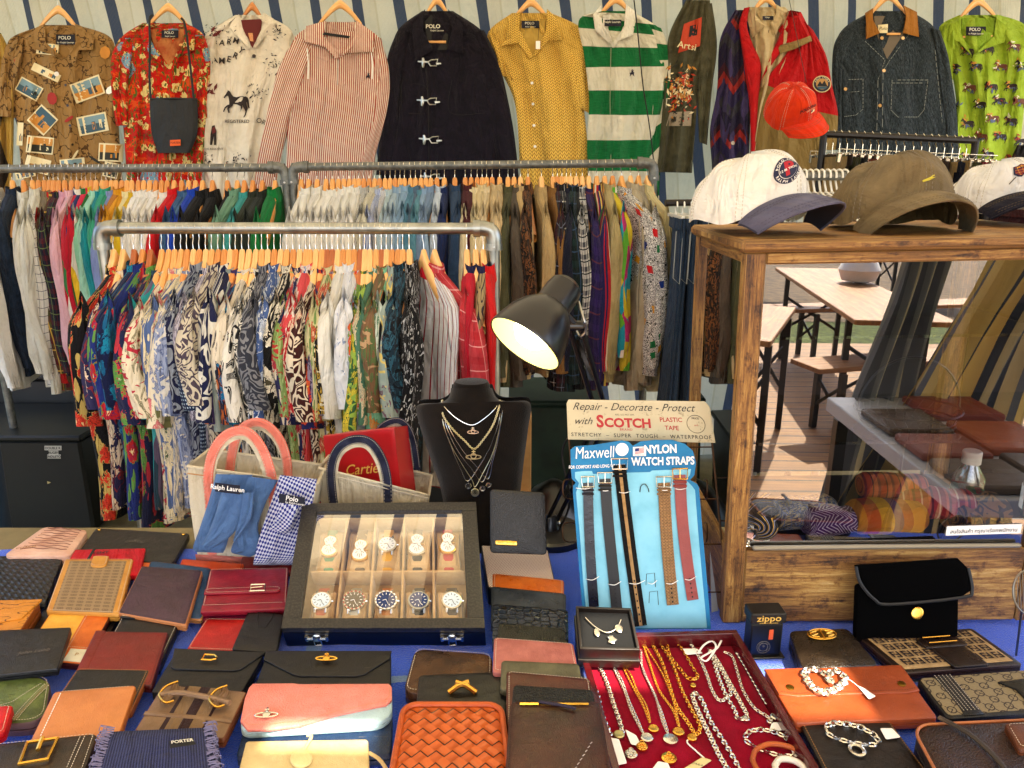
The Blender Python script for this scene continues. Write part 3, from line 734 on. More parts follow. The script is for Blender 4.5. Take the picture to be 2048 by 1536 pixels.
REARM += [(726, 'black and white engineer stripe shirt', stripes([(0, '#e4e2d8'), (.62, '#1e2230')], .011), 0), (737, 'bold black and white stripe shirt', stripes([(0, '#e4e2d8'), (.55, '#22242e')], .022), 0),
 (748, 'cream shirt with grey pinstripe', stripes([(0, '#dcd6bf'), (.7, '#8d8a78')], .009), 0), (758, 'blue and white stripe shirt', stripes([(0, '#dfe4ea'), (.55, '#3a5aa4')], .012), 0),
 (769, 'white shirt with navy stripes', stripes([(0, '#e7e7e4'), (.7, '#2c3a66')], .012), 0), (779, 'pale aqua shirt', mottled('#b4c8cc', '#c4d4d6', 9), 0), (789, 'pale grey blue shirt', mottled('#a5b8c2', '#b5c6ce', 9), 0),
 (799, 'light chambray shirt', mottled('#8ba6bc', '#9cb5c8', 20), 0), (808, 'sky blue chambray shirt', mottled('#88a7c0', '#9ab6cc', 20), 0), (820, 'stonewashed denim shirt', mottled('#4f7c92', '#6392a6', 30), 0),
 (830, 'slate blue shirt', mottled('#566c80', '#687e90', 20), 0), (841, 'green tinted denim shirt', mottled('#5a8e9e', '#6ea0ae', 30), 0), (851, 'powder blue shirt', mottled('#93aec6', '#a4bcd2', 9), 0),
 (861, 'steel blue shirt', mottled('#7890aa', '#8aa0b8', 9), 0), (873, 'blue white oxford shirt', mottled('#c0ccd8', '#ced8e0', 9), 0), (888, 'navy cotton shirt', mottled('#1a2c58', '#243868', 9), .02),
 (909, 'dark slate shirt', mottled('#2c4460', '#38526e', 9), .05), (930, 'maroon shirt', mottled('#4a1a20', '#5a2228', 9), 0), (942, 'pale sand shirt', mottled('#e0d2ac', '#e8dcba', 9), 0), (954, 'sand coloured shirt', mottled('#dccb9e', '#e4d6ae', 9), 0),
 (964, 'warm beige shirt', mottled('#d6c294', '#deccA0', 9), 0), (973, 'stone coloured shirt', mottled('#dccaa2', '#e4d4b0', 9), 0), (984, 'biscuit shirt', mottled('#cbb488', '#d6c096', 9), 0),
 (999, 'crumpled khaki overshirt', mottled('#c4ac80', '#d0b98e', 9), .02), (1016, 'army green shirt', mottled('#4f4f34', '#5e5d40', 9), 0), (1028, 'grey brown shirt', mottled('#5a5044', '#6a5f50', 9), 0),
 (1041, 'tan safari jacket', mottled('#c0a474', '#ccb282', 9), .06), (1056, 'brown camouflage shirt', leafy('#3a2a1c', '#8a5a30', '#1c1712', 10, 3), .02), (1083, 'khaki corduroy shirt', stripes([(0, '#c8ae7c'), (.6, '#b09464')], .010), .08),
 (1106, 'caramel corduroy shirt', stripes([(0, '#96703c'), (.6, '#7e5a2c')], .010), .04), (1115, 'black and white tartan shirt', plaid('#14161a', '#4a4c50', '#c9c7be', .07), 0), (1124, 'dark wine plaid shirt', plaid('#1c1618', '#4a1c2a', '#6a7080', .07), 0),
 (1133, 'deep navy flannel shirt', mottled('#161a2c', '#20253a', 9), 0), (1142, 'dark green tartan shirt', plaid('#10201f', '#1c3a38', '#38506a', .08), 0), (1153, 'black canvas shirt', mottled('#0e1014', '#181a1f', 9), 0),
 (1165, 'grey and white plaid shirt', plaid('#d5d3ca', '#4a4c54', '#1a1c22', .05, .4, .1), .03), (1178, 'purple plaid shirt', plaid('#2a2050', '#3c2a68', '#6a3a4a', .10), .03),
 (1194, 'serape stripe shirt', stripes([(0, '#2a2a5c'), (.2, '#b8222e'), (.34, '#e8dcc0'), (.44, '#d8862c'), (.52, '#2c5a3c'), (.7, '#7a1f3c'), (.86, '#e0c060')], .16), .06),
 (1210, 'light khaki shirt', mottled('#b0a070', '#c0b080', 9), .08), (1226, 'lime and orange tropical shirt', patches(['#6cb43c', '#e2503c', '#2ca4b8', '#f0e8dc', '#d8c23a', '#c43a7a'], 16, 4), .14),
 (1244, 'white shirt with black scribbles and colour squares', None, .2), (1262, 'pale taupe shirt', mottled('#b5a88c', '#c4b89c', 9), .2), (1278, 'grey striped knit shirt', stripes([(0, '#b5ab94'), (.55, '#8f866f')], .012), .24), (1296, 'pale yellow jacket', mottled('#cdc090', '#d8cca0', 9), .3)]
def memphis(t):
    s = t.noise(t.uv, 55, 1, .5, 1.2); c = t.mix(t.math('LESS_THAN', t.math('FRACT', t.math('MULTIPLY', s, 7)), .42), hx('#ebe8e0'), hx('#14130f'))
    v = t.n('TexVoronoi', feature='F1', distance='CHEBYCHEV'); t.set(v.inputs['Vector'], t.vec(1, rot=.3)); v.inputs['Scale'].default_value = 17; v.inputs['Randomness'].default_value = .6
    q = t.ramp(t.sep(v.outputs['Color'])[0], [(0, hx('#c81e24')), (.28, hx('#1c3c8c')), (.5, hx('#1f7a46')), (.72, hx('#e0a41e'))])
    return t.mix(t.math('LESS_THAN', v.outputs['Distance'], .24), c, q)
for i, (px, d, fn, yaw) in enumerate(REARM):
    key = d if d != 'plain off-white shirt' else d+str(i % 3)
    z = RZR+ (at(px, lerp(334, 326, (px-584)/724), YR).z-RZR)
    hang_on('r', at(px, 330, YR).x, YR, z, 'r', PR_L[(i*3+1) % 8], cloth(key, fn or memphis), d, 'back middle rail', 'shirts on the back middle rail', scale=1.3 if px == 1244 else (.9 if px > 1250 else 1), yaw=yaw+(.12 if px == 1244 else 0)+R.uniform(-.05, .05), dz=R.uniform(-.012, .008), hw=(1 if px > 1040 and R.random() < .5 else R.choice([0, 0, 2])))
class Panel:
    def __init__(s, L, Rr, Y, thick=.03, amp=.006, fr=9, ph=0):
        s.L = L; s.R = Rr; s.Y = Y; s.th = thick; s.amp = amp; s.fr = fr; s.ph = ph
        s.k = Y*1.0/F
    def px(s, u, v):
        a = cr(s.L, v); b = cr(s.R, v); return lerp(a[0], b[0], u), lerp(a[1], b[1], u)
    def depth(s, u, v):
        c = min(max(u, 0), 1)*2-1
        o = s.th*math.sqrt(max(0, 1-c*c))**.8
        o += s.amp*math.sin(u*s.fr+s.ph+2.2*math.sin(v*2.5+s.ph))*min(1, v*2+.2)+s.amp*.5*math.sin(u*s.fr*2.3+v*5+s.ph*2)
        if s.amp > .004: o += s.amp*1.1*math.exp(-((math.sin(u*8+v*2.6+s.ph))/.22)**2)*min(1, v*1.5)+s.amp*.6*math.exp(-((math.sin(u*5-v*4+s.ph*3))/.2)**2)
        return o
    def S(s, u, v, h=0, back=False):
        x, y = s.px(u, v)
        d = s.depth(u, v)
        return at(x, y, s.Y-(d if not back else -.25*d)-h)
    def uv(s, u, v):
        a = s.px(0, v); b = s.px(1, v); W = math.hypot(b[0]-a[0], b[1]-a[1])*s.k
        return ((u-.5)*W, v*s.H)
    @property
    def H(s): return (s.L[-1][1]-s.L[0][1])*s.k
    def inv(s, x, y):
        lo, hi = -.3, 1.3
        def side(v):
            v_ = min(max(v, 0), 1); a = cr(s.L, v_); b = cr(s.R, v_); dy = (v-v_)*400
            return (b[0]-a[0])*(y-a[1]-dy)-(b[1]-a[1])*(x-a[0])
        for _ in range(22):
            m = (lo+hi)/2
            if side(m) > 0: lo = m
            else: hi = m
        v = min(max(lo, 0), 1); a = cr(s.L, v); b = cr(s.R, v)
        dx, dy = b[0]-a[0], b[1]-a[1]
        return ((x-a[0])*dx+(y-a[1])*dy)/max(1e-6, dx*dx+dy*dy), v
    def D(s, x, y, h=0):
        """point on the cloth under pixel x,y"""
        u, v = s.inv(x, y); return at(x, y, s.Y-s.depth(u, v)-h)
    def build(s, mb, m, nu=40, nv=38):
        mb.grid(lambda u, v: s.S(u, v), nu, nv, m, s.uv)
        mb.grid(lambda u, v: s.S(1-u, v, 0, True), nu, nv, m, lambda u, v: s.uv(1-u, v))
def decal(mb, P, pts, m, h=.003, uvs=None):
    h += .003
    if len(pts) == 4 and uvs is None:
        def g(u, v):
            a, b, c, d = pts; return P.D(*[(a[i]*(1-u)+b[i]*u)*(1-v)+(d[i]*(1-u)+c[i]*u)*v for i in (0, 1)], h)
        big = max(abs(pts[0][0]-pts[2][0]), abs(pts[0][1]-pts[2][1])) > 16
        if big: mb.grid(g, 6, 6, m); return
    mb.add([P.D(x, y, h) for x, y in pts], [tuple(range(len(pts)))], m, uvs)
def dtext(mb, P, s, x, y, size, m, h=.008, bold=0, shear=0, rot=0, sx=1, align='CENTER'):
    text(mb, lambda a, b, hh: P.D(x+a, y+b, h), s, 0, 0, size, m, h, bold, shear, align, rot, sx)
def flap(P, pts, m, h=.012, th=.006):
    mb = MB(); mid = []
    n = len(pts); top = [P.D(x, y, h) for x, y in pts]; bot = [P.D(x, y, h-th) for x, y in pts]
    cx = sum(p[0] for p in pts)/n; cy = sum(p[1] for p in pts)/n
    k = P.k; uvs = [(p[0]*k, p[1]*k) for p in pts]
    ins = [P.D(lerp(x, cx, .18), lerp(y, cy, .18), h+.004) for x, y in pts]
    vs = bot+top+ins+[P.D(cx, cy, h+.005)]; us = uvs+uvs+[(lerp(a, cx*k, .18), lerp(b, cy*k, .18)) for a, b in uvs]+[(cx*k, cy*k)]
    fs = []
    for i in range(n):
        j = (i+1) % n; fs += [(i, j, n+j, n+i), (n+i, n+j, 2*n+j, 2*n+i), (2*n+i, 2*n+j, 3*n)]
    mb.add(vs, fs, m, us); return mb
def big_hanger(cx, cy, w, h, Y, label, wood=1):
    root = thing('wooden_hanger', at(cx, cy, Y), label, 'hanger', 'hangers holding the garments on the back wall')
    mb = MB(); n = 20; prof = []
    def fn(u, v):
        s = u*2-1; a = 2*PI*v
        x = cx+s*w; y = cy+h*(abs(s)**1.35)*1.0+6
        t = lerp(9, 5.5, abs(s)); p = at(x, y-t*math.cos(a)*1.0, Y-.011*math.sin(a)); return p
    mb.grid(fn, 20, 12, HANGWOODS[wood], lambda u, v: (v*.08, u*.4)); put('wooden_arms', mb, root)
    mb = MB(); mb.tube([at(cx, cy+2, Y), at(cx, cy-8, Y), at(cx+1, -12, Y)], .0018, SILVER, 6); put('hook', mb, root)
def buttons(root, P, pts, m, r=2.6):
    for x, y in pts:
        mb = MB(); q = [P.D(x+r*math.cos(a*PI/4), y+r*math.sin(a*PI/4), .006) for a in range(8)]
        b = [P.D(x+r*math.cos(a*PI/4), y+r*math.sin(a*PI/4), .001) for a in range(8)]
        mb.add(q+b, [tuple(range(8))]+[(i, 8+i, 8+(i+1) % 8, (i+1) % 8) for i in range(8)], m); put('button', mb, root)
LBL = mat('navy woven label', '#14172c', rough=.8, var=0); LTX = mat('label thread', '#d9d6c6', rough=.8, var=0)
def woven_label(root, P, x, y, w, h, t1, t2, m=LBL, rot=0):
    mb = MB(); decal(mb, P, [(x-w/2, y-h/2), (x+w/2, y-h/2), (x+w/2, y+h/2), (x-w/2, y+h/2)], m, .009)
    if t1: dtext(mb, P, t1, x-w*.05, y-h*.16, h*.48, LTX, .0155, .01)
    if t2: dtext(mb, P, t2, x, y+h*.3, h*.26, LTX, .0155)
    put('label_patch', mb, root)
def garment(name, label, Y, m, L, Rr, sleeves=(), cat='shirt', thick=.034, amp=.014, fr=13, ph=0, lining=None, inner=None, print_fn=None, srf=None):
    P = Panel(L, Rr, Y, thick, amp, fr, ph)
    root = thing(name, at((L[0][0]+Rr[0][0])/2, L[-1][1], Y), label, cat, 'garments hung flat along the back wall')
    mb = MB(); P.build(mb, m)
    if print_fn: print_fn(mb, P)
    put('body', mb, root, ang=60)
    for i, (sl, sr) in enumerate(sleeves):
        Q = Panel(sl, sr, Y-.005, thick*.8, amp*.8, 5, ph+i+1); mb = MB(); Q.build(mb, m, 14, 26)
        if srf: srf(mb, Q, i)
        put('sleeve', mb, root, ang=60)
    if inner:
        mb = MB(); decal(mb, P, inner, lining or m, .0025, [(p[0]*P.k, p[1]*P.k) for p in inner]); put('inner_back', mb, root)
    return root, P
def collar(root, P, lf, rf, m, h=.012):
    for pts in (lf, rf): put('collar_flap', flap(P, pts, m, h), root)
YW = 3.84
rail_hi = MB(); rail_hi.tube([(-3.2, YW, at(0, -14, YW).z), (3.4, YW, at(2048, -14, YW).z)], .014, GREYPIPE, 10)
put('hanging_pole', rail_hi, label='grey pole above the frame carrying the garments of the back wall', cat='pole')
SKY1 = mat('print sky blue', '#7e9aa2', var=.2); SEA = mat('print slate blue', '#42606e', var=.3); DUNE = mat('print amber', '#c98f3e', var=.3)
CRM = mat('print cream', '#e3d6ae', var=.1); DKG = mat('print dark olive', '#2f3022', var=.3); REDP = mat('print red', '#a3291c', var=.1); TEALP = mat('print teal', '#3d7f83', var=.2)
def rot_rect(cx, cy, w, h, a):
    c, s = math.cos(a), math.sin(a); return [(cx+x*c-y*s, cy+x*s+y*c) for x, y in ((-w/2, -h/2), (w/2, -h/2), (w/2, h/2), (-w/2, h/2))]
def sub(P4, u0, v0, u1, v1):
    def q(u, v): return tuple((P4[0][i]*(1-u)+P4[1][i]*u)*(1-v)+(P4[3][i]*(1-u)+P4[2][i]*u)*v for i in (0, 1))
    return [q(u0, v0), q(u1, v0), q(u1, v1), q(u0, v1)]
def postcards(mb, P):
    rr = random.Random(3)
    for k, (x, y, w, h, a, c1, c2) in enumerate([(58, 178, 50, 30, .5, SKY1, SEA), (175, 178, 62, 40, -.35, SKY1, DUNE), (85, 240, 46, 44, .75, SEA, DUNE), (185, 248, 60, 38, -.2, SKY1, SEA), (80, 290, 54, 34, .1, DUNE, DKG),
                                  (92, 145, 60, 16, .45, CRM, CRM), (222, 305, 50, 36, .05, DUNE, DKG), (145, 330, 50, 26, -.1, SKY1, DKG), (40, 268, 12, 46, .05, CRM, CRM), (75, 330, 50, 30, .25, CRM, DUNE), (222, 340, 30, 30, .2, SEA, DKG), (95, 98, 44, 22, .1, SKY1, DKG), (50, 345, 40, 22, -.2, SKY1, SEA)]):
        q = rot_rect(x, y, w, h, a); decal(mb, P, q, CRM, .002+k*.0001)
        decal(mb, P, sub(q, .05, .08, .95, .55), c1, .003); decal(mb, P, sub(q, .05, .5, .95, .92), c2, .0032)
        for _ in range(4):
            u = rr.uniform(.15, .8); decal(mb, P, sub(q, u, .3+rr.random()*.3, u+.12, .8), rr.choice([DKG, CRM, DUNE, SEA]), .0036)
    for x, y, w, h, a, m in [(104, 197, 20, 26, -.2, REDP), (36, 115, 10, 24, .6, REDP), (138, 238, 22, 7, -.6, REDP), (210, 105, 22, 26, 0, DUNE), (190, 320, 34, 5, .6, DKG), (150, 310, 26, 5, -1, CRM), (113, 148, 10, 10, .4, WHITE), (220, 180, 14, 20, .8, WHITE)]:
        n = 8; decal(mb, P, [(x+w/2*math.cos(i*PI/4)*math.cos(a)-h/2*math.sin(i*PI/4)*math.sin(a), y+w/2*math.cos(i*PI/4)*math.sin(a)+h/2*math.sin(i*PI/4)*math.cos(a)) for i in range(n)], m, .0045)
BRN = cloth('brown map print', lambda t: t.mix(t.math('LESS_THAN', t.math('ABSOLUTE', t.math('SUBTRACT', t.noise(t.uv, 14, 3), .5)), .015), t.mix(t.noise(t.uv, 5, 3), hx('#8f6f42'), hx('#b3905c')), hx('#5f4526')))
r1, P1 = garment('printed_shirt', 'brown short-sleeved shirt printed with old postcards, leftmost on the back wall', YW, BRN,
    [(90, 50), (18, 80), (24, 140), (32, 230), (42, 330), (48, 420)], [(152, 50), (222, 76), (232, 140), (236, 230), (243, 330), (250, 420)],
    [([(26, 78), (8, 100), (0, 150), (-6, 232)], [(48, 78), (44, 120), (36, 170), (32, 236)])], print_fn=postcards, ph=.4,
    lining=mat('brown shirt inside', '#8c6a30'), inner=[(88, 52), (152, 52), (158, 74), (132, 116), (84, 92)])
collar(r1, P1, [(90, 47), (66, 58), (70, 98), (112, 114), (122, 112), (88, 82)], [(150, 47), (172, 56), (188, 76), (186, 100), (156, 100), (150, 128), (134, 116), (152, 82)], BRN)
woven_label(r1, P1, 131, 79, 38, 20, 'POLO', 'by Ralph Lauren'); buttons(r1, P1, [(131, 170), (135, 211), (140, 251), (145, 289)], mat('dark horn button', '#2c1a10', rough=.3))
big_hanger(116, 13, 42, 44, YW-.01, 'pale wooden hanger above the brown postcard shirt')
def hawaii(t):
    v = t.uv; w = t.warp(v, 20, .02)
    c = t.ramp(t.noise(t.vec((1, 3, 1)), 9, 3, .6), [(0, hx('#a51712')), (.42, hx('#c91e14')), (.56, hx('#d8561a')), (.64, hx('#c91e14'))])
    d = t.math('ADD', t.vor(w, 21), t.math('MULTIPLY', t.math('SUBTRACT', t.noise(w, 90, 2), .5), .5)); c = t.mix(t.math('LESS_THAN', d, .36), c, hx('#e6cf8c')); c = t.mix(t.math('LESS_THAN', d, .12), c, hx('#c98b2a'))
    l = t.noise(t.vec((2.2, 1, 1), (5, 5, 0), .7), 26, 2, .6, 1.5); c = t.mix(t.math('GREATER_THAN', l, .57), c, hx('#5c6a2a'))
    b = t.vor(t.warp(t.vec(1, (7, 3, 0)), 30, .03), 6.5); bl = t.math('MULTIPLY', t.math('LESS_THAN', b, .30), t.math('GREATER_THAN', t.noise(v, 120, 1), .42))
    return t.mix(bl, c, hx('#7fa9c0'))
HAW = cloth('red tropical print', hawaii)
r2, P2 = garment('printed_shirt', 'red tropical shirt with cream flowers and blue coral behind the black pouch', YW-.03, HAW,
    [(285, 46), (240, 78), (232, 130), (244, 230), (250, 300), (254, 400)], [(372, 46), (408, 72), (416, 130), (412, 230), (408, 300), (404, 400)],
    [([(240, 76), (224, 110), (222, 170), (232, 252)], [(268, 76), (262, 130), (256, 180), (262, 250)]), ([(384, 70), (390, 120), (392, 170), (396, 240)], [(408, 70), (420, 110), (420, 160), (416, 236)])],
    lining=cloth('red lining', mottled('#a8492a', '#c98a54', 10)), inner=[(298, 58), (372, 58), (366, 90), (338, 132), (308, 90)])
collar(r2, P2, [(298, 44), (280, 60), (288, 100), (312, 118), (334, 140), (302, 80)], [(368, 44), (392, 58), (388, 100), (362, 112), (344, 142), (368, 80)], HAW)
woven_label(r2, P2, 340, 68, 34, 15, 'POLO', 'Ralph Lauren')
big_hanger(336, 8, 40, 40, YW-.04, 'pale wooden hanger above the red tropical shirt')
mb = MB(); mb.tube([at(305, 87, YW-.06), at(366, 90, YW-.06)], .006, HANGWOODS[1], 8); put('hanger_bar', mb, r2)
BLKNY = mat('black nylon', mottled('#050607', '#0e1011', 10), rough=.6, bump=('fabric', .4))
PQ = Panel([(300, 196), (300, 230), (304, 270), (316, 306)], [(395, 196), (396, 230), (394, 270), (380, 306)], YW-.10, .022, .002, 4)
rp = thing('crossbody_pouch', at(348, 306, YW-.1), 'flat black nylon pouch with orange patch hanging over the red tropical shirt', 'bag')
mb = MB(); PQ.build(mb, BLKNY, 16, 16); put('pouch_body', mb, rp, ang=60)
mb = MB(); mb.tube([PQ.D(301, 199, .002), PQ.D(348, 197, .002), PQ.D(394, 199, .002)], .005, BLKNY, 8); put('top_flap', mb, rp)
for s, pts in ((0, [(302, 200), (299, 160), (300, 90), (299, 40), (306, 30)]), (1, [(388, 200), (384, 165), (378, 110), (370, 50), (362, 36)])):
    mb = MB(); mb.tube(curve([at(x, y, YW-.10) for x, y in pts], 16), .0055, BLKNY, 8, flat=.5); put('strap', mb, rp)
mb = MB(); decal(mb, PQ, [(340, 280), (361, 279), (361, 291), (340, 292)], mat('orange patch', '#e0682c', var=0), .004); dtext(mb, PQ, 'PORTER', 350.5, 285.5, 5.4, BLACK, .011); put('patch', mb, rp)
CRS = cloth('cream twill', mottled('#e4dccb', '#eee6d6', 12)); BRP = mat('print brown', '#2b1c16', var=0); MARP = mat('print maroon', '#6d1f1f', var=0)
HORSE = [(0, 26), (4, 20), (9, 14), (13, 8), (16, 3), (15, 0), (19, 2), (24, 4), (28, 9), (32, 16), (38, 22), (50, 25), (62, 22), (72, 21), (80, 23), (86, 22), (93, 26), (97, 36), (98, 50), (101, 62), (96, 64), (92, 54), (90, 40), (88, 44), (90, 54), (94, 64), (90, 74), (86, 86), (80, 94), (76, 94), (82, 84), (84, 74), (78, 62), (72, 52), (72, 62), (66, 72), (62, 76), (66, 70), (66, 56), (52, 50), (38, 48), (34, 56), (26, 60), (20, 66), (24, 78), (19, 80), (14, 66), (16, 58), (8, 64), (2, 76), (-2, 74), (4, 60), (14, 52), (22, 50), (22, 40), (20, 28), (17, 20), (10, 22), (4, 29)]
def blobs(mb, P, cx, cy, n, sx, sy, m, rr, s0=2, s1=5, h=.003):
    for _ in range(n):
        x = cx+rr.gauss(0, sx); y = cy+rr.gauss(0, sy); a = rr.random()*PI; l = rr.uniform(s0, s1); w = l*.35
        decal(mb, P, [(x-l*math.cos(a), y-l*math.sin(a)), (x+w*math.sin(a), y-w*math.cos(a)), (x+l*math.cos(a), y+l*math.sin(a)), (x-w*math.sin(a), y+w*math.cos(a))], m, h)
def stamps(mb, P):
    rr = random.Random(5)
    decal(mb, P, [(447+x*.52, 180+y*.58) for x, y in HORSE], BRP, .003)
    dtext(mb, P, 'REGISTERED', 474, 243, 9, BRP, bold=.01)
    for i, ch in enumerate('CREAMERY'):
        a = -.9+i*.24; dtext(mb, P, ch, 440+60*math.sin(a), 50+72*math.cos(a), 17, BRP, bold=.02, rot=-a*.8)
    for i, ch in enumerate('FARM'): dtext(mb, P, ch, 430+i*14, 88-i*2, 16, BRP, bold=.02, rot=-.1*i)
    dtext(mb, P, 'OR', 522, 243, 14, BRP, rot=-.35); dtext(mb, P, 'TURKEY', 512, 190, 5, BRP); dtext(mb, P, 'THE RESIDENT', 427, 298, 6, BRP)
    dtext(mb, P, 'PANTRY', 478, 328, 7, BRP, rot=-.1)
    for c in ((545, 128), (512, 182), (476, 318), (556, 64), (478, 60), (412, 318), (425, 66)): blobs(mb, P, *c, 26, 10, 9, BRP, rr, 1.5, 4)
    for x, y in ((455, 335), (432, 62), (420, 180)): blobs(mb, P, x, y, 6, 5, 5, MARP, rr, 4, 9)
    decal(mb, P, [(421, 268), (424, 252), (429, 250), (433, 262), (432, 290), (428, 290), (428, 272), (424, 290), (420, 290)], BRP)
    decal(mb, P, [(424, 256), (430, 253), (432, 264), (425, 268)], MARP, .004)
r3, P3 = garment('printed_shirt', 'cream shirt with brown horse and farm stamps, between the red tropical and red striped tops', YW-.01, CRS,
    [(470, 30), (412, 70), (404, 120), (404, 220), (408, 320), (404, 420)], [(528, 30), (584, 62), (586, 120), (560, 220), (540, 320), (560, 420)],
    [([(414, 72), (398, 110), (397, 180), (400, 240), (397, 330)], [(436, 74), (430, 120), (424, 180), (426, 240), (416, 330)])], print_fn=stamps, ph=2,
    lining=MARP, inner=[(482, 40), (524, 38), (522, 66), (505, 96), (488, 70)])
collar(r3, P3, [(478, 28), (462, 46), (458, 56), (496, 98), (504, 96), (488, 62)], [(526, 24), (548, 38), (552, 46), (512, 96), (506, 94), (522, 60)], CRS)
mb = MB(); decal(mb, P3, [(496, 66), (515, 66), (512, 84), (500, 82)], HANGWOODS[2], .008); put('hanger_bar', mb, r3)
buttons(r3, P3, [(508, 112)], mat('brown button', '#3a2418', rough=.4), 4)
big_hanger(504, 6, 24, 34, YW-.02, 'amber wooden hanger inside the collar of the cream stamped shirt', 2)
RST = cloth('red pinstripe', stripes([(0, '#e8dccb'), (.5, '#b45a48')], .0105))
r4, P4 = garment('striped_pullover', 'red and white pinstriped half-zip pullover with drawstring and small navy emblem', YW-.05, RST,
    [(640, 44), (590, 74), (582, 130), (580, 200), (574, 280), (570, 420)], [(712, 44), (760, 78), (770, 140), (764, 220), (750, 300), (740, 420)],
    [([(594, 72), (560, 130), (536, 220), (514, 330), (506, 400)], [(628, 90), (606, 170), (580, 250), (560, 330), (548, 400)]), ([(738, 80), (742, 160), (738, 240), (716, 340), (706, 400)], [(762, 76), (780, 150), (776, 220), (752, 310), (742, 400)])], thick=.04, amp=.009, ph=1,
    lining=RST, inner=[(656, 66), (712, 62), (706, 86), (676, 118), (650, 86)])
collar(r4, P4, [(652, 42), (612, 52), (610, 84), (652, 96), (672, 118), (678, 114), (644, 66)], [(712, 40), (748, 66), (746, 104), (692, 106), (680, 116), (708, 72)], RST, .02)
mb = MB(); mb.tube([P4.D(676, 118, .006), P4.D(675, 170, .006)], .0018, STEEL, 5); put('zip', mb, r4)
for x in (614, 742): 
    mb = MB(); mb.tube([P4.D(x, 96, .01), P4.D(x+3, 130, .01), P4.D(x+2, 158, .01)], .003, WHITE, 6); put('drawstring', mb, r4)
mb = MB(); decal(mb, P4, [(645, 64), (700, 72), (698, 77), (646, 70)], BLACK, .022); put('label_patch', mb, r4)
def pony(mb, P, x, y, s, m):
    decal(mb, P, [(x+a*s, y+b*s) for a, b in ((-1, 1.6), (-.8, .4), (-1.1, 0), (-.3, -.3), (-.2, -1.4), (.25, -1.8), (.3, -1), (.9, -1.6), (.5, -.5), (1, -.2), (.8, .6), (1.1, 1.6), (.5, 1), (0, .5), (-.4, .9))], m, .004)
mb = MB(); pony(mb, P4, 736, 152, 4, mat('navy thread', '#171b33', var=0)); put('chest_emblem', mb, r4)
big_hanger(680, 2, 44, 44, YW-.06, 'pale wooden hanger above the red pinstriped pullover')
NVC = cloth('dark navy canvas', mottled('#15111f', '#211a2a', 16))
r5, P5 = garment('clasp_coat', 'dark navy canvas coat with four silver clasps, in the middle of the back wall', YW-.03, NVC,
    [(844, 22), (796, 60), (780, 120), (776, 200), (766, 290), (760, 420)], [(906, 22), (968, 66), (984, 120), (990, 200), (998, 290), (1002, 420)],
    [([(796, 60), (776, 110), (768, 180), (760, 270), (752, 350)], [(826, 66), (806, 130), (800, 190), (796, 270), (790, 350)]), ([(944, 66), (962, 130), (972, 200), (986, 290), (996, 400)], [(968, 60), (996, 120), (1014, 190), (1030, 280), (1042, 400)])], cat='coat', thick=.045, amp=.008,
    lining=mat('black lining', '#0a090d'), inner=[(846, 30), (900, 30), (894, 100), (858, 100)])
collar(r5, P5, [(850, 18), (826, 48), (824, 60), (830, 122), (866, 100), (846, 60)], [(896, 18), (926, 50), (926, 108), (894, 98), (904, 60)], NVC, .02)
mb = MB(); mb.tube([P5.D(856, 84, .006), P5.D(892, 84, .006)], .006, HANGWOODS[1], 8); put('hanger_bar', mb, r5)
mb = MB(); dtext(mb, P5, 'POLO', 866, 53, 11, LTX, .008, .02); dtext(mb, P5, 'Ralph Lauren', 874, 61, 5, LTX, .008); put('label_patch', mb, r5)
mb = MB(); mb.tube([P5.D(852, 120, .004), P5.D(857, 220, .004), P5.D(858, 340, .004)], .002, mat('coat seam', '#0a0810', var=0), 5)
for pts in ([(772, 225), (850, 228)], [(776, 170), (850, 172), (852, 225)], [(904, 160), (900, 225), (970, 226)]): mb.tube(curve([P5.D(x, y, .002) for x, y in pts], 10), .0014, mat('coat seam', '#0a0810', var=0), 4)
put('seam', mb, r5)
for x, y in ((858, 126), (856, 203), (860, 280), (862, 355)):
    mb = MB(); D = lambda a, b, h=.016: P5.D(x+a, y+b, h)
    mb.tube([D(-22, -3), D(-8, -2), D(0, -2)], [.004, .006, .004], STEEL, 6)
    mb.tube([D(-12, -10), D(-11, 0), D(-12, 9)], [.005, .009, .005], STEEL, 6)
    mb.tube([D(-2, -2), D(3, 6), D(15, 6), D(17, -7), D(5, -6), D(-2, -2)], .0032, STEEL, 6)
    mb.tube([D(14, 2), D(24, 1)], [.008, .004], STEEL, 6); put('clasp', mb, r5)
big_hanger(874, -6, 28, 42, YW-.05, 'honey wooden hanger inside the collar of the navy coat', 1)
def basket(a, b, sc=46):
    def fn(t):
        x, y, _ = t.sep(t.uv)
        zz = t.math('PINGPONG', x, .011); yy = t.math('ADD', y, t.math('MULTIPLY', zz, 1.1))
        s = t.stripe(yy, .0125, .24); c = t.mix(s, hx(a), hx(b))
        s2 = t.stripe(x, .011, .10); return t.mix(s2, c, hx(b))
    return fn
YEL = cloth('yellow plait print', basket('#ecc868', '#8a5a1c'))
r6, P6 = garment('printed_shirt', 'yellow short-sleeved shirt with plaited print and white price tag', YW-.01, YEL,
    [(1024, 26), (976, 66), (990, 120), (1028, 200), (1038, 300), (1040, 420)], [(1102, 26), (1168, 60), (1176, 110), (1168, 200), (1176, 300), (1182, 420)],
    [([(1130, 60), (1140, 110), (1142, 170), (1140, 205)], [(1166, 52), (1178, 110), (1182, 170), (1188, 232)]), ([(976, 66), (985, 90), (995, 130), (1000, 150)], [(1000, 66), (1005, 90), (1015, 130), (1030, 160)])], ph=1.4,
    lining=cloth('yellow lining', mottled('#b89a4e', '#c9ab5c', 10)), inner=[(1030, 38), (1092, 38), (1088, 80), (1064, 114), (1036, 80)])
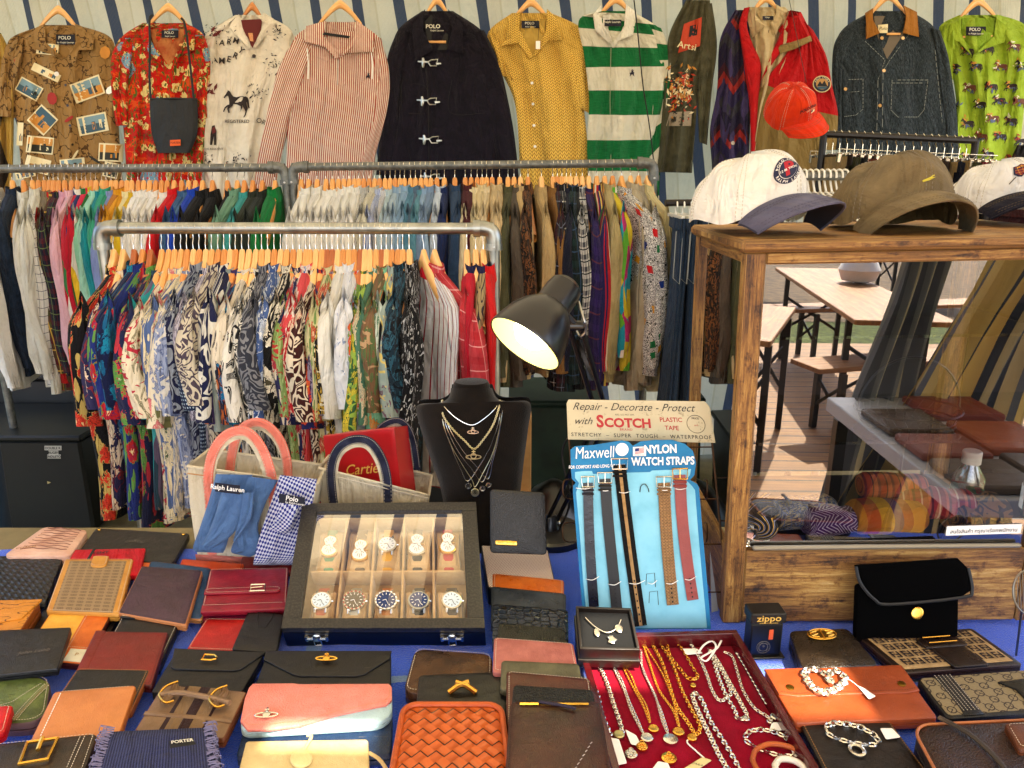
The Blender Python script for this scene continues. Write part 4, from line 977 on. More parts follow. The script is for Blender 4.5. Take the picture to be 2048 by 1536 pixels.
collar(r6, P6, [(1040, 22), (1016, 40), (1012, 80), (1000, 92), (1036, 86), (1060, 118), (1066, 112), (1040, 60)], [(1094, 18), (1114, 36), (1124, 80), (1098, 82), (1072, 112), (1066, 110), (1092, 62)], YEL)
woven_label(r6, P6, 1061, 49, 36, 15, 'POLO', 'Ralph Lauren'); buttons(r6, P6, [(1064, 166), (1066, 208), (1068, 251), (1070, 293)], WHITE, 3)
mb = MB(); mb.tube([P6.D(1078, 52, .02), P6.D(1076, 80, .03)], .001, BLACK, 4); mb.box((0, 0, 0), (.02, .002, .034), WHITE, Matrix.Translation(P6.D(1076, 90, .03))); put('price_tag', mb, r6)
big_hanger(1062, -2, 34, 34, YW-.02, 'pale wooden hanger inside the collar of the yellow shirt')
def gw(t):
    x, y, _ = t.sep(t.warp(t.uv, 6, .008)); f = t.math('FRACT', t.math('ADD', t.math('DIVIDE', y, .205), .245+10))
    nz = t.noise(t.vec((4, 60, 1)), 6, 3)
    g = t.mix(t.sm(nz, .3, .7), hx('#0f6a3a'), hx('#24844e'))
    return t.mix(t.math('LESS_THAN', f, .5), hx('#dcd8c6'), g)
GWC = cloth('green and white bands', gw); WCL = cloth('white collar cloth', mottled('#e2dfd2', '#ece9de', 10))
r7, P7 = garment('striped_shirt', 'white shirt with broad green bands and navy chest emblem', YW-.04, GWC,
    [(1204, 22), (1158, 40), (1168, 110), (1178, 200), (1174, 300), (1180, 420)], [(1262, 22), (1322, 60), (1332, 110), (1326, 200), (1306, 300), (1304, 420)],
    [([(1288, 44), (1304, 110), (1304, 200), (1296, 320), (1300, 400)], [(1322, 56), (1342, 110), (1340, 190), (1324, 290), (1318, 400)])], ph=.2, lining=WCL, inner=[(1206, 30), (1258, 30), (1252, 60), (1226, 96), (1206, 62)])
collar(r7, P7, [(1202, 10), (1186, 30), (1190, 60), (1218, 86), (1224, 80), (1204, 44)], [(1252, 8), (1274, 26), (1266, 70), (1236, 82), (1228, 96), (1226, 86), (1252, 48)], WCL)
woven_label(r7, P7, 1226, 46, 34, 13, 'Ralph Lauren', ''); mb = MB(); pony(mb, P7, 1264, 146, 4.6, mat('navy thread', '#171b33', var=0)); put('chest_emblem', mb, r7)
mb = MB(); mb.tube([P7.D(1222, 96, .004), P7.D(1220, 200, .004), P7.D(1222, 330, .004)], .0012, mat('seam thread', '#b8b49c', var=0), 4); put('button_placket', mb, r7)
big_hanger(1232, -8, 34, 36, YW-.05, 'pale wooden hanger inside the collar of the green banded shirt')
mb = MB(); mb.tube(curve([at(1268, 0, YW-.15), at(1275, 60, YW-.16), at(1286, 170, YW-.17), at(1300, 260, YW-.17), at(1316, 400, YW-.15)], 20), .003, BLACK, 5)
put('thin_rope', mb, label='thin black cord hanging down over the green banded shirt', cat='cord')
OLV = cloth('olive jersey', mottled('#4d4b37', '#5f5c46', 14)); PRO = mat('orange red print', '#b8421f', var=.25)
def rtsi(mb, P):
    decal(mb, P, [(1368, 48), (1404, 34), (1400, 92), (1356, 106)], PRO, .004)
    decal(mb, P, [(1380, 52), (1396, 48), (1394, 70), (1378, 74)], BLACK, .005); dtext(mb, P, 'Artsi', 1374, 92, 19, CRM, .011, .01, rot=-.2)
    rr = random.Random(8)
    for m in (PRO, DKG, DUNE, CRM): blobs(mb, P, 1362, 180, 60, 13, 24, m, rr, 3, 8, .004+.0004*(m == DKG))
    decal(mb, P, [(1340, 225), (1384, 222), (1382, 252), (1332, 252)], mat('print grey rose', '#9d8f7a', var=.4), .0035); blobs(mb, P, 1360, 238, 26, 12, 7, INK, rr, 2, 6, .005)
r8, P8 = garment('printed_sweatshirt', 'olive sweatshirt with orange lettering and flower picture, left of the red jacket', YW-.05, OLV,
    [(1372, 0), (1338, 70), (1334, 140), (1322, 240), (1312, 344)], [(1420, 0), (1420, 70), (1400, 140), (1392, 240), (1384, 346)],
    [([(1396, 10), (1396, 100), (1394, 180), (1398, 284)], [(1424, 6), (1434, 90), (1424, 180), (1414, 290)])], cat='sweatshirt', print_fn=rtsi, ph=2.5)
NAV = cloth('purple blanket print', lambda t: (lambda y: t.mix(t.math('GREATER_THAN', t.noise(t.vec((3, 1, 1)), 7, 1, .4, 1), .56), t.ramp(t.math('FRACT', t.math('DIVIDE', t.math('ADD', y, t.math('MULTIPLY', t.math('PINGPONG', t.sep(t.uv)[0], .05), 1.2)), .26)), [(0, hx('#2a2340')), (.3, hx('#4a1f2e')), (.42, hx('#9a2f2c')), (.55, hx('#332b52')), (.8, hx('#3c3a44'))]), hx('#4a3f66')))(t.sep(t.uv)[1]))
r9, P9 = garment('patterned_overshirt', 'purple and rust blanket patterned overshirt left of the red jacket', YW-.07, NAV,
    [(1470, 20), (1440, 80), (1434, 180), (1420, 260), (1424, 340), (1420, 400)], [(1500, 20), (1500, 80), (1500, 180), (1500, 260), (1496, 340), (1490, 400)], cat='overshirt', ph=.7)
buttons(r9, P9, [(1466, 286)], mat('pearl button', '#cbbfae', rough=.2), 4)
KHK = cloth('cream cotton', mottled('#c5b189', '#d4c29c', 12))
r10, P10 = garment('cream_shirt', 'cream button-up shirt worn inside the open red jacket', YW-.08, KHK,
    [(1496, 14), (1488, 40), (1500, 90), (1510, 160), (1508, 230), (1500, 300)], [(1570, 14), (1590, 40), (1588, 90), (1560, 160), (1530, 230), (1516, 300)], ph=1,
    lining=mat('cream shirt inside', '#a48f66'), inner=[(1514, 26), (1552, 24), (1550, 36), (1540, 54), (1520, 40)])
collar(r10, P10, [(1512, 12), (1492, 30), (1504, 76), (1530, 52), (1512, 30)], [(1552, 8), (1576, 24), (1552, 72), (1540, 46), (1552, 28)], KHK)
woven_label(r10, P10, 1536, 36, 22, 8, 'Chaps', ''); mb = MB(); mb.tube([P10.D(1538, 60, .004), P10.D(1522, 150, .004), P10.D(1512, 240, .004)], .0014, INK, 4); put('button_placket', mb, r10)
REDJ = cloth('scarlet shell', mottled('#b5101a', '#c91a22', 14)); TAN = cloth('tan shell', mottled('#8f7a4e', '#a08b5c', 10))
def jk(t):
    x, y, _ = t.sep(t.uv); return t.mix(t.math('GREATER_THAN', y, .50), hx('#b9121c'), hx('#8f7848'))
RJK = cloth('scarlet and tan shell', jk)
r11, P11 = garment('red_jacket', 'open red jacket with tan lower half and round mountain patch on its sleeve', YW-.10, RJK,
    [(1576, 22), (1590, 60), (1570, 110), (1530, 160), (1514, 200), (1508, 290), (1506, 400)], [(1600, 26), (1622, 70), (1632, 140), (1638, 200), (1640, 260), (1640, 320), (1640, 400)],
    [([(1600, 34), (1618, 90), (1622, 150), (1626, 220), (1628, 300)], [(1626, 60), (1652, 110), (1664, 170), (1676, 230), (1672, 300)])], cat='jacket', thick=.04, amp=.009, srf=None)
mb = MB()
Q = Panel([(1488, 16), (1478, 50), (1484, 100), (1492, 160), (1500, 230), (1500, 400)], [(1500, 14), (1494, 50), (1506, 90), (1522, 130), (1518, 200), (1508, 400)], YW-.11, .02, .003, 3); Q.build(mb, REDJ, 8, 24); put('left_front', mb, r11)
put('collar_flap', flap(P11, [(1580, 20), (1602, 24), (1626, 72), (1560, 106), (1522, 160), (1548, 96)], REDJ, .016), r11)
put('storm_flap', flap(P11, [(1556, 92), (1622, 70), (1624, 82), (1590, 98), (1560, 108)], TAN, .026), r11); put('collar_lining', flap(P11, [(1556, 60), (1580, 30), (1590, 60), (1570, 84)], REDJ, .012), r11)
mb = MB(); D = lambda x, y, h=.03: P11.D(x, y, h)
PT = Panel([(1624, 150), (1624, 190)], [(1664, 150), (1664, 190)], YW-.15, .001, 0, 1)
for r_, m_, h_ in ((18.5, mat('patch cream', '#cdb98c', var=0), 0), (16.5, mat('patch dark', '#2b2a38', var=0), .001), (12, mat('patch tan', '#b48a52', var=0), .002)): decal(mb, PT, [(1644+r_*math.cos(i*PI/10), 168+r_*.92*math.sin(i*PI/10)) for i in range(20)], m_, .002+h_)
decal(mb, PT, [(1634, 172), (1640, 162), (1644, 168), (1649, 161), (1655, 173)], BLACK, .006); decal(mb, PT, [(1634, 173), (1655, 173), (1650, 178), (1638, 178)], SEA, .006)
arctext(mb, lambda a, b, h: PT.D(1644+a, 168+b, .010), 'POLO SPORT', 0, 0, 13, 4.5, CRM); put('sleeve_patch', mb, r11)
big_hanger(1532, -10, 26, 28, YW-.10, 'pale wooden hanger at the neck of the cream shirt in the red jacket')
def den(t):
    f = t.noise(t.vec((5, 1, 1)), 55, 5, .8); return t.mix(t.sm(f, .42, .72), hx('#1a2026'), hx('#56646c'))
DNM = cloth('dark indigo denim', den); TANC = cloth('tan corduroy', stripes([(0, '#b07a35'), (.6, '#96642a')], .006)); STC = mat('pale stitching', '#8f9490', var=0)
r12, P12 = garment('denim_jacket', 'dark denim jacket with tan corduroy collar and two button pockets', YW-.06, DNM,
    [(1744, 22), (1690, 54), (1672, 90), (1680, 150), (1680, 220), (1682, 300), (1680, 420)], [(1820, 22), (1864, 50), (1884, 90), (1890, 150), (1898, 220), (1904, 300), (1904, 420)],
    [([(1688, 56), (1668, 90), (1664, 150), (1668, 220), (1670, 300)], [(1712, 70), (1690, 110), (1684, 160), (1684, 230), (1686, 300)]), ([(1860, 56), (1870, 110), (1880, 180), (1888, 260), (1886, 330)], [(1880, 60), (1896, 110), (1906, 170), (1914, 230), (1918, 320)])], cat='jacket', thick=.04, amp=.007,
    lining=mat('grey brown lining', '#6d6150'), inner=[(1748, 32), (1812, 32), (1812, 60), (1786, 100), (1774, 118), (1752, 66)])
collar(r12, P12, [(1746, 16), (1730, 26), (1732, 78), (1760, 66), (1746, 40)], [(1806, 10), (1834, 24), (1838, 74), (1806, 66), (1812, 34)], TANC, .02)
mb = MB()
for pts in ([(1730, 82), (1770, 120), (1756, 160), (1752, 330)], [(1820, 66), (1780, 120), (1766, 142), (1764, 330)], [(1784, 160), (1782, 220), (1796, 234), (1836, 234), (1848, 220), (1856, 160), (1784, 160)], [(1680, 160), (1726, 158), (1726, 218), (1712, 230), (1684, 234)], [(1680, 186), (1726, 182)], [(1870, 100), (1880, 200), (1890, 300)], [(1784, 166), (1856, 166)]):
    q = [P12.D(x, y, .003) for x, y in pts]; qq = []
    for a, b in zip(q[:-1], q[1:]): qq += [a.lerp(b, i/8) for i in range(8)]
    for a, b in zip(qq[:-1:1], qq[1::1]): mb.tube([a, a.lerp(b, .7)], .0013, STC, 4, caps=False)
put('stitching', mb, r12)
buttons(r12, P12, [(1691, 178), (1768, 141), (1760, 211), (1764, 76), (1806, 76)], mat('brass shank button', '#b08d5c', rough=.35, metal=.8), 3.6)
mb = MB(); decal(mb, P12, [(1756, 50), (1776, 48), (1775, 66), (1757, 66)], CRM, .009); dtext(mb, P12, 'Polo', 1766, 57, 9, BRP, .016, shear=.3); put('label_patch', mb, r12)
mb = MB(); mb.tube([P12.D(1774, 68, .006), P12.D(1800, 68, .006)], .005, HANGWOODS[1], 8); put('hanger_bar', mb, r12)
big_hanger(1777, -14, 34, 36, YW-.08, 'pale wooden hanger at the corduroy collar of the denim jacket')
LIM = cloth('lime green cotton', mottled('#92ac30', '#a8c044', 12))
def riders(mb, P):
    rr = random.Random(9); bl = mat('print blue grey', '#5a6684', var=.1); wh = mat('print white', '#ddd8c0', var=0)
    pts = [(1893+c*42+(18 if r_ % 2 else 0)+rr.uniform(-6, 6), 96+r_*36+rr.uniform(-6, 6)) for r_ in range(9) for c in range(4)]
    for i, (x, y) in enumerate(pts):
        blobs(mb, P, x+6, y+6, 3, 5, 3, bl, rr, 4, 8, .003)
        if i % 4 == 0: blobs(mb, P, x, y, 4, 2, 6, BRP, rr, 6, 10, .0036)
        else:
            decal(mb, P, [(x+a*.28-10, y+b*.26-9) for a, b in HORSE], BRP if i % 3 else mat('print chestnut', '#6b3c22', var=0), .0036)
            blobs(mb, P, x, y-6, 3, 2, 3, rr.choice([REDP, wh, DUNE]), rr, 3, 5, .0042)
        blobs(mb, P, x, y, 4, 5, 5, rr.choice([wh, DUNE, REDP]), rr, 2, 4, .0046)
r13, P13 = garment('printed_shirt', 'lime green shirt printed with horse riders, rightmost on the back wall', YW-.02, LIM,
    [(1918, 30), (1878, 56), (1896, 110), (1912, 200), (1912, 300), (1916, 420)], [(2000, 30), (2052, 52), (2060, 110), (2050, 200), (2040, 300), (2030, 420)],
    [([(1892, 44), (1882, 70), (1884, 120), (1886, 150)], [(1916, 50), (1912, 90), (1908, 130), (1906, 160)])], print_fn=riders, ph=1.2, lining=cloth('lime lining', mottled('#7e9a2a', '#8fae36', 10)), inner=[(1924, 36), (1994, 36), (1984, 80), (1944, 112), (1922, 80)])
collar(r13, P13, [(1922, 32), (1898, 46), (1892, 84), (1918, 84), (1944, 112), (1922, 66)], [(1994, 28), (2016, 44), (2010, 84), (1970, 98), (1944, 114), (1992, 70)], LIM)
woven_label(r13, P13, 1952, 62, 40, 18, 'POLO', 'by Ralph Lauren')
mb = MB(); mb.tube([P13.D(1924, 74, .006), P13.D(1984, 72, .006)], .005, HANGWOODS[1], 8); put('hanger_bar', mb, r13)
big_hanger(1957, -4, 40, 40, YW-.03, 'pale wooden hanger above the lime green shirt')
DKB = cloth('dark patchwork sleeve', patches(['#16182a', '#3a2c1e', '#c2a050', '#20304c'], 8, 4))
garment('dark_printed_shirt', 'dark shirt with gold printing cut off by the left edge', YW+.02, DKB, [(-40, 60), (-44, 200), (-30, 330), (-20, 420)], [(2, 66), (20, 110), (28, 200), (24, 420)], ph=.3)
DKP = mat('dark painted rail', '#2a241f', rough=.4, metal=.4)
YD = 3.0
def simple_rail(Y, pts, r, m, label):
    root = thing('clothes_rail', at(*pts[0], Y), label, 'clothes rail')
    mb = MB(); mb.tube([at(x, y, Y) for x, y in pts[:2]], r, m, 10); put('crossbar', mb, root)
    a = at(*pts[1], Y); mb = MB(); mb.tube([a, (a.x, Y, .02)], r, m, 10); put('upright', mb, root)
    a = at(*pts[0], Y); mb = MB(); mb.tube([a, (a.x, Y, .02)], r, m, 10); put('upright', mb, root)
simple_rail(YD, [(1648, 268), (1952, 281)], .013, DKP, 'dark brown painted rail of clip hangers behind the olive cap')
TR = [('tan', '#9c8458'), ('dark brown', '#3a2a1e'), ('black', '#121214'), ('olive', '#4a4a2c'), ('rust', '#7c3a1c'), ('navy', '#1b2238')]
xs = [1655, 1668, 1682, 1697, 1712, 1728, 1744, 1760, 1778, 1796, 1812, 1830, 1846, 1862, 1876, 1892, 1908, 1922, 1936, 1947]
cols = [0, 1, 3, 2, 4, 1, 0, 2, 3, 1, 4, 5, 1, 0, 5, 0, 3, 4, 2, 1]
def pants(Y, px, pyt, m, w, L, desc, where, group, yaw=0, thick=.016, name='hanging_trousers', cat='trousers', sd=0, seam=False):
    o = at(px, pyt, Y); root = thing(name, o, desc, cat, group, yaw); rr = random.Random(int(px)); p = rr.uniform(0, 6)
    def fn(u, v):
        a = 2*PI*u; y = w*math.cos(a)*(1-.15*v+.25*sd*v); x = thick*math.sin(a)*(1+.3*math.sin(y*40+p+v*4))*(1+.5*v)+.012*math.sin(v*3+p)
        return o+V((x, y, -L*v))
    mb = MB(); mb.grid(fn, 18, 18, m, lambda u, v: (u*.7, v*L)); put('legs', mb, root, ang=60)
    mb = MB(); mb.grid(lambda u, v: o+V(((thick+.003)*math.sin(2*PI*u), (w+.003)*math.cos(2*PI*u), .002-.036*v)), 18, 2, m, lambda u, v: (u*.5, v*.04)); put('waistband', mb, root)
    if seam:
        mb = MB(); q = [o+V((thick*.9*s, -w*.92, 0)) for s in (-.5, .5)]
        mb.tube([o+V((-thick*.6, -w*.98, -.04)), o+V((-thick*.7, -w*.98, -.20)), o+V((thick*.5, -w*.98, -.22)), o+V((thick*.6, -w*.98, -.05))], .0016, STC, 4); put('pocket_stitching', mb, root)
    root.rotation_euler = (0, 0, yaw); return root
for i, (px, c) in enumerate(zip(xs, cols)):
    nm, hxc = TR[c]; m = cloth('trouser '+nm, mottled(hxc, hxc, 9)) if px != 1922 else cloth('pink plaid', plaid('#a83a4c', '#7c2030', '#d8b0a0', .04))
    if px == 1922: nm = 'pink plaid'
    yt = lerp(268, 281, (px-1648)/304); h = thing('clip_hanger', at(px, yt, YD), 'chrome clip hanger on the dark rail holding the %s trousers' % nm, 'hanger', 'clip hangers on the dark rail')
    mb = MB(); z0 = at(px, yt, YD); 
    mb.tube([z0+V((0, -.012, .008)), z0+V((0, 0, .016)), z0+V((0, .014, .004)), z0+V((0, .008, -.02)), z0+V((0, 0, -.03)), z0+V((0, 0, -.075))], .0017, SILVER, 5); put('hook', mb, h)
    mb = MB(); mb.tube([z0+V((0, -.16, -.075)), z0+V((0, .16, -.075))], .002, SILVER, 5); put('wire_bar', mb, h)
    for y in (-.13, .13):
        mb = MB(); mb.box((0, 0, 0), (.016, .018, .034), SILVER, Matrix.Translation(z0+V((0, y, -.088))) @ Matrix.Rotation(.12, 4, 'X'), .002)
        mb.tube([z0+V((-.008, y, -.072)), z0+V((-.013, y-.012, -.058)), z0+V((.013, y-.012, -.058)), z0+V((.008, y, -.072))], .0014, SILVER, 4); put('clip', mb, h)
    pants(YD, px+R.uniform(-2, 2), yt+43+R.uniform(0, 8), m, .16, .78, '%s trousers clipped to the dark rail behind the caps' % nm if nm != 'pink plaid' else 'pink plaid trousers clipped to the dark rail beside the lime shirt', 'dark rail', 'trousers on the dark rail', R.uniform(-.1, .1), .014)
YP = 2.55
simple_rail(YP, [(1560, 352), (1700, 352)], .014, GREYPIPE, 'grey rail of white plastic hangers between the white cap and the olive cap')
WPL = mat('white plastic', '#e6e2d4', rough=.3, spec=.6)
for i in range(11):
    px = 1574+i*11.5; o = at(px, 352, YP)
    h = thing('plastic_hanger', o, 'white plastic hanger on the grey rail between the caps', 'hanger', 'white plastic hangers on the grey rail')
    mb = MB(); mb.tube(curve([o+V((0, -.018, -.006)), o+V((0, -.014, .014)), o+V((0, .004, .02)), o+V((0, .018, .006)), o+V((0, .01, -.02)), o+V((.002, 0, -.05))], 14), .0034, WPL, 6); put('hook', mb, h)
    mb = MB(); mb.tube([o+V((.002, 0, -.05)), o+V((0, -.06, -.075)), o+V((0, -.2, -.15)), o+V((0, -.19, -.165)), o+V((0, .19, -.165)), o+V((0, .2, -.15)), o+V((.002, 0, -.05))], .004, WPL, 6); put('frame', mb, h)
    h.rotation_euler = (0, 0, R.uniform(.1, .4))
    pants(YP, px+4, 452, cloth('brown wool', mottled('#2e2018', '#4a3526', 10)) if i % 3 else cloth('ochre wool', mottled('#7a5a2c', '#94703c', 10)), .17, .7, '%s garment under the white plastic hangers between the caps' % ('dark brown' if i % 3 else 'ochre'), '', 'garments under the white hangers', .1, .016, 'hanging_garment', 'garment')
JN = cloth('jean denim', lambda t: t.mix(t.sm(t.noise(t.vec((6, 1, 1)), 40, 5, .75), .35, .7), hx('#152436'), hx('#35536f')))
YJ = 2.75
for i, px in enumerate((1353, 1367, 1381, 1397)):
    o = at(px, 412, YJ); h = thing('plastic_hanger', o, ['first', 'second', 'third', 'fourth'][i]+' small white hanger from the left above the blue jeans', 'hanger', 'small white hangers above the jeans')
    mb = MB(); mb.tube(curve([o+V((0, -.018, -.004)), o+V((0, -.01, .014)), o+V((0, .01, .014)), o+V((0, .018, -.004)), o+V((0, 0, -.035))], 12), .003, WPL, 6); put('hook', mb, h)
    mb = MB(); mb.box((0, 0, 0), (.012, .24, .012), WPL, Matrix.Translation(o+V((0, 0, -.035)))); put('bar', mb, h)
    pants(YJ, px, 434, JN, .15, .98, ['first', 'second', 'third', 'fourth'][i]+' pair of dark blue jeans from the left, hanging left of the cabinet', '', 'jeans beside the cabinet', -.12, .019, 'hanging_jeans', 'jeans', .3, True)
mb = MB(); mb.tube([at(1330, 406, YJ), at(1450, 404, YJ)], .012, DKP, 10); put('rail_tube', mb, label='short dark tube carrying the small white jeans hangers', cat='clothes rail')
simple_rail(2.6, [(1985, 362), (2120, 358)], .012, DKP, 'dark rail at the right edge behind the small white cap')
for px, d in ((2022, 'dark red skirt hanging at the right edge behind the small white cap'), (2042, 'black skirt hanging at the right edge behind the small white cap')):
    o = at(px, 360, 2.6); h = thing('wire_hanger', o, 'silver wire hanger with clips holding the '+d.split(' hanging')[0], 'hanger')
    mb = MB(); mb.tube(curve([o+V((0, -.012, 0)), o+V((0, 0, .014)), o+V((0, .014, 0)), o+V((.01, 0, -.05)), o+V((.012, 0, -.07))], 12), .002, SILVER, 6); put('hook', mb, h)
    mb = MB(); mb.tube([o+V((.012, -.14, -.07)), o+V((.012, .14, -.07))], .002, SILVER, 5); put('wire_bar', mb, h)
    pants(2.6, px+6, 412, cloth('skirt '+d.split()[0], mottled('#3a1418' if 'red' in d else '#101012', '#4c1c20' if 'red' in d else '#18181b', 9)), .16, .6, d, '', None, 0, .02, 'hanging_skirt', 'skirt')
garment('dark_scarf', 'dark red and brown woven scarf hanging below the red jacket', YW-.02, cloth('dark kilim', patches(['#2a1418', '#5c1f20', '#17151a', '#3a2418'], 12, 7)), [(1425, 330), (1420, 380), (1418, 440), (1416, 480)], [(1500, 330), (1500, 380), (1500, 440), (1500, 480)], cat='scarf')
garment('dark_scarf', 'dark brown shawl hanging at the right edge below the lime shirt', YW-.05, cloth('dark shawl', patches(['#2a1418', '#241a14', '#17151a', '#3a2418'], 12, 3)), [(2034, 290), (2014, 340), (2000, 400), (1990, 480)], [(2100, 290), (2100, 340), (2100, 400), (2100, 480)], cat='shawl')
def crate(label, x0, x1, Yf, z0, z1, m, depth=.5, lid=True, name='storage_box'):
    root = thing(name, V(((x0+x1)/2, Yf+depth/2, z0)), label, 'storage box')
    mb = MB(); mb.box(((x0+x1)/2, Yf+depth/2, (z0+z1)/2-.012), (x1-x0, depth, z1-z0-.026), m, None, .012); put('tub', mb, root)
    if lid:
        mb = MB(); mb.box(((x0+x1)/2, Yf+depth/2, z1-.012), (x1-x0+.03, depth+.03, .026), m, None, .008); b = put('lid', mb, root)
    return root
a = at(205, 1030, 3.1); zt = at(100, 858, 3.1).z; DKBX = mat('dark green black crate', mottled('#0d1110', '#171c19', 5), rough=.45, spec=.4)
cr1 = crate('dark crate with three handwritten paper strips, on the floor at lower left', -3.0, a.x, 3.02, .02, zt, DKBX, .45)
def vplane(Y): return lambda x, y, h=0: at(x, y, Y-h)
PAPER = mat('paper strip', '#b9b7ab', rough=.9, var=.1)
for (x, y, w, h, s) in ((106, 896, 34, 9, 'DOUBLE R.'), (107, 905, 20, 8, 'RUGBY'), (108, 913, 27, 8, 'PENDLETON')):
    mb = MB(); S = vplane(3.017); mb.add([S(x-w/2, y-h/2), S(x+w/2, y-h/2), S(x+w/2, y+h/2), S(x-w/2, y+h/2)], [(0, 1, 2, 3)], PAPER)
    text(mb, lambda a_, b_, hh: S(x+a_, y+b_, .002), s, 0, .5, 6.6, BLACK, .002, .02); put('paper_strip', mb, cr1)
mb = MB(); S = vplane(3.017); mb.add([S(94, 962), S(102, 965), S(95, 968)], [(0, 1, 2)], mat('chipped paint', '#a89a6a', var=0)); put('paint_chip', mb, cr1)
crate('black crate stacked behind the labelled crate at lower left', -3.0, -1.9, 3.5, .02, .62, BLKPLASTIC, .4)
crate('low green crate on the floor behind the necklace bust', .0, .42, 3.3, .02, .55, mat('green crate', mottled('#24392f', '#2f4a3c', 6), rough=.6), .4)
crate('black crate on the floor behind the strap display', .42, 1.05, 3.0, .02, .34, BLKPLASTIC, .5)
crate('wide black crate under the middle of the front rail', -1.35, -.1, 3.0, .02, .42, BLKPLASTIC, .5)
BAGM = mat('black bin bag', '#0b0c0c', rough=.3)
mb = MB(); o = at(1082, 960, 2.7)
mb.lathe([(.02, 0), (.13, .02), (.17, .12), (.15, .26), (.08, .36), (.02, .40)], BAGM, Matrix.Translation((o.x+.05, 2.7, .01)), 18); put('bin_bag', mb, label='black plastic sack on the floor right of the bust', cat='bag')
KRAFT = mat('kraft cardboard', mottled('#a9804c', '#bd9560', 12), rough=.85)
mb = MB(); a = at(1004, 832, 1.78); b = at(1062, 1000, 1.78); mb.box(((a.x+b.x)/2, 1.84, (a.z+.0)/2), (b.x-a.x, .12, a.z), KRAFT, None, .002)
put('cardboard_box', mb, label='tall brown cardboard box standing behind the bust', cat='box')
mb = MB(); o = V((b.x+.02, 1.95, 0))
SKIN = mat('skin', '#b5744a', rough=.5, var=.05); TEE = cloth('dark tee', mottled('#2a2220', '#332a26', 9))
el = at(-2, 414, 2.2)
def skin_obj(name, nodes, edges, m, parent, sub=2):
    me = bpy.data.meshes.new(name); me.from_pydata([n[0] for n in nodes], edges, []); o = bpy.data.objects.new(name, me); C.objects.link(o)
    s = o.modifiers.new('s', 'SKIN'); o.data.skin_vertices[0].data.foreach_set
    for i, n in enumerate(nodes): sv = me.skin_vertices[0].data[i]; sv.radius = n[1] if isinstance(n[1], tuple) else (n[1], n[1]); sv.use_root = (i == 0)
    o.modifiers.new('b', 'SUBSURF').levels = sub; o.modifiers['b'].render_levels = sub
    dg = bpy.context.evaluated_depsgraph_get(); m2 = bpy.data.meshes.new_from_object(o.evaluated_get(dg)); bpy.data.objects.remove(o)
    m2.materials.clear(); m2.materials.append(m); m2.polygons.foreach_set('use_smooth', [True]*len(m2.polygons))
    q = bpy.data.objects.new(name, m2); C.objects.link(q)
    if parent: q.parent = parent
    return q
EX, EZ = el.x, el.z
pr = thing('person', V((EX-.33, 2.2, 0)), 'person in a dark tee at the left edge, only a raised bent elbow showing', 'person')
o0 = V((EX-.33, 2.2, 0)); L_ = lambda x, y, z: (x, y, z)
nodes = [(L_(0, 0, .98), (.15, .11)), (L_(0, 0, 1.15), (.135, .10)), (L_(0, 0, 1.35), (.16, .11)), (L_(0, 0, 1.47), (.10, .08)), (L_(0, -.01, 1.54), (.052, .055)), (L_(0, -.02, 1.62), (.075, .085)), (L_(0, -.02, 1.71), (.075, .09)), (L_(0, -.01, 1.77), (.045, .05)),
         (L_(.17, 0, 1.45), .055), (L_(.30, -.02, EZ-.0), .040), (L_(.24, -.18, EZ+.10), .034), (L_(.12, -.30, EZ+.16), .026), (L_(.08, -.34, EZ+.18), (.035, .016)),
         (L_(-.17, 0, 1.45), .055), (L_(-.25, -.02, 1.2), .042), (L_(-.2, -.2, 1.3), .034), (L_(-.05, -.32, EZ+.14), .026), (L_(-.02, -.34, EZ+.18), (.035, .016)),
         (L_(.09, 0, .85), .09), (L_(.1, 0, .48), .06), (L_(.1, .02, .09), .04), (L_(.1, -.12, .04), (.045, .03)), (L_(-.09, 0, .85), .09), (L_(-.1, 0, .48), .06), (L_(-.1, .02, .09), .04), (L_(-.1, -.12, .04), (.045, .03))]
edges = [(0, 1), (1, 2), (2, 3), (3, 4), (4, 5), (5, 6), (6, 7), (3, 8), (8, 9), (9, 10), (10, 11), (11, 12), (3, 13), (13, 14), (14, 15), (15, 16), (16, 17), (0, 18), (18, 19), (19, 20), (20, 21), (0, 22), (22, 23), (23, 24), (24, 25)]
skin_obj('body', nodes, edges, SKIN, pr)
skin_obj('tee_shirt', [(L_(0, 0, 1.0), (.17, .13)), (L_(0, 0, 1.15), (.16, .12)), (L_(0, 0, 1.35), (.18, .13)), (L_(0, 0, 1.47), (.11, .09)), (L_(.15, 0, 1.455), .075), (L_(.23, -.01, 1.43), .064), (L_(-.15, 0, 1.455), .075), (L_(-.2, -.01, 1.36), .066)], [(0, 1), (1, 2), (2, 3), (3, 4), (4, 5), (3, 6), (6, 7)], TEE, pr)
skin_obj('trousers', [(L_(0, 0, 1.0), (.165, .125)), (L_(0, 0, .93), (.16, .12)), (L_(.09, 0, .82), .105), (L_(.1, 0, .48), .078), (L_(.1, .02, .12), .06), (L_(-.09, 0, .82), .105), (L_(-.1, 0, .48), .078), (L_(-.1, .02, .12), .06)], [(0, 1), (1, 2), (2, 3), (3, 4), (1, 5), (5, 6), (6, 7)], JN, pr)
skin_obj('hair', [(L_(0, .0, 1.72), (.085, .10)), (L_(0, .0, 1.79), (.07, .08))], [(0, 1)], mat('dark hair', '#14100d'), pr)
BENCHW = mat('bench wood', woodc('#6e441c', '#946432', '#b08450', .6), rough=.5)
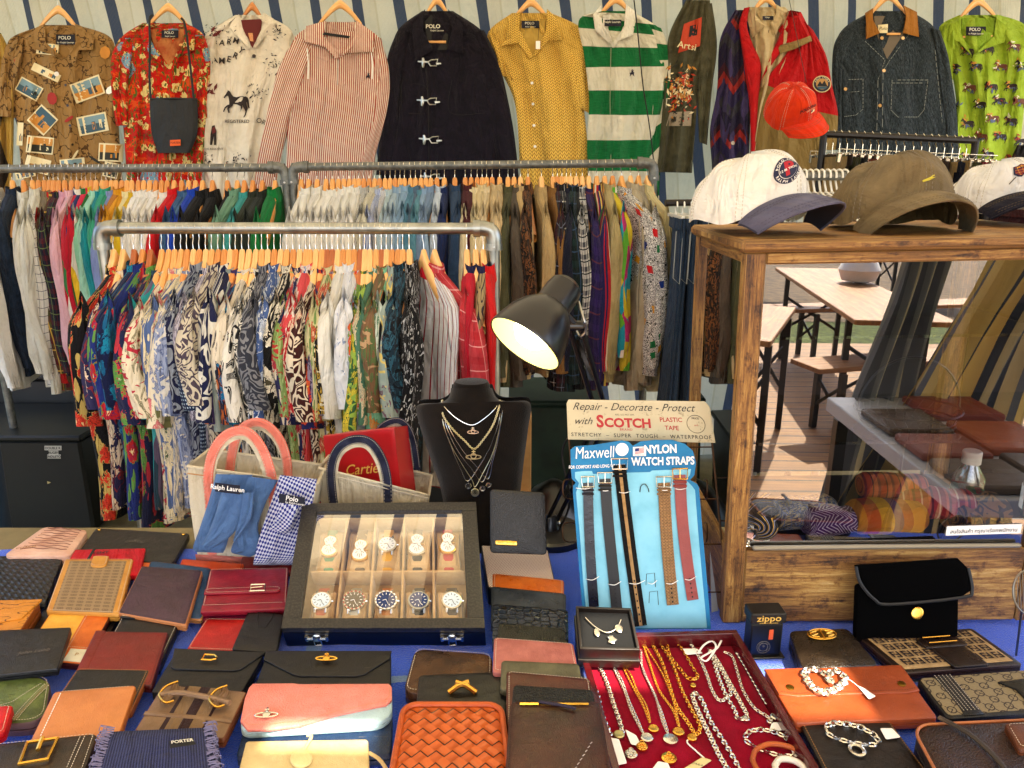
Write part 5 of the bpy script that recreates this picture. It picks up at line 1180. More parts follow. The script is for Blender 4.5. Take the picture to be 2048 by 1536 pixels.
def trestle(label, x, y, rz, L=2.2, w=.5, h=.76, name='trestle_table', cat='table', thick=.03):
    root = thing(name, V((x, y, 0)), label, cat, None, rz)
    def loc(mb, nm):
        o = bpy.data.objects.new(nm, mesh_of(nm, mb)); C.objects.link(o); o.parent = root
    mb = MB(); mb.box((0, 0, h-thick/2), (L, w, thick), BENCHW, None, .004); loc(mb, 'tabletop')
    for s in (-1, 1):
        for q in (-1, 1):
            mb = MB(); mb.box((s*L*.38, q*w*.4, h/2-.02), (.035, .035, h-.06), DKP); loc(mb, 'leg')
        mb = MB(); mb.tube([(s*L*.38, -w*.4, h*.35), (s*L*.38, w*.4, h*.72)], .012, DKP, 6); mb.tube([(s*L*.38, w*.4, h*.35), (s*L*.38, -w*.4, h*.72)], .012, DKP, 6); loc(mb, 'cross_brace')
trestle('long wooden trestle table on the deck, mirrored left in the glass', 1.30, -1.75, -1.15, 1.1, .24)
trestle('wooden trestle table on the deck, mirrored at the right in the glass', 3.35, -1.35, -.5, 1.5, .5)
trestle('long wooden trestle table running away over the deck, mirrored in the glass', 2.25, -3.0, -1.45, 2.5, .55)
trestle('dark trestle table beyond the lawn strip, mirrored in the glass', 3.4, -7.2, .1, 2.6, .7)
trestle('second dark trestle table beyond the lawn strip', 5.6, -6.6, .5, 2.4, .7)
trestle('wooden bench in front of the lawn strip', 3.2, -4.2, -.2, 2.2, .3, .46, 'bench', 'bench')
trestle('low wooden bench on the deck behind the stall', 2.4, -2.2, -.3, 1.6, .28, .46, 'bench', 'bench')
trestle('dark slatted bench at the edge of the grass', 1.2, -3.9, -.1, 1.8, .28, .46, 'bench', 'bench')
KN = mat('knitted striped drape', stripes([(0, '#c6ab66'), (.35, '#3a3f4a'), (.5, '#b8a880'), (.72, '#6a6f78'), (.85, '#d8c080')], .17), rough=.95, bump=('fabric', 1), translucent=.5)
def drape(label, pts, w0, w1, m):
    mb = MB(); c = [V(p) for p in pts]
    def fn(u, v):
        p = V(cr([tuple(q) for q in c], v)); w = lerp(w0, w1, v)*(1-.5*math.sin(PI*min(1, v*1.1))**2); x = (u-.5)*w
        return p+V((x, .05*math.sin(u*22+v*3), 0))
    mb.grid(fn, 60, 24, m, lambda u, v: (u*.8, v*2)); put('gathered_drape', mb, label=label, cat='drape')
drape('knitted striped drape tied back at the stall front, mirrored in the glass', [(1.95, -.2, 2.7), (1.9, -.2, 1.6), (1.66, -.2, 1.0), (1.5, -.2, .4), (1.5, -.2, .1)], 1.0, .7, KN)
drape('grey knitted drape beside the striped one, mirrored in the glass', [(1.45, -.25, 2.7), (1.42, -.25, 1.5), (1.32, -.25, .8), (1.25, -.25, .1)], .35, .3, mat('grey knit', stripes([(0, '#6d6f70'), (.5, '#8f9088'), (.8, '#c8bd96')], .12), rough=.95, translucent=.4))
mb = MB(); mb.lathe([(.02, 0), (.12, .02), (.15, .1), (.1, .2), (.03, .26), (.05, .29)], mat('white plastic bag', '#dcd6d0', rough=.35), Matrix.Translation((2.45, -3.3, .762)), 16); put('carrier_bag', mb, label='white plastic carrier bag on the long trestle table', cat='bag')
root = thing('stall_table', V((.1, 1.22, 0)), 'long stall table carrying all the goods, covered in blue towelling', 'table')
mb = MB(); mb.box((.0, 1.22, TZ-.022), (2.7, .76, .035), mat('khaki table board', mottled('#756b4c', '#8a7f5c', 8), rough=.8), None, .003); put('tabletop', mb, root)
for x in (-1.2, 1.2):
    for y in (.92, 1.52): mb = MB(); mb.box((x, y, (TZ-.05)/2), (.045, .045, TZ-.06), DKP); put('leg', mb, root)
def towel(t):
    x, y, _ = t.sep(t.uv); nz = t.noise(t.vec((60, 60, 1)), 1, 2)
    xx = t.math('ADD', x, t.math('MULTIPLY', t.math('SUBTRACT', nz, .5), .012))
    f = t.math('FRACT', t.math('DIVIDE', t.math('ADD', xx, 10+.600), .16))
    c = t.ramp(f, [(0, hx('#0070ff')), (.02, hx('#6a9ed8')), (.26, hx('#0068ff')), (.29, hx('#006aff'))])
    right = t.math('GREATER_THAN', x, -.33); c = t.mix(right, c, hx('#0068ff'))
    y2 = t.math('ADD', y, t.math('MULTIPLY', t.math('SUBTRACT', nz, .5), .012))
    b1 = t.math('MULTIPLY', t.math('LESS_THAN', t.math('ABSOLUTE', t.math('SUBTRACT', y2, 1.045)), .008), right)
    c = t.mix(b1, c, hx('#8fb2dc'))
    return t.mix(t.math('MULTIPLY', t.noise(t.uv, 240, 3, .7), .6), c, hx('#0432b0'))
TOW = mat('blue towelling', towel, rough=1, bump=('terry', 1), sheen=.4, spec=.1)
mb = MB()
def tfn(u, v):
    x = lerp(-1.33, 1.33, u); s = v*1.3
    if s < .25: return V((x, .833+.01*math.sin(x*20), TZ-.25+s*.98))
    y = .835+(s-.25)*.62; return V((x, y, TZ-.0005+.0022*math.sin(x*31+y*12)*math.sin(y*40+x*9)))
mb.grid(tfn, 90, 60, TOW, lambda u, v: (lerp(-1.33, 1.33, u), .835+(v*1.3-.25)*.62)); put('blue_towel_cloth', mb, label='bright blue towelling cloth with pale blue bands covering the stall table', cat='tablecloth')
mb = MB(); root = thing('side_table', V((1.25, .3, 0)), 'white-edged side table right of the frame, mirrored in the cabinet glass', 'table')
mb.box((1.36, .2, TZ-.026), (.50, .9, .052), mat('white laminate', '#b4b8c0', rough=.4), None, .004); put('tabletop', mb, root)
for i, (x, y, w, d, c, nm) in enumerate([(1.24, .53, .20, .2, '#141416', 'black'), (1.24, .31, .20, .18, '#7a1018', 'dark red'), (1.47, .50, .22, .24, '#1a1512', 'dark brown'), (1.47, .22, .22, .26, '#a84a18', 'orange'), (1.24, .08, .20, .22, '#0f0f12', 'glossy black'), (1.47, -.08, .24, .22, '#8a1420', 'crimson')]):
    b_ = MB(); b_.box((x, y, TZ+.014), (w, d, .026), leather('side '+nm, mottled(c, c, 20)), None, .006); put('clutch_bag', b_, label=nm+' clutch on the white side table mirrored in the cabinet glass', cat='clutch bag')
for x in (1.15, 1.57):
    for y in (-.2, .6): mb = MB(); mb.box((x, y, (TZ-.06)/2), (.04, .04, TZ-.08), DKP); put('leg', mb, root)
CM = Matrix.Translation((.384, 1.2, TZ+.001)) @ Matrix.Rotation(math.radians(-1.2), 4, 'Y') @ Matrix.Rotation(math.radians(-1.0), 4, 'Z')
cab = thing('display_cabinet', CM @ V((0.26, .18, 0)), 'worn wooden glass display cabinet on the right of the table', 'cabinet')
def cb(name, c, d, m=CABWOOD, bev=.003, parent=cab):
    mb = MB(); mb.box(c, d, m, CM, bev); return put(name, mb, parent)
W_, D_, H_ = .56, .36, .670
for x in (.017, W_-.017):
    for y in (.013, D_-.013): cb('post', (x, y, H_/2), (.034, .026, H_))
cb('front_base_panel', (W_/2, .014, .072), (W_-.068, .022, .144)); cb('side_base_panel', (.016, D_/2, .072), (.024, D_-.076, .144)); cb('side_base_panel', (W_-.016, D_/2, .072), (.024, D_-.076, .144))
cb('top_rail', (W_/2, .013, H_-.010), (W_-.068, .022, .020)); cb('top_rail', (.017, D_/2, H_-.010), (.026, D_-.052, .020)); cb('top_rail', (W_-.017, D_/2, H_-.010), (.026, D_-.052, .020))
cb('top_board', (W_/2, D_/2-.002, H_+.0105), (W_+.02, D_+.02, .020), CABWOOD, .006)
cb('sill_moulding', (W_/2, .004, .150), (W_-.09, .010, .008), mat('zinc strip', '#9a968a', rough=.4, metal=.6))
DKIN = mat('dark cabinet inside', '#1c130c', rough=.8)  # near-black interior and added back panel make the pane's reflections read
cb('floor_board', (W_/2, D_/2, .143), (W_-.05, D_-.05, .01), DKIN, 0); cb('added_back_panel', (W_/2, D_-.015, .39), (W_-.08, .008, .47), DKIN, 0)
GLS = glass('cabinet glass', .24); GLS2 = glass('cabinet side glass', .12); SHG = glass('shelf glass', .10, '#cfe6da')
def quadobj(name, pts, m, parent):
    mb = MB(); mb.add([CM @ V(p) for p in pts], [(0, 1, 2, 3)], m, [(0, 0), (1, 0), (1, 1), (0, 1)]); return put(name, mb, parent)
quadobj('front_pane', [(.034, .012, .148), (W_-.034, .012, .148), (W_-.034, .012, H_-.02), (.034, .012, H_-.02)], GLS, cab)
quadobj('side_pane', [(.010, .026, .148), (.010, D_-.026, .148), (.010, D_-.026, H_-.02), (.010, .026, H_-.02)], GLS2, cab)
quadobj('side_pane', [(W_-.014, .038, .148), (W_-.014, D_-.038, .148), (W_-.014, D_-.038, H_-.028), (W_-.014, .038, H_-.028)], GLS2, cab)
for z in (.33, .52):
    mb = MB(); mb.box((W_/2, D_/2+.01, z), (W_-.05, D_-.07, .005), SHG, CM); put('glass_shelf', mb, cab)
ST = Quad(*[CM @ V(p) for p in ((.385, .0105, .185), (.515, .0105, .188), (.515, .0105, .170), (.385, .0105, .167))])
mb = MB(); flat(mb, ST, [(0, 0), (ST.W, 0), (ST.W, ST.H), (0, ST.H)], WHITE, .0003); text(mb, ST, 'สนใจสินค้า กรุณาเรียกพนักงาน', ST.W/2, ST.H/2+.002, .0095, BLACK, .0008, .008); put('sticker', mb, cab)
def roll(name, label, c, L, r, rz, m, cat='tie', tilt=0):
    L *= 1.15; r *= 1.25; c = (c[0], c[1]+.008, c[2]+.006)
    M = CM @ Matrix.Translation(c) @ Matrix.Rotation(rz, 4, 'Z') @ Matrix.Rotation(PI/2+tilt, 4, 'Y')
    mb = MB(); k = random.Random(label).uniform(0, 6)
    mb.lathe([(r*.2, -L/2), (r*.8, -L/2), (r, -L*.42), (r*(1+.08*math.sin(k)), -L*.1), (r*.95, L*.2), (r, L*.42), (r*.8, L/2), (r*.2, L/2)], m, M, 20, True, .8, 1.05)
    return put(name, mb, label=label, cat=cat, group='rolled ties on the cabinet floor')
zz = .148
roll('rolled_tie', 'black tie with gold waves rolled in the cabinet, leftmost', (.075, .055, zz+.030), .10, .027, 1.15, cloth('gold wave', stripes([(0, '#15151c'), (.5, '#c9a44a'), (.62, '#15151c'), (.75, '#9a9ab0'), (.85, '#15151c')], .022, 0, .5)))
roll('rolled_tie', 'blue and grey wave patterned tie rolled in the cabinet', (.155, .075, zz+.028), .11, .028, .2, cloth('blue wave', leafy('#3a4a6c', '#c8b890', '#7a86a8', 22, 60, .5, 4)))
roll('rolled_tie', 'purple tie with white zigzags rolled in the cabinet', (.205, .045, zz+.024), .10, .024, .15, cloth('purple zig', lambda t: (lambda o: t.mix(t.stripe(t.math('ADD', o[1], t.math('PINGPONG', o[0], .02)), .008, .3), hx('#5c2070'), hx('#d8c8dc')))(t.sep(t.uv))))
roll('rolled_tie', 'orange and yellow woven tie rolled in the cabinet', (.300, .05, zz+.030), .11, .030, .05, cloth('sunset weave', stripes([(0, '#d88a1c'), (.3, '#c4481c'), (.5, '#d8a42c'), (.7, '#6a2a6a'), (.85, '#b8401c')], .12, 1)))
roll('rolled_tie', 'red tie with pink stripes rolled in the cabinet', (.395, .07, zz+.046), .11, .028, -.25, cloth('pink kilim', stripes([(0, '#a82a3c'), (.3, '#d86a5a'), (.45, '#7a2040'), (.6, '#c03a4a'), (.9, '#e0b0a0')], .03, 1)))
roll('rolled_tie', 'coral tie with dark bands rolled in the cabinet', (.330, .10, zz+.066), .10, .024, -.1, cloth('coral kilim', stripes([(0, '#c8543c'), (.4, '#5c2438'), (.5, '#d87a50'), (.8, '#8a3040')], .024, 1)))
roll('rolled_tie', 'bronze tie with zigzag edge rolled at the right of the cabinet', (.465, .06, zz+.030), .10, .030, .4, cloth('bronze knit', scroll('#4a3420', '#a8783a', 20, 61, 5)))
def lathe_c(name, prof, c, m, parent=None, **k):
    mb = MB(); mb.lathe(prof, m, CM @ Matrix.Translation(c), 20); return put(name, mb, parent, **k)
bt = thing('plastic_bottle', CM @ V((.478, .12, .150)), 'small clear bottle with white cap and printed label inside the cabinet', 'bottle')
lathe_c('bottle_body', [(.026, 0), (.028, .01), (.027, .07), (.028, .08), (.014, .105), (.013, .112)], (.478, .12, .150), glass('bottle plastic', .25, '#d8e0dc', .1), bt)
lathe_c('cap', [(.0165, .11), (.0165, .132), (.015, .134)], (.478, .12, .150), WPL, bt); lathe_c('label', [(.0285, .015), (.0285, .06)], (.478, .12, .150), mat('bottle label', patches(['#e8e4dc', '#e8e4dc', '#c83a4a', '#3a8a5a'], 40, 2)), bt)
wb = thing('wire_basket', CM @ V((.37, .2, .30)), 'round dark wire basket with arched handle inside the cabinet', 'basket'); mb = MB(); cx, cy, cz = .37, .16, .355
def circ(r, z, n=28): return [CM @ V((cx+r*math.cos(i*2*PI/n), cy+r*.8*math.sin(i*2*PI/n), z)) for i in range(n)]
for r, z in ((.095, cz), (.085, cz-.018), (.06, cz-.03)): mb.tube(circ(r, z), .0018, BLKMETAL, 5, closed=True)
for i in range(28): a = i*2*PI/28; mb.tube([CM @ V((cx+.095*math.cos(a), cy+.076*math.sin(a), cz)), CM @ V((cx+.085*math.cos(a+.1), cy+.068*math.sin(a+.1), cz-.018)), CM @ V((cx+.05*math.cos(a+.2), cy+.04*math.sin(a+.2), cz-.032))], .0009, BLKMETAL, 4)
put('dish', mb, wb)
mb = MB(); mb.tube([CM @ V((cx+.095*math.cos(a), cy, cz+.10*math.sin(a))) for a in [PI*i/18 for i in range(19)]], .0022, BLKMETAL, 6); put('handle', mb, wb)
mb = MB(); mb.tube([CM @ V((cx, cy, cz-.03)), CM @ V((cx, cy, .13))], .003, BLKMETAL, 6); put('stem', mb, wb)
STW = mat('white stitching', '#cfc6b4', rough=.8, var=0); STD = mat('dark stitching', '#1c1411', rough=.8, var=0); STT = mat('tan stitching', '#b98a52', rough=.8, var=0)
def L(c, c2=None, **k): return leather(c+(c2 or ''), mottled(c, c2 or c, 22), **k)
class Item: pass
def wal(name, label, px, top, th, m, r=.006, cat='wallet', stitch=None, inset=.004, side=None, puff=.0015, part='cover', group=None, edge=.0018, outline=None, Y=None, layers=True):
    tp = top if isinstance(top, (list, tuple)) else (top,)*4
    c = [onz(x, y, TZ+t) for (x, y), t in zip(px, tp)] if Y is None else [at(x, y, yy) for (x, y), yy in zip(px, Y)]
    S = Quad(*c); it = Item(); it.S = S; it.W = S.W; it.H = S.H
    cc = S.uvp(.5, .5, -th); it.root = thing(name, cc, label, cat, group)
    mb = MB(); ol = outline(S.W, S.H) if outline else rrect(S.W, S.H, r)
    solid(mb, S, ol, th, m, edge, puff, side, layers); it.body = put(part, mb, it.root, ang=50)
    if stitch:
        mb = MB(); dashes(mb, S, ring(S.W, S.H, inset, (r*.6 if not isinstance(r, tuple) else tuple(q*.7 for q in r))), stitch, puff*.9+.0006); put('stitching', mb, it.root)
    return it
def strip(it, name, pts, m, h=.003, th=.0025, base=None, parent=None, puff=.0008, edge=.001):
    """raised sheet with an (a,b) outline in metres"""
    mb = MB(); solid(mb, it.S, pts, th, m, edge, puff, None, False, 0, h); return put(name, mb, parent or it.root, ang=50)
def F_(it, pts): return [(u*it.W, v*it.H) for u, v in pts]
def disc(it, name, a, b, r, m, h=.004, th=.002, sy=1, parent=None):
    mb = MB(); solid(mb, it.S, [(a+r*math.cos(i*PI/8), b+r*sy*math.sin(i*PI/8)) for i in range(16)], th, m, .0006, .0006, None, False, 0, h); return put(name, mb, parent or it.root)
def tx(it, s, a, b, size, m, h=.0035, name='lettering', rot=0, **k):
    mb = MB(); text(mb, it.S, s, a, b, size, m, h, rot=rot, **k); put(name, mb, it.root)
def orb(it, u, v, s, m, h=.004):
    mb = MB(); a, b = u*it.W, v*it.H; S = it.S
    mb.tube([S(a+s*math.cos(t)*1.0, b+s*.28*math.sin(t), h) for t in [i*PI/10 for i in range(20)]], s*.09, m, 5, closed=True)
    M_ = [S(a+s*.35*math.cos(t), b-s*.05+s*.35*math.sin(t), h+.001) for t in [i*PI/6 for i in range(12)]]
    mb.add(M_+[S(a, b-s*.05, h+.003)], [(i, (i+1) % 12, 12) for i in range(12)], m)
    mb.tube([S(a, b-s*.3, h+.001), S(a, b-s*.75, h+.001)], s*.1, m, 5); mb.tube([S(a-s*.2, b-s*.55, h+.001), S(a+s*.2, b-s*.55, h+.001)], s*.1, m, 5)
    put('metal_emblem', mb, it.root)
BK = L('#0b0a0b', '#161415'); BK2 = L('#070708', '#121112'); 
def weave(a, b, p=.012, rot=.785):
    def fn(t):
        x, y, _ = t.sep(t.vec(1, rot=rot)); k = t.n('TexChecker'); t.set(k.inputs[0], t.vec(1/p, rot=rot)); k.inputs['Scale'].default_value = 1
        gx = t.math('MAXIMUM', t.math('MULTIPLY', t.stripe(x, p, .12), k.outputs['Fac']), t.math('MULTIPLY', t.stripe(y, p, .12), t.math('SUBTRACT', 1, k.outputs['Fac'])))
        c = t.mix(t.noise(t.uv, 60, 3), hx(a), hx(b)); c = t.mix(t.math('MULTIPLY', k.outputs['Fac'], .35), c, hx(b))
        return t.mix(gx, c, hx('#2a1208' if a > '#4' else '#050505'))
    return fn
def weave_bump(p=.012, rot=.785):
    def fn(t):
        x, y, _ = t.sep(t.vec(1, rot=rot)); k = t.n('TexChecker'); t.set(k.inputs[0], t.vec(1/p, rot=rot)); k.inputs['Scale'].default_value = 1
        fx = t.math('SINE', t.math('MULTIPLY', x, PI/p)); fy = t.math('SINE', t.math('MULTIPLY', y, PI/p))
        return t.math('ADD', t.math('MULTIPLY', t.math('ABSOLUTE', fx), k.outputs['Fac']), t.math('MULTIPLY', t.math('ABSOLUTE', fy), t.math('SUBTRACT', 1, k.outputs['Fac']))), .9, .0018
    return fn
PNKW = leather('blush crinkle', mottled('#d3a891', '#e2bfaa', 20), bump=lambda t: (t.noise(t.vec((1.2, 9, 1)), 22, 3, .5, 1.5), 1, .006))
it = wal('crinkled_purse', 'blush pink crinkled long purse at the back left corner of the table', [(88, 1053), (176, 1060), (140, 1112), (5, 1112)], .03, .024, PNKW, .014, 'purse', puff=.005)
tx(it, 'COACH', .03, it.H*.8, .010, GOLD, .006, rot=.3)
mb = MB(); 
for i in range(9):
    b = it.H*(.1+.09*i); pts = [it.S(it.W*(.18+.09*j), b+.003*math.sin(j*1.7+i), .0062-.0004*abs(j-4)) for j in range(9)]; mb.tube(pts, .0011, mat('crease shadow brown', '#8a5f4c', var=0), 4)  # brown lines paint the shade inside the purse's creases
put('pleat_shade', mb, it.root)
it = wal('leather_pouch', 'large flat black leather pouch with two studs and embossed crest', [(192, 1056), (380, 1067), (346, 1125), (146, 1118)], .022, .014, L('#191613', '#28231f'), .008, 'pouch', STD)
disc(it, 'stud', .012, .012, .004, GOLD); disc(it, 'stud', it.W-.012, .012, .004, GOLD)
EMB = mat('embossed grey', '#6b645c', rough=.5, var=0)
mb = MB(); arctext(mb, it.S, 'COACH', it.W*.5, it.H*.62, .030, .011, EMB, h=.003); text(mb, it.S, '*', it.W*.5, it.H*.4, .02, EMB, .003); put('embossed_crest', mb, it.root)
it = wal('woven_wallet', 'black woven leather wallet at the far left edge, under the pink purse', [(-30, 1112), (127, 1110), (90, 1208), (-50, 1208)], .022, .018, leather('black weave', weave('#15171a', '#24282c', .011, .5), bump=weave_bump(.011, .5)), .006)
it = wal('orange_wallet', 'orange leather wallet peeking out behind the monogram wallet', [(262, 1113), (343, 1112), (330, 1140), (250, 1140)], .018, .010, L('#c25a14', '#d87022'), .004, stitch=STW)
it = wal('fabric_wallet', 'bright red fabric wallet with black stripes behind the monogram wallet', [(150, 1099), (291, 1096), (278, 1150), (120, 1150)], .030, .012, cloth('red ballistic', mottled('#b80c20', '#cc1428', 10)), .003)
strip(it, 'black_stripe', F_(it, [(.26, 0), (.30, 0), (.27, 1), (.22, 1)]), BLACK, .0012, .001); tx(it, 'YSNT', it.W*.40, it.H*.22, .014, BLACK, .004, bold=.02, rot=.1)
it = wal('orange_wallet', 'burnt orange wallet behind the blue and burgundy wallets', [(364, 1117), (489, 1127), (476, 1160), (352, 1152)], .020, .012, L('#b8400c', '#cc5418'), .006, stitch=STD)
it = wal('dark_red_wallet', 'dark red wallet lying under the checked tie', [(484, 1112), (590, 1116), (586, 1145), (478, 1142)], .016, .010, L('#6a1014', '#7a181c'), .004)
it = wal('blue_wallet', 'slate blue wallet showing its rim behind the purple wallet', [(300, 1121), (424, 1136), (404, 1240), (270, 1225)], .022, .010, L('#1c4468', '#285880'), .010, stitch=STD, side=L('#a87848'))
def mono(t):
    x, y, _ = t.sep(t.uv); u = t.math('FRACT', t.math('DIVIDE', x, .017)); v = t.math('FRACT', t.math('DIVIDE', y, .012))
    d = []
    for cx in (.35, .65):
        a = t.math('MULTIPLY', t.math('SUBTRACT', u, cx), .017); b = t.math('MULTIPLY', t.math('SUBTRACT', v, .5), .012)
        r = t.math('SQRT', t.math('ADD', t.math('MULTIPLY', a, a), t.math('MULTIPLY', b, b))); d.append(t.math('LESS_THAN', t.math('ABSOLUTE', t.math('SUBTRACT', r, .0026)), .0007))
    nz = t.noise(t.uv, 500, 1); c = t.mix(nz, hx('#8a7354'), hx('#a58d6a'))
    return t.mix(t.math('MAXIMUM', d[0], d[1]), c, hx('#5c4830'))
TANB = L('#b98436', '#cb9848')
it = wal('monogram_wallet', 'beige monogram canvas wallet with tan border and tan snap tab', [(130, 1118), (267, 1118), (238, 1228), (92, 1222)], .034, .016, TANB, .005, stitch=STW, inset=.003)
strip(it, 'canvas_panel', [(a, b) for a, b in rrect(it.W-.024, it.H-.012, .001, 1, .012, .010)], leather('mono canvas', mono, rough=.7, bump=None), .0012, .001)
tb = strip(it, 'snap_tab', rrect(.032, .046, (.003, .003, .011, .011), 5, it.W*.5-.012, -.004), TANB, .005, .004)
mb = MB(); dashes(mb, it.S, rrect(.027, .041, .009, 4, it.W*.5-.0095, -.002), STW, .0066); put('stitching', mb, tb)
PUR = leather('aubergine', mottled('#3d2832', '#54394a', 6), rough=.38)
it = wal('purple_wallet', 'dark aubergine smooth wallet between monogram and burgundy wallets', [(283, 1132), (405, 1141), (372, 1250), (236, 1226)], .036, .014, PUR, .004, stitch=STD, side=L('#b3794a'))
BUR = L('#7d1426', '#951c30')
it = wal('buckled_wallet', 'glossy burgundy wallet with a square silver buckle strap', [(420, 1139), (577, 1136), (573, 1215), (402, 1222)], .034, .012, BUR, .005, stitch=STW, inset=.003)
strip(it, 'lower_flap', rrect(it.W, .024, .003, 3, 0, it.H-.016), BUR, .003, .006)
st = strip(it, 'strap', rrect(it.W-.012, .017, (.001, .008, .008, .001), 4, 0, it.H*.56), BUR, .006, .004)
mb = MB(); dashes(mb, it.S, rrect(it.W-.017, .013, .006, 4, .003, it.H*.56+.002), STW, .0075); dashes(mb, it.S, [(.003, it.H-.012), (it.W-.003, it.H-.012)], STW, .0045); put('stitching', mb, st)
mb = MB(); a, b = it.W*.56, it.H*.56-.003; q = [it.S(a, b, .010), it.S(a+.026, b, .010), it.S(a+.026, b+.023, .010), it.S(a, b+.023, .010)]; mb.tube(q, .0018, SILVER, 4, closed=True); mb.tube([it.S(a, b+.011, .010), it.S(a+.022, b+.011, .0115)], .0012, SILVER, 4); put('buckle', mb, it.root)
it = wal('lower_wallet', 'burgundy wallet edge directly under the buckled one', [(402, 1222), (573, 1217), (571, 1236), (399, 1240)], .016, .014, L('#6a1030', '#861a3c'), .004)
it = wal('red_wallet', 'plain red wallet half covered by the black card holder', [(412, 1237), (510, 1238), (478, 1304), (372, 1300)], .020, .010, L('#9a1512', '#b3201a'), .004, stitch=STW)
it = wal('card_holder', 'black card holder with cut-out thumb slot beside the watch box', [(497, 1220), (569, 1229), (553, 1306), (463, 1298)], .030, .010, BK, .005)
mb = MB(); mb.tube([it.S(a*it.W, b*it.H, .0022) for a, b in ((.3, .02), (.34, .25), (.42, .42), (.62, .42), (.68, .25), (.72, .02))], .0007, STD, 4); put('thumb_slot', mb, it.root)
TN = leather('honey croc', lambda t: t.mix(t.math('LESS_THAN', t.math('ABSOLUTE', t.math('SUBTRACT', t.noise(t.vec((1, 3, 1)), 14, 2), .5)), .01), hx('#c98a34'), hx('#6a3c10')), rough=.4)
it = wal('honey_wallet', 'thick honey yellow creased wallet at the left edge', [(-30, 1206), (80, 1203), (40, 1262), (-30, 1274)], .040, .034, TN, .006, side=L('#8a4c18'))
strip(it, 'flap', [(-.0, 0), (it.W*1.04, 0), (it.W*.86, it.H*.62), (0, it.H*.7)], TN, .005, .005)
PB = L('#c2600f', '#d67820')
it = wal('dark_wallet', 'dark wallet lying under the patchwork leather wallet', [(88, 1218), (246, 1222), (200, 1300), (40, 1290)], .012, .012, L('#1c161c'), .005)
it = wal('patchwork_wallet', 'orange, yellow and white patchwork leather wallet', [(108, 1212), (228, 1218), (168, 1330), (40, 1318)], .026, .012, PB, .006, side=L('#4a1612'))
mw = it.W*.62
strip(it, 'yellow_patch', [(.003, .026), (mw, .026), (mw, it.H*.74), (.003, it.H*.74)], L('#d9a43a', '#e6b850'), .0012, .001); strip(it, 'white_patch', [(.003, .003), (mw, .003), (mw, .026), (.003, .026)], L('#e6dcc2', '#efe6d0'), .0012, .001)
strip(it, 'white_tag', [(it.W*.66, it.H*.76), (it.W*.97, it.H*.76), (it.W*.97, it.H*.97), (it.W*.66, it.H*.97)], L('#d8d6c4', '#e2e0d0'), .0012, .0012)
mb = MB(); dashes(mb, it.S, [(mw+.002, .004), (mw+.002, it.H*.97)], STW, .003); dashes(mb, it.S, [(.003, it.H*.75), (it.W-.004, it.H*.75)], STW, .003); put('stitching', mb, it.root); tx(it, 'P', it.W*.82, it.H*.87, .012, mat('gold foil', '#a8843c', var=0), .003)
it = wal('snap_wallet', 'long black wallet with white stitching and two brass snaps', [(252, 1219), (369, 1222), (318, 1334), (196, 1322)], .028, .016, BK2, .004, stitch=STW, inset=.003)
fl = strip(it, 'snap_flap', rrect(it.W+.002, .034, (.006, .006, .002, .002), 4, -.001, -.001), BK2, .004, .004)
mb = MB(); dashes(mb, it.S, [(.003, .004), (.003, .030), (it.W-.003, .030), (it.W-.003, .004)], STW, .0056, .003, .0022, .0011); put('stitching', mb, fl)
for u in (.2, .8): disc(it, 'snap', it.W*u, .013, .0072, metal('brass snap', '#b07a34', .35), .005, .002, 1, fl)
RB = leather('oxblood', mottled('#6e1a12', '#842218', 8), rough=.35)
it = wal('oxblood_wallet', 'oxblood red bifold wallet with stitched spine', [(192, 1262), (337, 1264), (303, 1372), (148, 1352)], .036, .014, RB, .004, stitch=STD, side=L('#4a0f0a'))
strip(it, 'spine', rrect(.018, it.H, .002, 2, 0, 0), RB, .0015, .002)
it = wal('black_flat_wallet', 'flat black wallet with faint embossed signature at the left edge', [(-30, 1261), (142, 1254), (115, 1336), (-30, 1352)], .050, .014, L('#15161a', '#202227', rough=.36), .003)
tx(it, 'John Lobb', it.W*.62, it.H*.6, .012, EMB, .003, shear=.4, rot=.12)
it = wal('black_bifold', 'black bifold wallet between the oxblood and tan wallets', [(154, 1337), (301, 1339), (262, 1425), (108, 1405)], .038, .012, L('#151412', '#22201c'), .005, stitch=STT, side=L('#8a5024'))
TNL = leather('natural veg tan', mottled('#c07c48', '#d09058', 9), rough=.5)
it = wal('tan_wallet', 'natural tan bifold wallet with one white stitched seam', [(108, 1383), (273, 1370), (236, 1478), (58, 1486)], .048, .014, TNL, .006, side=L('#b06a2c'))
mb = MB(); dashes(mb, it.S, [(.012, .008), (.012, it.H-.006)], WHITE, .0022, .005, .0035, .0013); dashes(mb, it.S, [(.012, .004), (it.W-.006, .004)], STW, .0022); put('stitching', mb, it.root)
GRN = leather('olive gloss', mottled('#3a4a1c', '#76864c', 12), rough=.3)
it = wal('coin_purse', 'glossy olive green rounded coin purse at the left edge', [(-60, 1350), (104, 1352), (90, 1445), (-60, 1452)], .034, .022, GRN, (.01, .034, .034, .01), 'coin purse', STW, puff=.004, side=L('#5a4650'))
mb = MB()
for pts in ([(.55, .98), (.95, .22)], [(.62, .98), (1.0, .25)], [(.1, .8), (.55, .62), (.92, .2)]): dashes(mb, it.S, F_(it, pts), STW, .005)
put('stitching', mb, it.root)
for p in ([(.58, .98), (.97, .24)],): mb = MB(); mb.tube([it.S(*q, .0045) for q in F_(it, p)], .002, GRN, 6); put('raised_seam', mb, it.root)
it = wal('red_purse', 'corner of a bright red zip purse at the left edge', [(-60, 1416), (26, 1410), (10, 1462), (-60, 1500)], .050, .016, L('#b80c18', '#cc1420'), .005, 'purse', STW)
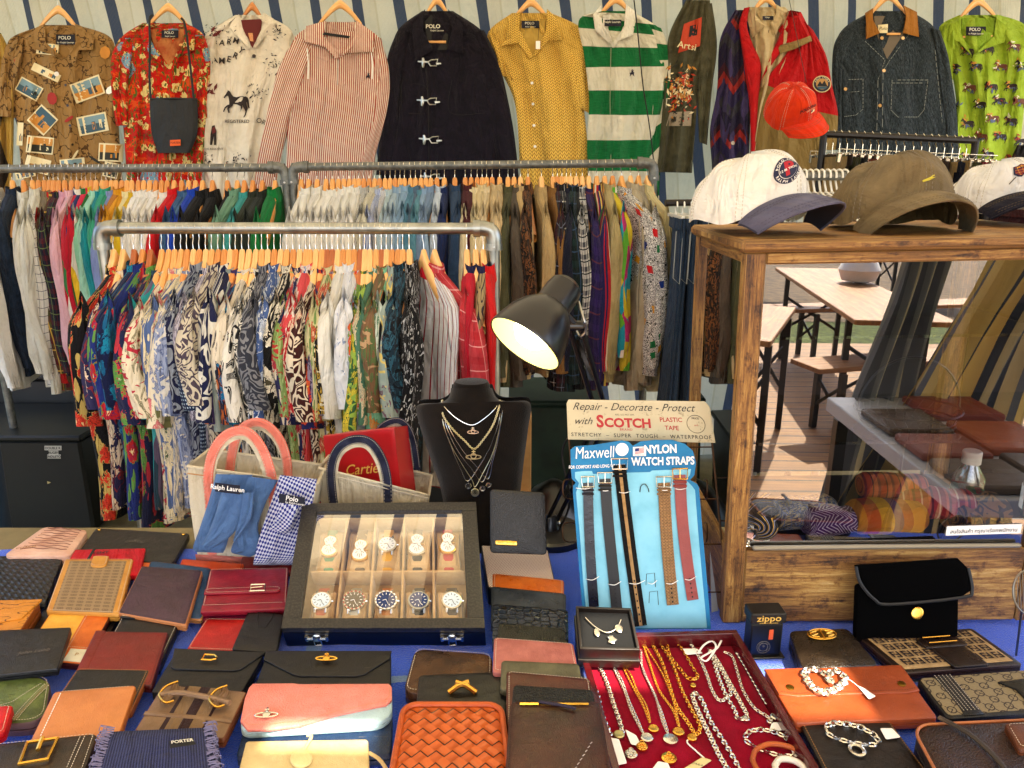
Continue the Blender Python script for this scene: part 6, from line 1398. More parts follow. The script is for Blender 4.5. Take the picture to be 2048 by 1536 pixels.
DB = leather('antiqued dark', mottled('#1a1210', '#4a3a28', 10), rough=.35)
it = wal('buckle_purse', 'dark antiqued purse with large brass buckle, lower left corner', [(-40, 1492), (196, 1466), (150, 1600), (-60, 1620)], .056, .030, DB, .008, 'purse', STW, puff=.003)
mb = MB(); dashes(mb, it.S, [(it.W*.86, .008), (it.W*.80, it.H)], STW, .004); dashes(mb, it.S, [(it.W*.90, .008), (it.W*.84, it.H)], STW, .004); put('stitching', mb, it.root)
mb = MB(); a, b, s = it.W*.42, it.H*.12, .034; mb.tube([it.S(a, b, .008), it.S(a+s, b-.002, .008), it.S(a+s*.85, b+s*1.1, .008), it.S(a-s*.1, b+s*1.2, .008)], .0028, GOLD, 6, closed=True); mb.tube([it.S(a+s*.5, b-.004, .010), it.S(a+s*.45, b+.02, .010)], .0030, GOLD, 6); put('buckle', mb, it.root)
DP = cloth('indigo ribbed denim', lambda t: t.mix(t.stripe(t.sep(t.uv)[0], .0035, .5), t.mix(t.noise(t.uv, 18, 3), hx('#191c38'), hx('#2e3358')), hx('#454a70')))
it = wal('denim_pouch', 'indigo denim pouch with frayed edges, in the foreground left', [(205, 1466), (432, 1456), (450, 1580), (165, 1590)], .060, .034, DP, .016, 'pouch', puff=.012)
fm_ = mat('frayed thread', '#7a7590', var=.2); rr = random.Random(4)
for side in (0, 1):
    mb = MB()
    for i in range(70):
        b = it.H*i/70; a = (0 if side == 0 else it.W)+rr.uniform(-.004, .004); s = -1 if side == 0 else 1
        mb.tube([it.S(a-s*.016, b, .009), it.S(a-s*.004+rr.uniform(-.003, .003), b+rr.uniform(-.004, .004), .012), it.S(a+s*rr.uniform(-.004, .0), b+rr.uniform(-.005, .005), rr.uniform(.004, .010))], .0008, fm_, 4)
    put('frayed_edge', mb, it.root)
strip(it, 'label_patch', [(it.W*.60, it.H*.32), (it.W*.80, it.H*.28), (it.W*.82, it.H*.40), (it.W*.61, it.H*.45)], BLACK, .012, .001); tx(it, 'PORTER', it.W*.71, it.H*.36, .008, LTX, .0145, rot=.12, bold=.02)
it = wal('clasp_wallet', 'black flap wallet with gold letter clasp', [(352, 1302), (527, 1310), (478, 1392), (302, 1384)], .034, .018, BK, .004, side=L('#0c0c0d'))
fl = strip(it, 'flap', F_(it, [(-.02, -.02), (1.02, -.02), (.86, .42), (.80, .47), (.12, .5), (.06, .44)]), BK, .004, .004)
mb = MB(); a, b, s = it.W*.46, it.H*.24, .011; mb.tube([it.S(a-s, b-s*.6, .009), it.S(a+s*.5, b-s*.6, .009), it.S(a+s, b-s*.1, .009), it.S(a+s, b+s*.3, .009), it.S(a+s*.4, b+s*.6, .009), it.S(a-s, b+s*.6, .009)], .0016, GOLD, 4, closed=True); put('gold_clasp', mb, it.root)
it = wal('envelope_wallet', 'black envelope wallet with gold orb clasp below the watch box', [(533, 1307), (782, 1307), (781, 1392), (503, 1392)], .034, .016, BK, .004)
fl = strip(it, 'envelope_flap', F_(it, [(-.005, -.02), (1.005, -.02), (.99, .18), (.80, .56), (.74, .60), (.32, .60), (.26, .56), (.0, .20)]), BK, .004, .004)
orb(it, .5, .27, .017, GOLD, .011)
PL = cloth('taupe plaid', lambda t: (lambda o: t.mix(t.stripe(o[0], .034, .45, .2), hx('#8d7454'), hx('#3c2422')))(t.sep(t.uv)))
TAU = L('#7c6248', '#8f7456')
it = wal('plaid_wallet', 'taupe wallet with brown plaid stripes and a knotted leather bar', [(326, 1369), (494, 1383), (448, 1478), (268, 1462)], .046, .016, TAU, .004, side=L('#6a3c1c'))
strip(it, 'plaid_panel', F_(it, [(.28, .0), (.76, .0), (.74, .98), (.26, .98)]), PL, .0016, .0012); strip(it, 'flap_edge', F_(it, [(0, .62), (1.0, .62), (1.0, .70), (0, .70)]), TAU, .003, .002)
mb = MB(); mb.tube(curve([it.S(*q, .012) for q in F_(it, [(.1, .38), (.3, .3), (.5, .32), (.7, .36), (.92, .42)])], 16), .0042, TAU, 8); put('leather_bar', mb, it.root)
for u in (.2, .78):
    mb = MB(); mb.tube(curve([it.S(*q, .014) for q in F_(it, [(u+.02, .08), (u-.08, .2), (u-.10, .4), (u+.02, .55), (u+.10, .5)])], 14), .0018, GOLD, 6); put('metal_ring', mb, it.root)
    mb = MB(); mb.grid(lambda a, b: it.S((u+.12*(a-.5)+.02*math.sin(b*6))*it.W, (.12+.42*b)*it.H, .008+.006*math.sin(a*PI)+.002*math.sin(a*20)), 12, 8, TAU, lambda a, b: (a*.03, b*.04)); put('leather_wrap', mb, it.root)
it = wal('navy_wallet', 'pebbled navy wallet under the pink flap wallet', [(492, 1440), (785, 1430), (782, 1508), (472, 1512)], .026, .020, L('#12294a', '#1e3a60', bump=('pebble', .6)), .006)
it = wal('pink_flap_wallet', 'salmon pink and pale blue flap wallet with silver orb emblem', [(500, 1374), (784, 1374), (784, 1444), (478, 1462)], .042, .014, L('#a8c4cc', '#b6d0d6', bump=('pebble', .4)), (.012, .012, .03, .014), puff=.002)
PKL = L('#dd8878', '#e6968a', bump=('pebble', .6))
fl = strip(it, 'curved_flap', F_(it, [(.02, -.02), (.30, -.03), (.35, -.01), (.98, -.02), (1.0, .08), (1.0, .45), (.96, .60), (.62, .82), (.40, 1.02), (.20, 1.06), (.06, 1.04), (.0, .85), (-.01, .35), (.0, .08)]), PKL, .005, .005, puff=.003)
mb = MB(); dashes(mb, it.S, F_(it, [(.03, .9), (.06, .98), (.2, 1.0), (.4, .96), (.62, .78), (.95, .55), (.985, .40), (.985, .1)]), STT, .0085, .003, .002, .0007); put('stitching', mb, fl)
orb(it, .17, .82, .016, SILVER, .011)
CRL = L('#cbb684', '#dac896')
it = wal('cream_wallet', 'cream leather wallet closed by a cord and round button', [(492, 1482), (736, 1478), (742, 1600), (462, 1600)], .050, .018, CRL, .004)
mb = MB(); mb.tube(curve([it.S(*q, .006) for q in F_(it, [(.50, -.02), (.54, .0), (.50, .2), (.47, .36)])], 12), .0022, CRL, 6); put('cord', mb, it.root)
disc(it, 'round_button', it.W*.475, it.H*.40, .0145, L('#d8c68c', '#e8d8a4'), .008, .004)
mb = MB(); mb.tube(curve([it.S(it.W*1.0, it.H*.2, -.004), it.S(it.W*1.1, it.H*.3, -.010), it.S(it.W*1.2, it.H*.55, -.03)], 8), .003, CRL, 6, flat=.4); put('strap_end', mb, it.root)
MB_ = leather('metallic brown', mottled('#2a160c', '#6a4a2c', 12), rough=.28, metal=.25)
it = wal('metallic_purse', 'shiny metallic brown rounded purse below the watch box', [(830, 1297), (985, 1308), (984, 1390), (806, 1385)], .040, .026, MB_, .018, 'purse', STW, puff=.003)
it = wal('black_bifold', 'black bifold wallet behind the orange woven purse', [(838, 1350), (1012, 1342), (1022, 1470), (828, 1455)], .050, .026, L('#141313', '#211f1e', rough=.34), .006)
mb = MB()
for s in (-.02, .02): mb.tube([it.S(it.W*.5+s, it.H*.40, .004), it.S(it.W*.5+s*.3, it.H*.36, .012), it.S(it.W*.5-s*.5, it.H*.33, .015)], .0045, GOLD, 8)
put('kiss_clasp', mb, it.root)
WOV = leather('tan weave', weave('#a84c14', '#c9692a', .0145), bump=weave_bump(.0145), rough=.36)
it = wal('woven_purse', 'orange-brown woven leather purse in the centre foreground', [(808, 1412), (1002, 1412), (1022, 1570), (780, 1570)], .068, .040, WOV, .020, 'purse', puff=.006, side=L('#a04810', '#b85a1c'))
mb = MB(); n = 40; mb.tube([it.S(*q, .0025) for q in rrect(it.W, it.H, .02, 6)], .0042, L('#a84c14', '#c05c1c'), 8, closed=True); put('leather_rim', mb, it.root)
colm = [
 ('tan_wallet', 'glossy tan wallet at the back of the overlapping row beside the watch box', [(985, 1146), (1128, 1160), (1128, 1215), (984, 1205)], .044, L('#b25a18', '#cc7428', rough=.3), STW),
 ('slate_wallet', 'slate grey patinated wallet, second in the overlapping row', [(982, 1172), (1132, 1187), (1132, 1250), (982, 1245)], .050, leather('slate patina', mottled('#1e2630', '#4c5660', 8), rough=.3), STD),
 ('crocodile_wallet', 'black crocodile embossed wallet, third in the overlapping row', [(986, 1207), (1136, 1219), (1137, 1290), (984, 1285)], .055, leather('black croc', lambda t: t.mix(t.math('LESS_THAN', t.vor(t.vec((1, 1.3, 1)), 70, 'DISTANCE_TO_EDGE', rnd=.55), .05), t.mix(t.noise(t.uv, 40, 3), hx('#10161e'), hx('#2c3a4c')), hx('#040506')), rough=.22, bump=lambda t: (t.math('MINIMUM', t.vor(t.vec((1, 1.3, 1)), 70, 'DISTANCE_TO_EDGE', rnd=.55), .15), .9, .006)), None),
 ('pebbled_wallet', 'dark olive pebbled wallet, fourth in the overlapping row', [(998, 1246), (1128, 1256), (1140, 1310), (990, 1305)], .060, L('#23241c', '#3a3a2e', bump=('pebble', 1), rough=.3), None),
 ('pink_leather_wallet', 'dusty pink leather wallet, fifth in the overlapping row', [(988, 1274), (1146, 1286), (1158, 1350), (985, 1345)], .065, L('#9c5a52', '#b8746a'), STW),
 ('grey_green_wallet', 'grey green soft wallet, sixth in the overlapping row', [(1003, 1320), (1158, 1327), (1168, 1385), (1000, 1380)], .068, L('#4e4a36', '#6e6a50'), None),
 ('chestnut_wallet', 'chestnut brown wallet, seventh in the overlapping row', [(1013, 1341), (1180, 1356), (1196, 1470), (1012, 1455)], .070, L('#4a2014', '#62301e', rough=.32), STW),
 ('wrinkled_wallet', 'black wrinkled wallet just above the zipped brown one', [(1027, 1369), (1186, 1379), (1196, 1440), (1022, 1430)], .078, L('#131313', '#232422', bump=('pebble', 1)), None)]
for nm, lb, px, top, m, st in colm:
    it = wal(nm, lb, px, (top, top, top-.006, top-.006), .022, m, .006, stitch=st)
ZB = leather('worn brown', mottled('#2c120c', '#5a3024', 6), rough=.32)
it = wal('zip_wallet', 'worn dark brown wallet with brass zip pocket, centre foreground', [(1020, 1402), (1199, 1402), (1230, 1580), (1008, 1580)], .086, .034, ZB, .010, stitch=STD, puff=.003)
zb = [(.06, .07), (.92, .07)]
mb = MB()
for i in range(58): a = it.W*(.12+.013*i); mb.box((0, 0, 0), (.0016, .004, .001), GOLD, Matrix.Translation(it.S(a, it.H*.075, .0045)))
put('zip', mb, it.root); strip(it, 'zip_tape', F_(it, [(.08, .045), (.92, .045), (.92, .105), (.08, .105)]), L('#3a1c12'), .002, .001)
mb = MB(); mb.tube(curve([it.S(*q, .007) for q in F_(it, [(.32, .06), (.42, .08), (.58, .11), (.72, .15)])], 10), .0026, mat('purple cord', '#2a2038'), 6, flat=.6); put('zip_pull', mb, it.root)
sc = MB(); W2 = mat('pale scuff', '#a89a90', var=.3)
for k in range(8): sc.tube([it.S(it.W*(.62+.03*k), it.H*(.86-.045*k), .0036), it.S(it.W*(.64+.03*k), it.H*(.84-.045*k), .0036)], .0007, W2, 4)
put('scuff', sc, it.root)
it = wal('dotted_box', 'white box with fine red dots under the standing black wallet', [(962, 1090), (1096, 1100), (1112, 1172), (976, 1175)], .040, .038, mat('dotted card', lambda t: (lambda o: t.mix(t.math('LESS_THAN', t.vor(t.vec(1, rot=.785), 260, rnd=0), .32), hx('#d8ccc0'), hx('#7a3a34')))(0), rough=.7, var=0), .004, 'box', side=BLKPLASTIC, layers=False)
it = wal('standing_wallet', 'black grained wallet with gold bar plate, standing in front of the bust', [(980, 978), (1090, 985), (1094, 1110), (980, 1106)], 0, .018, L('#121212', '#1c1b1b', bump=('pebble', .5)), .008, Y=(1.34, 1.34, 1.29, 1.29), puff=.002)
p = strip(it, 'gold_plate', rrect(.042, .009, .001, 1, .010, it.H-.024), GOLD, .003, .0015); tx(it, 'MARC JACOBS', .031, it.H-.0195, .0052, BRP, .0052)
it = wal('gilt_plate_wallet', 'brown leather wallet with oval gilt fretwork plate', [(1578, 1262), (1695, 1256), (1758, 1330), (1605, 1336)], .036, .030, L('#1c140e', '#3a2e22', bump=('pebble', .7), rough=.28), .010, puff=.004)
mb = MB(); a0, b0 = it.W*.47, it.H*.24; el_ = lambda s: [it.S(a0+.026*s*math.cos(t), b0+.015*s*math.sin(t), .0075) for t in [i*PI/12 for i in range(24)]]
mb.tube(el_(1), .0013, GOLD, 5, closed=True); mb.tube(el_(.8), .0007, GOLD, 5, closed=True); mb.add(el_(.97), [tuple(range(24))], metal('dull gilt', '#7a6030', .5)); mb.tube([it.S(a0, b0-.013, .008), it.S(a0, b0+.013, .008)], .0014, GOLD, 5)
for s in (-1, 1): mb.tube([it.S(a0+s*.008, b0-.008, .008), it.S(a0+s*.020, b0-.004, .008), it.S(a0+s*.008, b0, .008), it.S(a0+s*.020, b0+.005, .008), it.S(a0+s*.008, b0+.008, .008)], .0012, GOLD, 5)
put('gilt_plate', mb, it.root)
DBR = L('#1c1210', '#2a1c18', rough=.3)
it = wal('double_letter_wallet', 'beige canvas long wallet covered in brown interlocking letters', [(1716, 1273), (1944, 1256), (2046, 1328), (1806, 1347)], .022, .014, DBR, .005, side=L('#3a2620'))
strip(it, 'canvas_panel', [(a, b) for a, b in rrect(it.W-.02, it.H-.016, .001, 1, .010, .008)], mat('beige canvas', mottled('#9a8058', '#b0966c', 60), rough=.8), .0014, .001)
mb = MB(); DBP = mat('brown canvas print', '#2c1a14', var=0)
def FFm(mb, S, a, b, s, h):
    for (x0, y0, x1, y1) in ((0, 0, .2, 1), (0, 0, .62, .18), (0, .38, .5, .55), (.8, .0, 1.0, 1), (.38, .82, 1, 1), (.5, .45, 1, .62)):
        mb.add([S(a+x0*s, b+y0*s, h), S(a+x1*s, b+y0*s, h), S(a+x1*s, b+y1*s, h), S(a+x0*s, b+y1*s, h)], [(0, 1, 2, 3)], DBP)
nx, ny = 9, 4
for j in range(ny):
    for i in range(nx):
        a = .014+i*(it.W-.030)/nx+(.004 if j % 2 else 0); b = .011+j*(it.H-.022)/ny; FFm(mb, it.S, a, b, .0155, .0036)
put('canvas_letters', mb, it.root)
strip(it, 'strap', rrect(.060, it.H*.62, .004, 3, it.W*.42, it.H*.40), DBR, .006, .004); strip(it, 'clasp_loop', rrect(.075, .026, .003, 3, it.W*.38, it.H*.28), DBR, .008, .003)
mb = MB()
for b in (.33, .47): mb.tube([it.S(it.W*.42, it.H*b, .013), it.S(it.W*.42+.05, it.H*b, .013)], .0009, GOLD, 4)
put('metal_trim', mb, it.root)
VEL = mat('black velvet', '#050506', rough=1, spec=.05, var=.2)
it = wal('velvet_pouch', 'black velvet pouch with gold button, leaning against the cabinet base', [(1716, 1170), (1918, 1164), (1916, 1276), (1712, 1284)], 0, .016, VEL, .006, 'pouch', Y=(1.155, 1.155, 1.12, 1.12))
fl = strip(it, 'velvet_flap', F_(it, [(-.05, -.36), (.96, -.44), (1.06, -.26), (1.10, .14), (1.0, .26), (.30, .34), (.14, .24), (.04, .04)]), VEL, .008, .008, puff=.004)
mb = MB(); mb.tube(curve([it.S(*q, .009) for q in F_(it, [(-.05, -.34), (0.0, -.05), (.14, .24), (.30, .34), (1.0, .26), (1.10, .14), (1.06, -.26)])], 36), .0028, mat('black piping', '#1a1b1c', rough=.6), 6); put('piping', mb, fl)
disc(it, 'gold_button', it.W*.58, it.H*.52, .0105, GOLD, .006, .005)
ORL = leather('sunlit tan', mottled('#8c4220', '#a4542c', 6), rough=.4)  # the wallet's own orange-tan leather colour
it = wal('long_tan_wallet', 'long orange-tan leather wallet with two brass snaps and a chain bracelet on it', [(1528, 1342), (1802, 1334), (1876, 1436), (1590, 1446)], .030, .018, ORL, .006, puff=.002)
fl = strip(it, 'flap', F_(it, [(0, 0), (1, 0), (1.0, .52), (.9, .56), (.5, .55), (.12, .56), (.0, .5)]), ORL, .004, .004)
mb = MB(); dashes(mb, it.S, F_(it, [(.02, .48), (.12, .53), (.5, .52), (.9, .53), (.98, .49)]), STD, .0062); put('stitching', mb, fl)
for u in (.10, .90): disc(it, 'snap', it.W*u, it.H*.40, .0065, metal('old brass', '#8a6a2c', .4), .006, .002, 1, fl)
LW = it
it = wal('dark_long_wallet', 'dark brown-black long wallet under the oval link bracelet', [(1592, 1432), (1772, 1432), (1868, 1560), (1662, 1570)], .024, .016, L('#15100d', '#2a2018', rough=.35), .006, stitch=STT)
DW = it
def mono2(t):
    v = t.vec(1, rot=.785); x, y, _ = t.sep(v); k = t.math('MAXIMUM', t.stripe(x, .022, .08), t.stripe(y, .022, .08)); d = t.vor(v, 1/.022, rnd=0)
    c = t.mix(t.noise(t.uv, 300, 2), hx('#7c6f52'), hx('#968868')); rg = t.math('LESS_THAN', t.math('ABSOLUTE', t.math('SUBTRACT', d, .3)), .045)
    br = t.math('MULTIPLY', k, t.math('GREATER_THAN', t.noise(t.uv, 180, 1), .45)); return t.mix(t.math('MAXIMUM', br, rg), c, hx('#3a2c20'))
it = wal('canvas_clutch', 'grey-beige diamond monogram clutch with black stitched stripes and tab', [(1832, 1357), (2080, 1338), (2140, 1420), (1896, 1438)], .030, .018, L('#101010', '#191919'), .010)
strip(it, 'canvas_panel', rrect(it.W-.010, it.H-.008, .006, 3, .004, .002), mat('diamond canvas', mono2, rough=.7, var=.05), .0014, .001)
fl = strip(it, 'leather_stripe', F_(it, [(.13, .0), (.28, .0), (.30, .97), (.14, .97)]), L('#121212'), .002, .002)
mb = MB()
for k in range(5): dashes(mb, it.S, F_(it, [(.14+.03*k, .02), (.155+.03*k, .95)]), STW, .0046)
put('stitching', mb, fl); tb = strip(it, 'snap_tab', F_(it, [(.58, .30), (.84, .26), (.95, .4), (1.0, 1.1), (.72, 1.1), (.68, .5)]), L('#0e0e0e', '#181818', rough=.3), .005, .004)
PBB = leather('brown pebble', mottled('#2a1a12', '#43291b', 12), bump=('pebble', 1), rough=.33)
it = wal('pebbled_pouch', 'brown pebbled leather pouch with tan piping in the right corner', [(1822, 1452), (2090, 1440), (2150, 1560), (1890, 1580)], .046, .034, PBB, .026, 'pouch', puff=.006, side=L('#241712'))
mb = MB(); mb.tube([it.S(*q, .0015) for q in rrect(it.W, it.H, .026, 6)], .0022, L('#b06a38'), 6, closed=True); put('piping', mb, it.root)
mb = MB(); mb.tube(curve([it.S(*q, .011) for q in F_(it, [(.2, -.02), (.36, .3), (.46, .7), (.5, 1.1)])], 12), .0045, BK2, 6, flat=.5); put('strap', mb, it.root)
it = wal('brown_wallet', 'small brown wallet at the right edge above the pebbled pouch', [(2008, 1446), (2100, 1442), (2120, 1490), (2040, 1500)], .062, .014, L('#5a3018', '#744222'), .006, stitch=STW)
lb = thing('lighter_box', onz(1530, 1316, TZ), 'small black upright lighter gift box with orange window beside the tray', 'box')
M = Matrix.Translation(onz(1530, 1318, TZ)+V((0, .020, 0))) @ Matrix.Rotation(.05, 4, 'Z')
a = MB(); a.box((0, 0, .032), (.054, .03, .064), BLKPLASTIC, M, .002); put('box_body', a, lb)
a = MB(); a.box((0, 0, .0755), (.060, .036, .019), BLKPLASTIC, M, .002); put('lid', a, lb)
SZ = lambda x, y, h=0: M @ V((x, -.0181-h, .0755-y)); SB = lambda x, y, h=0: M @ V((x, -.0151-h, .032-y))
a = MB(); text(a, SZ, 'zippo', 0, -.001, .0165, GOLDP, .0004, .012, sx=1.15); text(a, SZ, 'AMERICAN CLASSIC', 0, .0075, .0036, GOLDP, .0004); put('gold_lettering', a, lb)
a = MB(); a.box((.007, -.0158, .044), (.0075, .0015, .019), mat('orange window', '#d8643c', rough=.3), M, .0006); put('window', a, lb)
a = MB(); GS = mat('grey seal print', '#7a7468', var=0)
for r_ in (.0115, .0075): a.tube([SB(-.004+r_*math.cos(i*PI/12), .012+r_*math.sin(i*PI/12), .0004) for i in range(24)], .0004, GS, 4, closed=True)
arctext(a, SB, 'GUARANTEE FOR LIFE', -.004, .012, .0088, .003, GS, h=.0004, sp=.85); text(a, SB, '*', -.004, .0125, .012, GS, .0004); put('printed_seal', a, lb)
a = MB(); a.box((0, .0, .0015), (.066, .042, .003), BLKPLASTIC, M, .001); put('base_plate', a, lb)
TRW = mat('cherry lacquer', mottled('#4a0f14', '#5c161c', 5), rough=.25, coat=.5); VLV = mat('crimson velvet', mottled('#7c0622', '#960c30', 16), rough=1, sheen=.05, spec=.05, bump=('terry', .2))
zt_ = TZ+.036
S = Quad(onz(1150, 1268, zt_), onz(1473, 1259, zt_), onz(1700, 1636, zt_), onz(1252, 1640, zt_)); TW, TH = S.W, S.H
tr = thing('jewellery_tray', S.uvp(.5, .5, -.035), 'cherry red lacquered tray lined with crimson velvet, full of chains', 'tray')
w = .011
for pts in ([(0, 0), (TW, 0), (TW, w), (0, w)], [(0, TH-w), (TW, TH-w), (TW, TH), (0, TH)], [(0, w), (w, w), (w, TH-w), (0, TH-w)], [(TW-w, w), (TW, w), (TW, TH-w), (TW-w, TH-w)]):
    mb = MB(); solid(mb, S, pts, .034, TRW, .0012, .0003, None, False); put('rim', mb, tr)
mb = MB(); solid(mb, S, [(w, w), (TW-w, w), (TW-w, TH-w), (w, TH-w)], .008, VLV, .001, .0, None, False, 0, -.024); put('velvet_lining', mb, tr)
ZF = TZ+.0145
def T3(pts, n=40, z=ZF): return [onz(x, y, z) for x, y in [cr(pts, i/n) for i in range(n+1)]]
def tag_card(root, pts, z=ZF+.003, m=WHITE, txt=None):
    c = [onz(x, y, z) for x, y in pts]; q = Quad(*c); mb = MB(); solid(mb, q, rrect(q.W, q.H, .002, 2), .001, m, .0003, .0002, None, False)
    if txt: text(mb, q, txt, q.W/2, q.H/2, .006, INK, .001)
    put('price_tag', mb, root)
def disc3(mb, x, y, r, m, z=ZF+.003, sy=1):
    c = onz(x, y, z); n = 16; top = [c+V((r*math.cos(i*2*PI/n), r*sy*math.sin(i*2*PI/n), 0)) for i in range(n)]
    rim = [c+V((r*.8*math.cos(i*2*PI/n), r*.8*sy*math.sin(i*2*PI/n), .0012)) for i in range(n)]
    low = [p-V((0, 0, .003)) for p in top]; ce = c+V((0, 0, .0006))
    mb.add(low+top+rim+[ce], [(i, (i+1) % n, n+(i+1) % n, n+i) for i in range(n)]+[(n+i, n+(i+1) % n, 2*n+(i+1) % n, 2*n+i) for i in range(n)]+[(2*n+i, 2*n+(i+1) % n, 3*n) for i in range(n)], m)
def necklace(label, path, m, Lk, Wk, r, pend=None, tags=(), z=ZF+.002, cat='necklace', name='chain_necklace', n=60):
    p = T3(path, n, z); rt = thing(name, p[len(p)//2], label, cat, 'jewellery laid out on the table' if cat else None)
    mb = MB(); chain(mb, p, Lk, Wk, r, m); put('chain', mb, rt)
    if pend:
        for (x, y, rr_, mm) in pend: mb = MB(); disc3(mb, x, y, rr_, mm, z+.001); put('pendant', mb, rt)
    for t_ in tags: tag_card(rt, t_)
    return rt
necklace('thick silver rope necklace at the left edge of the tray', [(1222, 1470), (1205, 1430), (1192, 1380), (1172, 1340), (1178, 1324), (1196, 1330), (1212, 1360), (1228, 1410), (1240, 1445), (1246, 1470)], SILVER, .0075, .0062, .0013, [(1238, 1468, .008, metal('pale gold', '#c9c08c', .35))], [[(1250, 1458), (1272, 1470), (1284, 1492), (1262, 1488)], [(1218, 1474), (1238, 1478), (1254, 1526), (1232, 1530)]])
necklace('fine silver necklace with an oval silver pendant', [(1222, 1326), (1248, 1380), (1262, 1420), (1286, 1466), (1276, 1440), (1258, 1400), (1244, 1360), (1226, 1328)], SILVER, .0042, .003, .0006, [(1294, 1474, .009, SILVER)])
necklace('fine gold necklace with a round gold coin', [(1242, 1326), (1264, 1370), (1286, 1410), (1300, 1445), (1292, 1410), (1274, 1380), (1262, 1350), (1246, 1328)], GOLD, .0042, .003, .0006, [(1307, 1456, .0078, GOLD)])
necklace('long silver necklace with a large silver medallion', [(1282, 1300), (1286, 1340), (1310, 1390), (1324, 1440), (1336, 1466), (1322, 1420), (1300, 1370), (1280, 1322)], SILVER, .0042, .003, .0006, [(1341, 1477, .0105, SILVER)])
necklace('long gold necklace with an oval gold pendant', [(1284, 1284), (1300, 1330), (1318, 1380), (1346, 1420), (1358, 1452), (1346, 1400), (1326, 1350), (1302, 1310), (1286, 1284)], GOLD, .0045, .0032, .0007, [(1357, 1462, .0085, GOLD)])
necklace('heavy doubled gold cable necklace', [(1304, 1288), (1322, 1320), (1336, 1360), (1352, 1410), (1378, 1448), (1392, 1470), (1400, 1452), (1384, 1420), (1364, 1380), (1350, 1340), (1334, 1306), (1314, 1284), (1304, 1288)], GOLD, .0072, .005, .0011, [(1384, 1474, .007, GOLD)])
necklace('gold and silver paperclip chain looping with a small flag charm', [(1334, 1290), (1342, 1315), (1362, 1340), (1378, 1358), (1396, 1354), (1384, 1332), (1366, 1300), (1350, 1284), (1334, 1290)], GOLD, .009, .005, .001, [(1386, 1370, .005, GOLD)])
necklace('silver box chain looped at the top of the tray', [(1380, 1286), (1396, 1310), (1414, 1350), (1424, 1380), (1440, 1402), (1456, 1392), (1462, 1386), (1448, 1350), (1430, 1320), (1420, 1300)], SILVER, .0065, .0045, .001, None, [[(1364, 1297), (1394, 1297), (1406, 1306), (1372, 1309)]])
necklace('silver rolo chain doubled beside a white ribbon', [(1420, 1300), (1440, 1330), (1462, 1370), (1484, 1410), (1494, 1432), (1476, 1438), (1470, 1420), (1452, 1390), (1436, 1350), (1424, 1310), (1414, 1296)], SILVER, .0068, .0055, .0012, [(1492, 1436, .006, SILVER)])
necklace('slim silver link bracelet hooked beside the curb chain', [(1448, 1304), (1464, 1312), (1474, 1340), (1486, 1380), (1508, 1415), (1530, 1430), (1545, 1440)], SILVER, .007, .004, .0009, [(1540, 1442, .005, SILVER)])
necklace('silver curb chain along the right side of the tray', [(1474, 1304), (1490, 1330), (1510, 1365), (1530, 1400), (1550, 1424), (1558, 1436)], SILVER, .0066, .0056, .0012, [(1552, 1432, .008, SILVER)], [[(1544, 1444), (1580, 1446), (1584, 1458), (1538, 1462)]])
necklace('broad flat-link silver necklace folded in the tray front', [(1490, 1560), (1470, 1520), (1446, 1480), (1420, 1440), (1404, 1400), (1388, 1384), (1386, 1396), (1400, 1430), (1424, 1480), (1444, 1520), (1470, 1560)], SILVER, .0085, .0062, .0014)
necklace('paperclip silver bracelet with square links in the tray corner', [(1490, 1474), (1500, 1462), (1530, 1460), (1560, 1468), (1590, 1490), (1594, 1500), (1580, 1512), (1548, 1508), (1520, 1498), (1494, 1484), (1490, 1474)], SILVER, .012, .0062, .0013, None, [[(1582, 1498), (1608, 1500), (1612, 1514), (1588, 1512)]])
for lab, x, y, r_, m in (('loose silver flower charm in the tray front', 1262, 1507, .009, SILVER), ('gold nugget charm above the silver flower charm', 1284, 1492, .008, GOLD), ('loose gold shell charm in the tray front', 1338, 1515, .0105, GOLD)):
    mb = MB(); disc3(mb, x, y, r_, m); k = onz(x, y-8, ZF+.004); mb.tube([k+V((.003*math.cos(i*PI/4), .003*math.sin(i*PI/4), 0)) for i in range(8)], .0009, m, 5, closed=True)
    for i in range(7): c = onz(x, y, ZF+.004)+V((r_*.55*math.cos(i*.9), r_*.55*math.sin(i*.9), 0)); mb.lathe([(.0022, -.001), (.0018, .001), (.0004, .002)], m, Matrix.Translation(c), 8)
    put('loose_charm', mb, label=lab, cat='charm')
rt = thing('ribbon_bow', onz(1425, 1292, ZF), 'white ribbon tied round the silver chains at the top of the tray', 'ribbon'); mb = MB()
mb.tube(T3([(1396, 1306), (1408, 1290), (1424, 1282), (1432, 1294), (1422, 1312), (1412, 1322), (1402, 1316), (1414, 1308), (1434, 1296), (1444, 1278)], 40, ZF+.008), .0018, WHITE, 6, flat=.5); put('ribbon', mb, rt)
rt = thing('paper_tag', onz(1390, 1520, ZF), 'yellowed string tag with lettering at the front of the tray', 'tag'); tag_card(rt, [(1404, 1514), (1424, 1520), (1386, 1545), (1362, 1540)], ZF+.003, mat('old tag paper', '#d8cc96'), 'ZARA')
mb = MB(); mb.tube(T3([(1384, 1474), (1374, 1484), (1390, 1500), (1408, 1516)], 20), .0012, WHITE, 5); put('string', mb, rt)
rt = thing('paper_tag', onz(1330, 1530, ZF), 'blank white tag at the bottom edge of the tray', 'tag'); tag_card(rt, [(1316, 1522), (1336, 1526), (1342, 1540), (1304, 1538)])
ORI_ = leather('orange bangle leather', mottled('#a8521c', '#c0662a', 20))
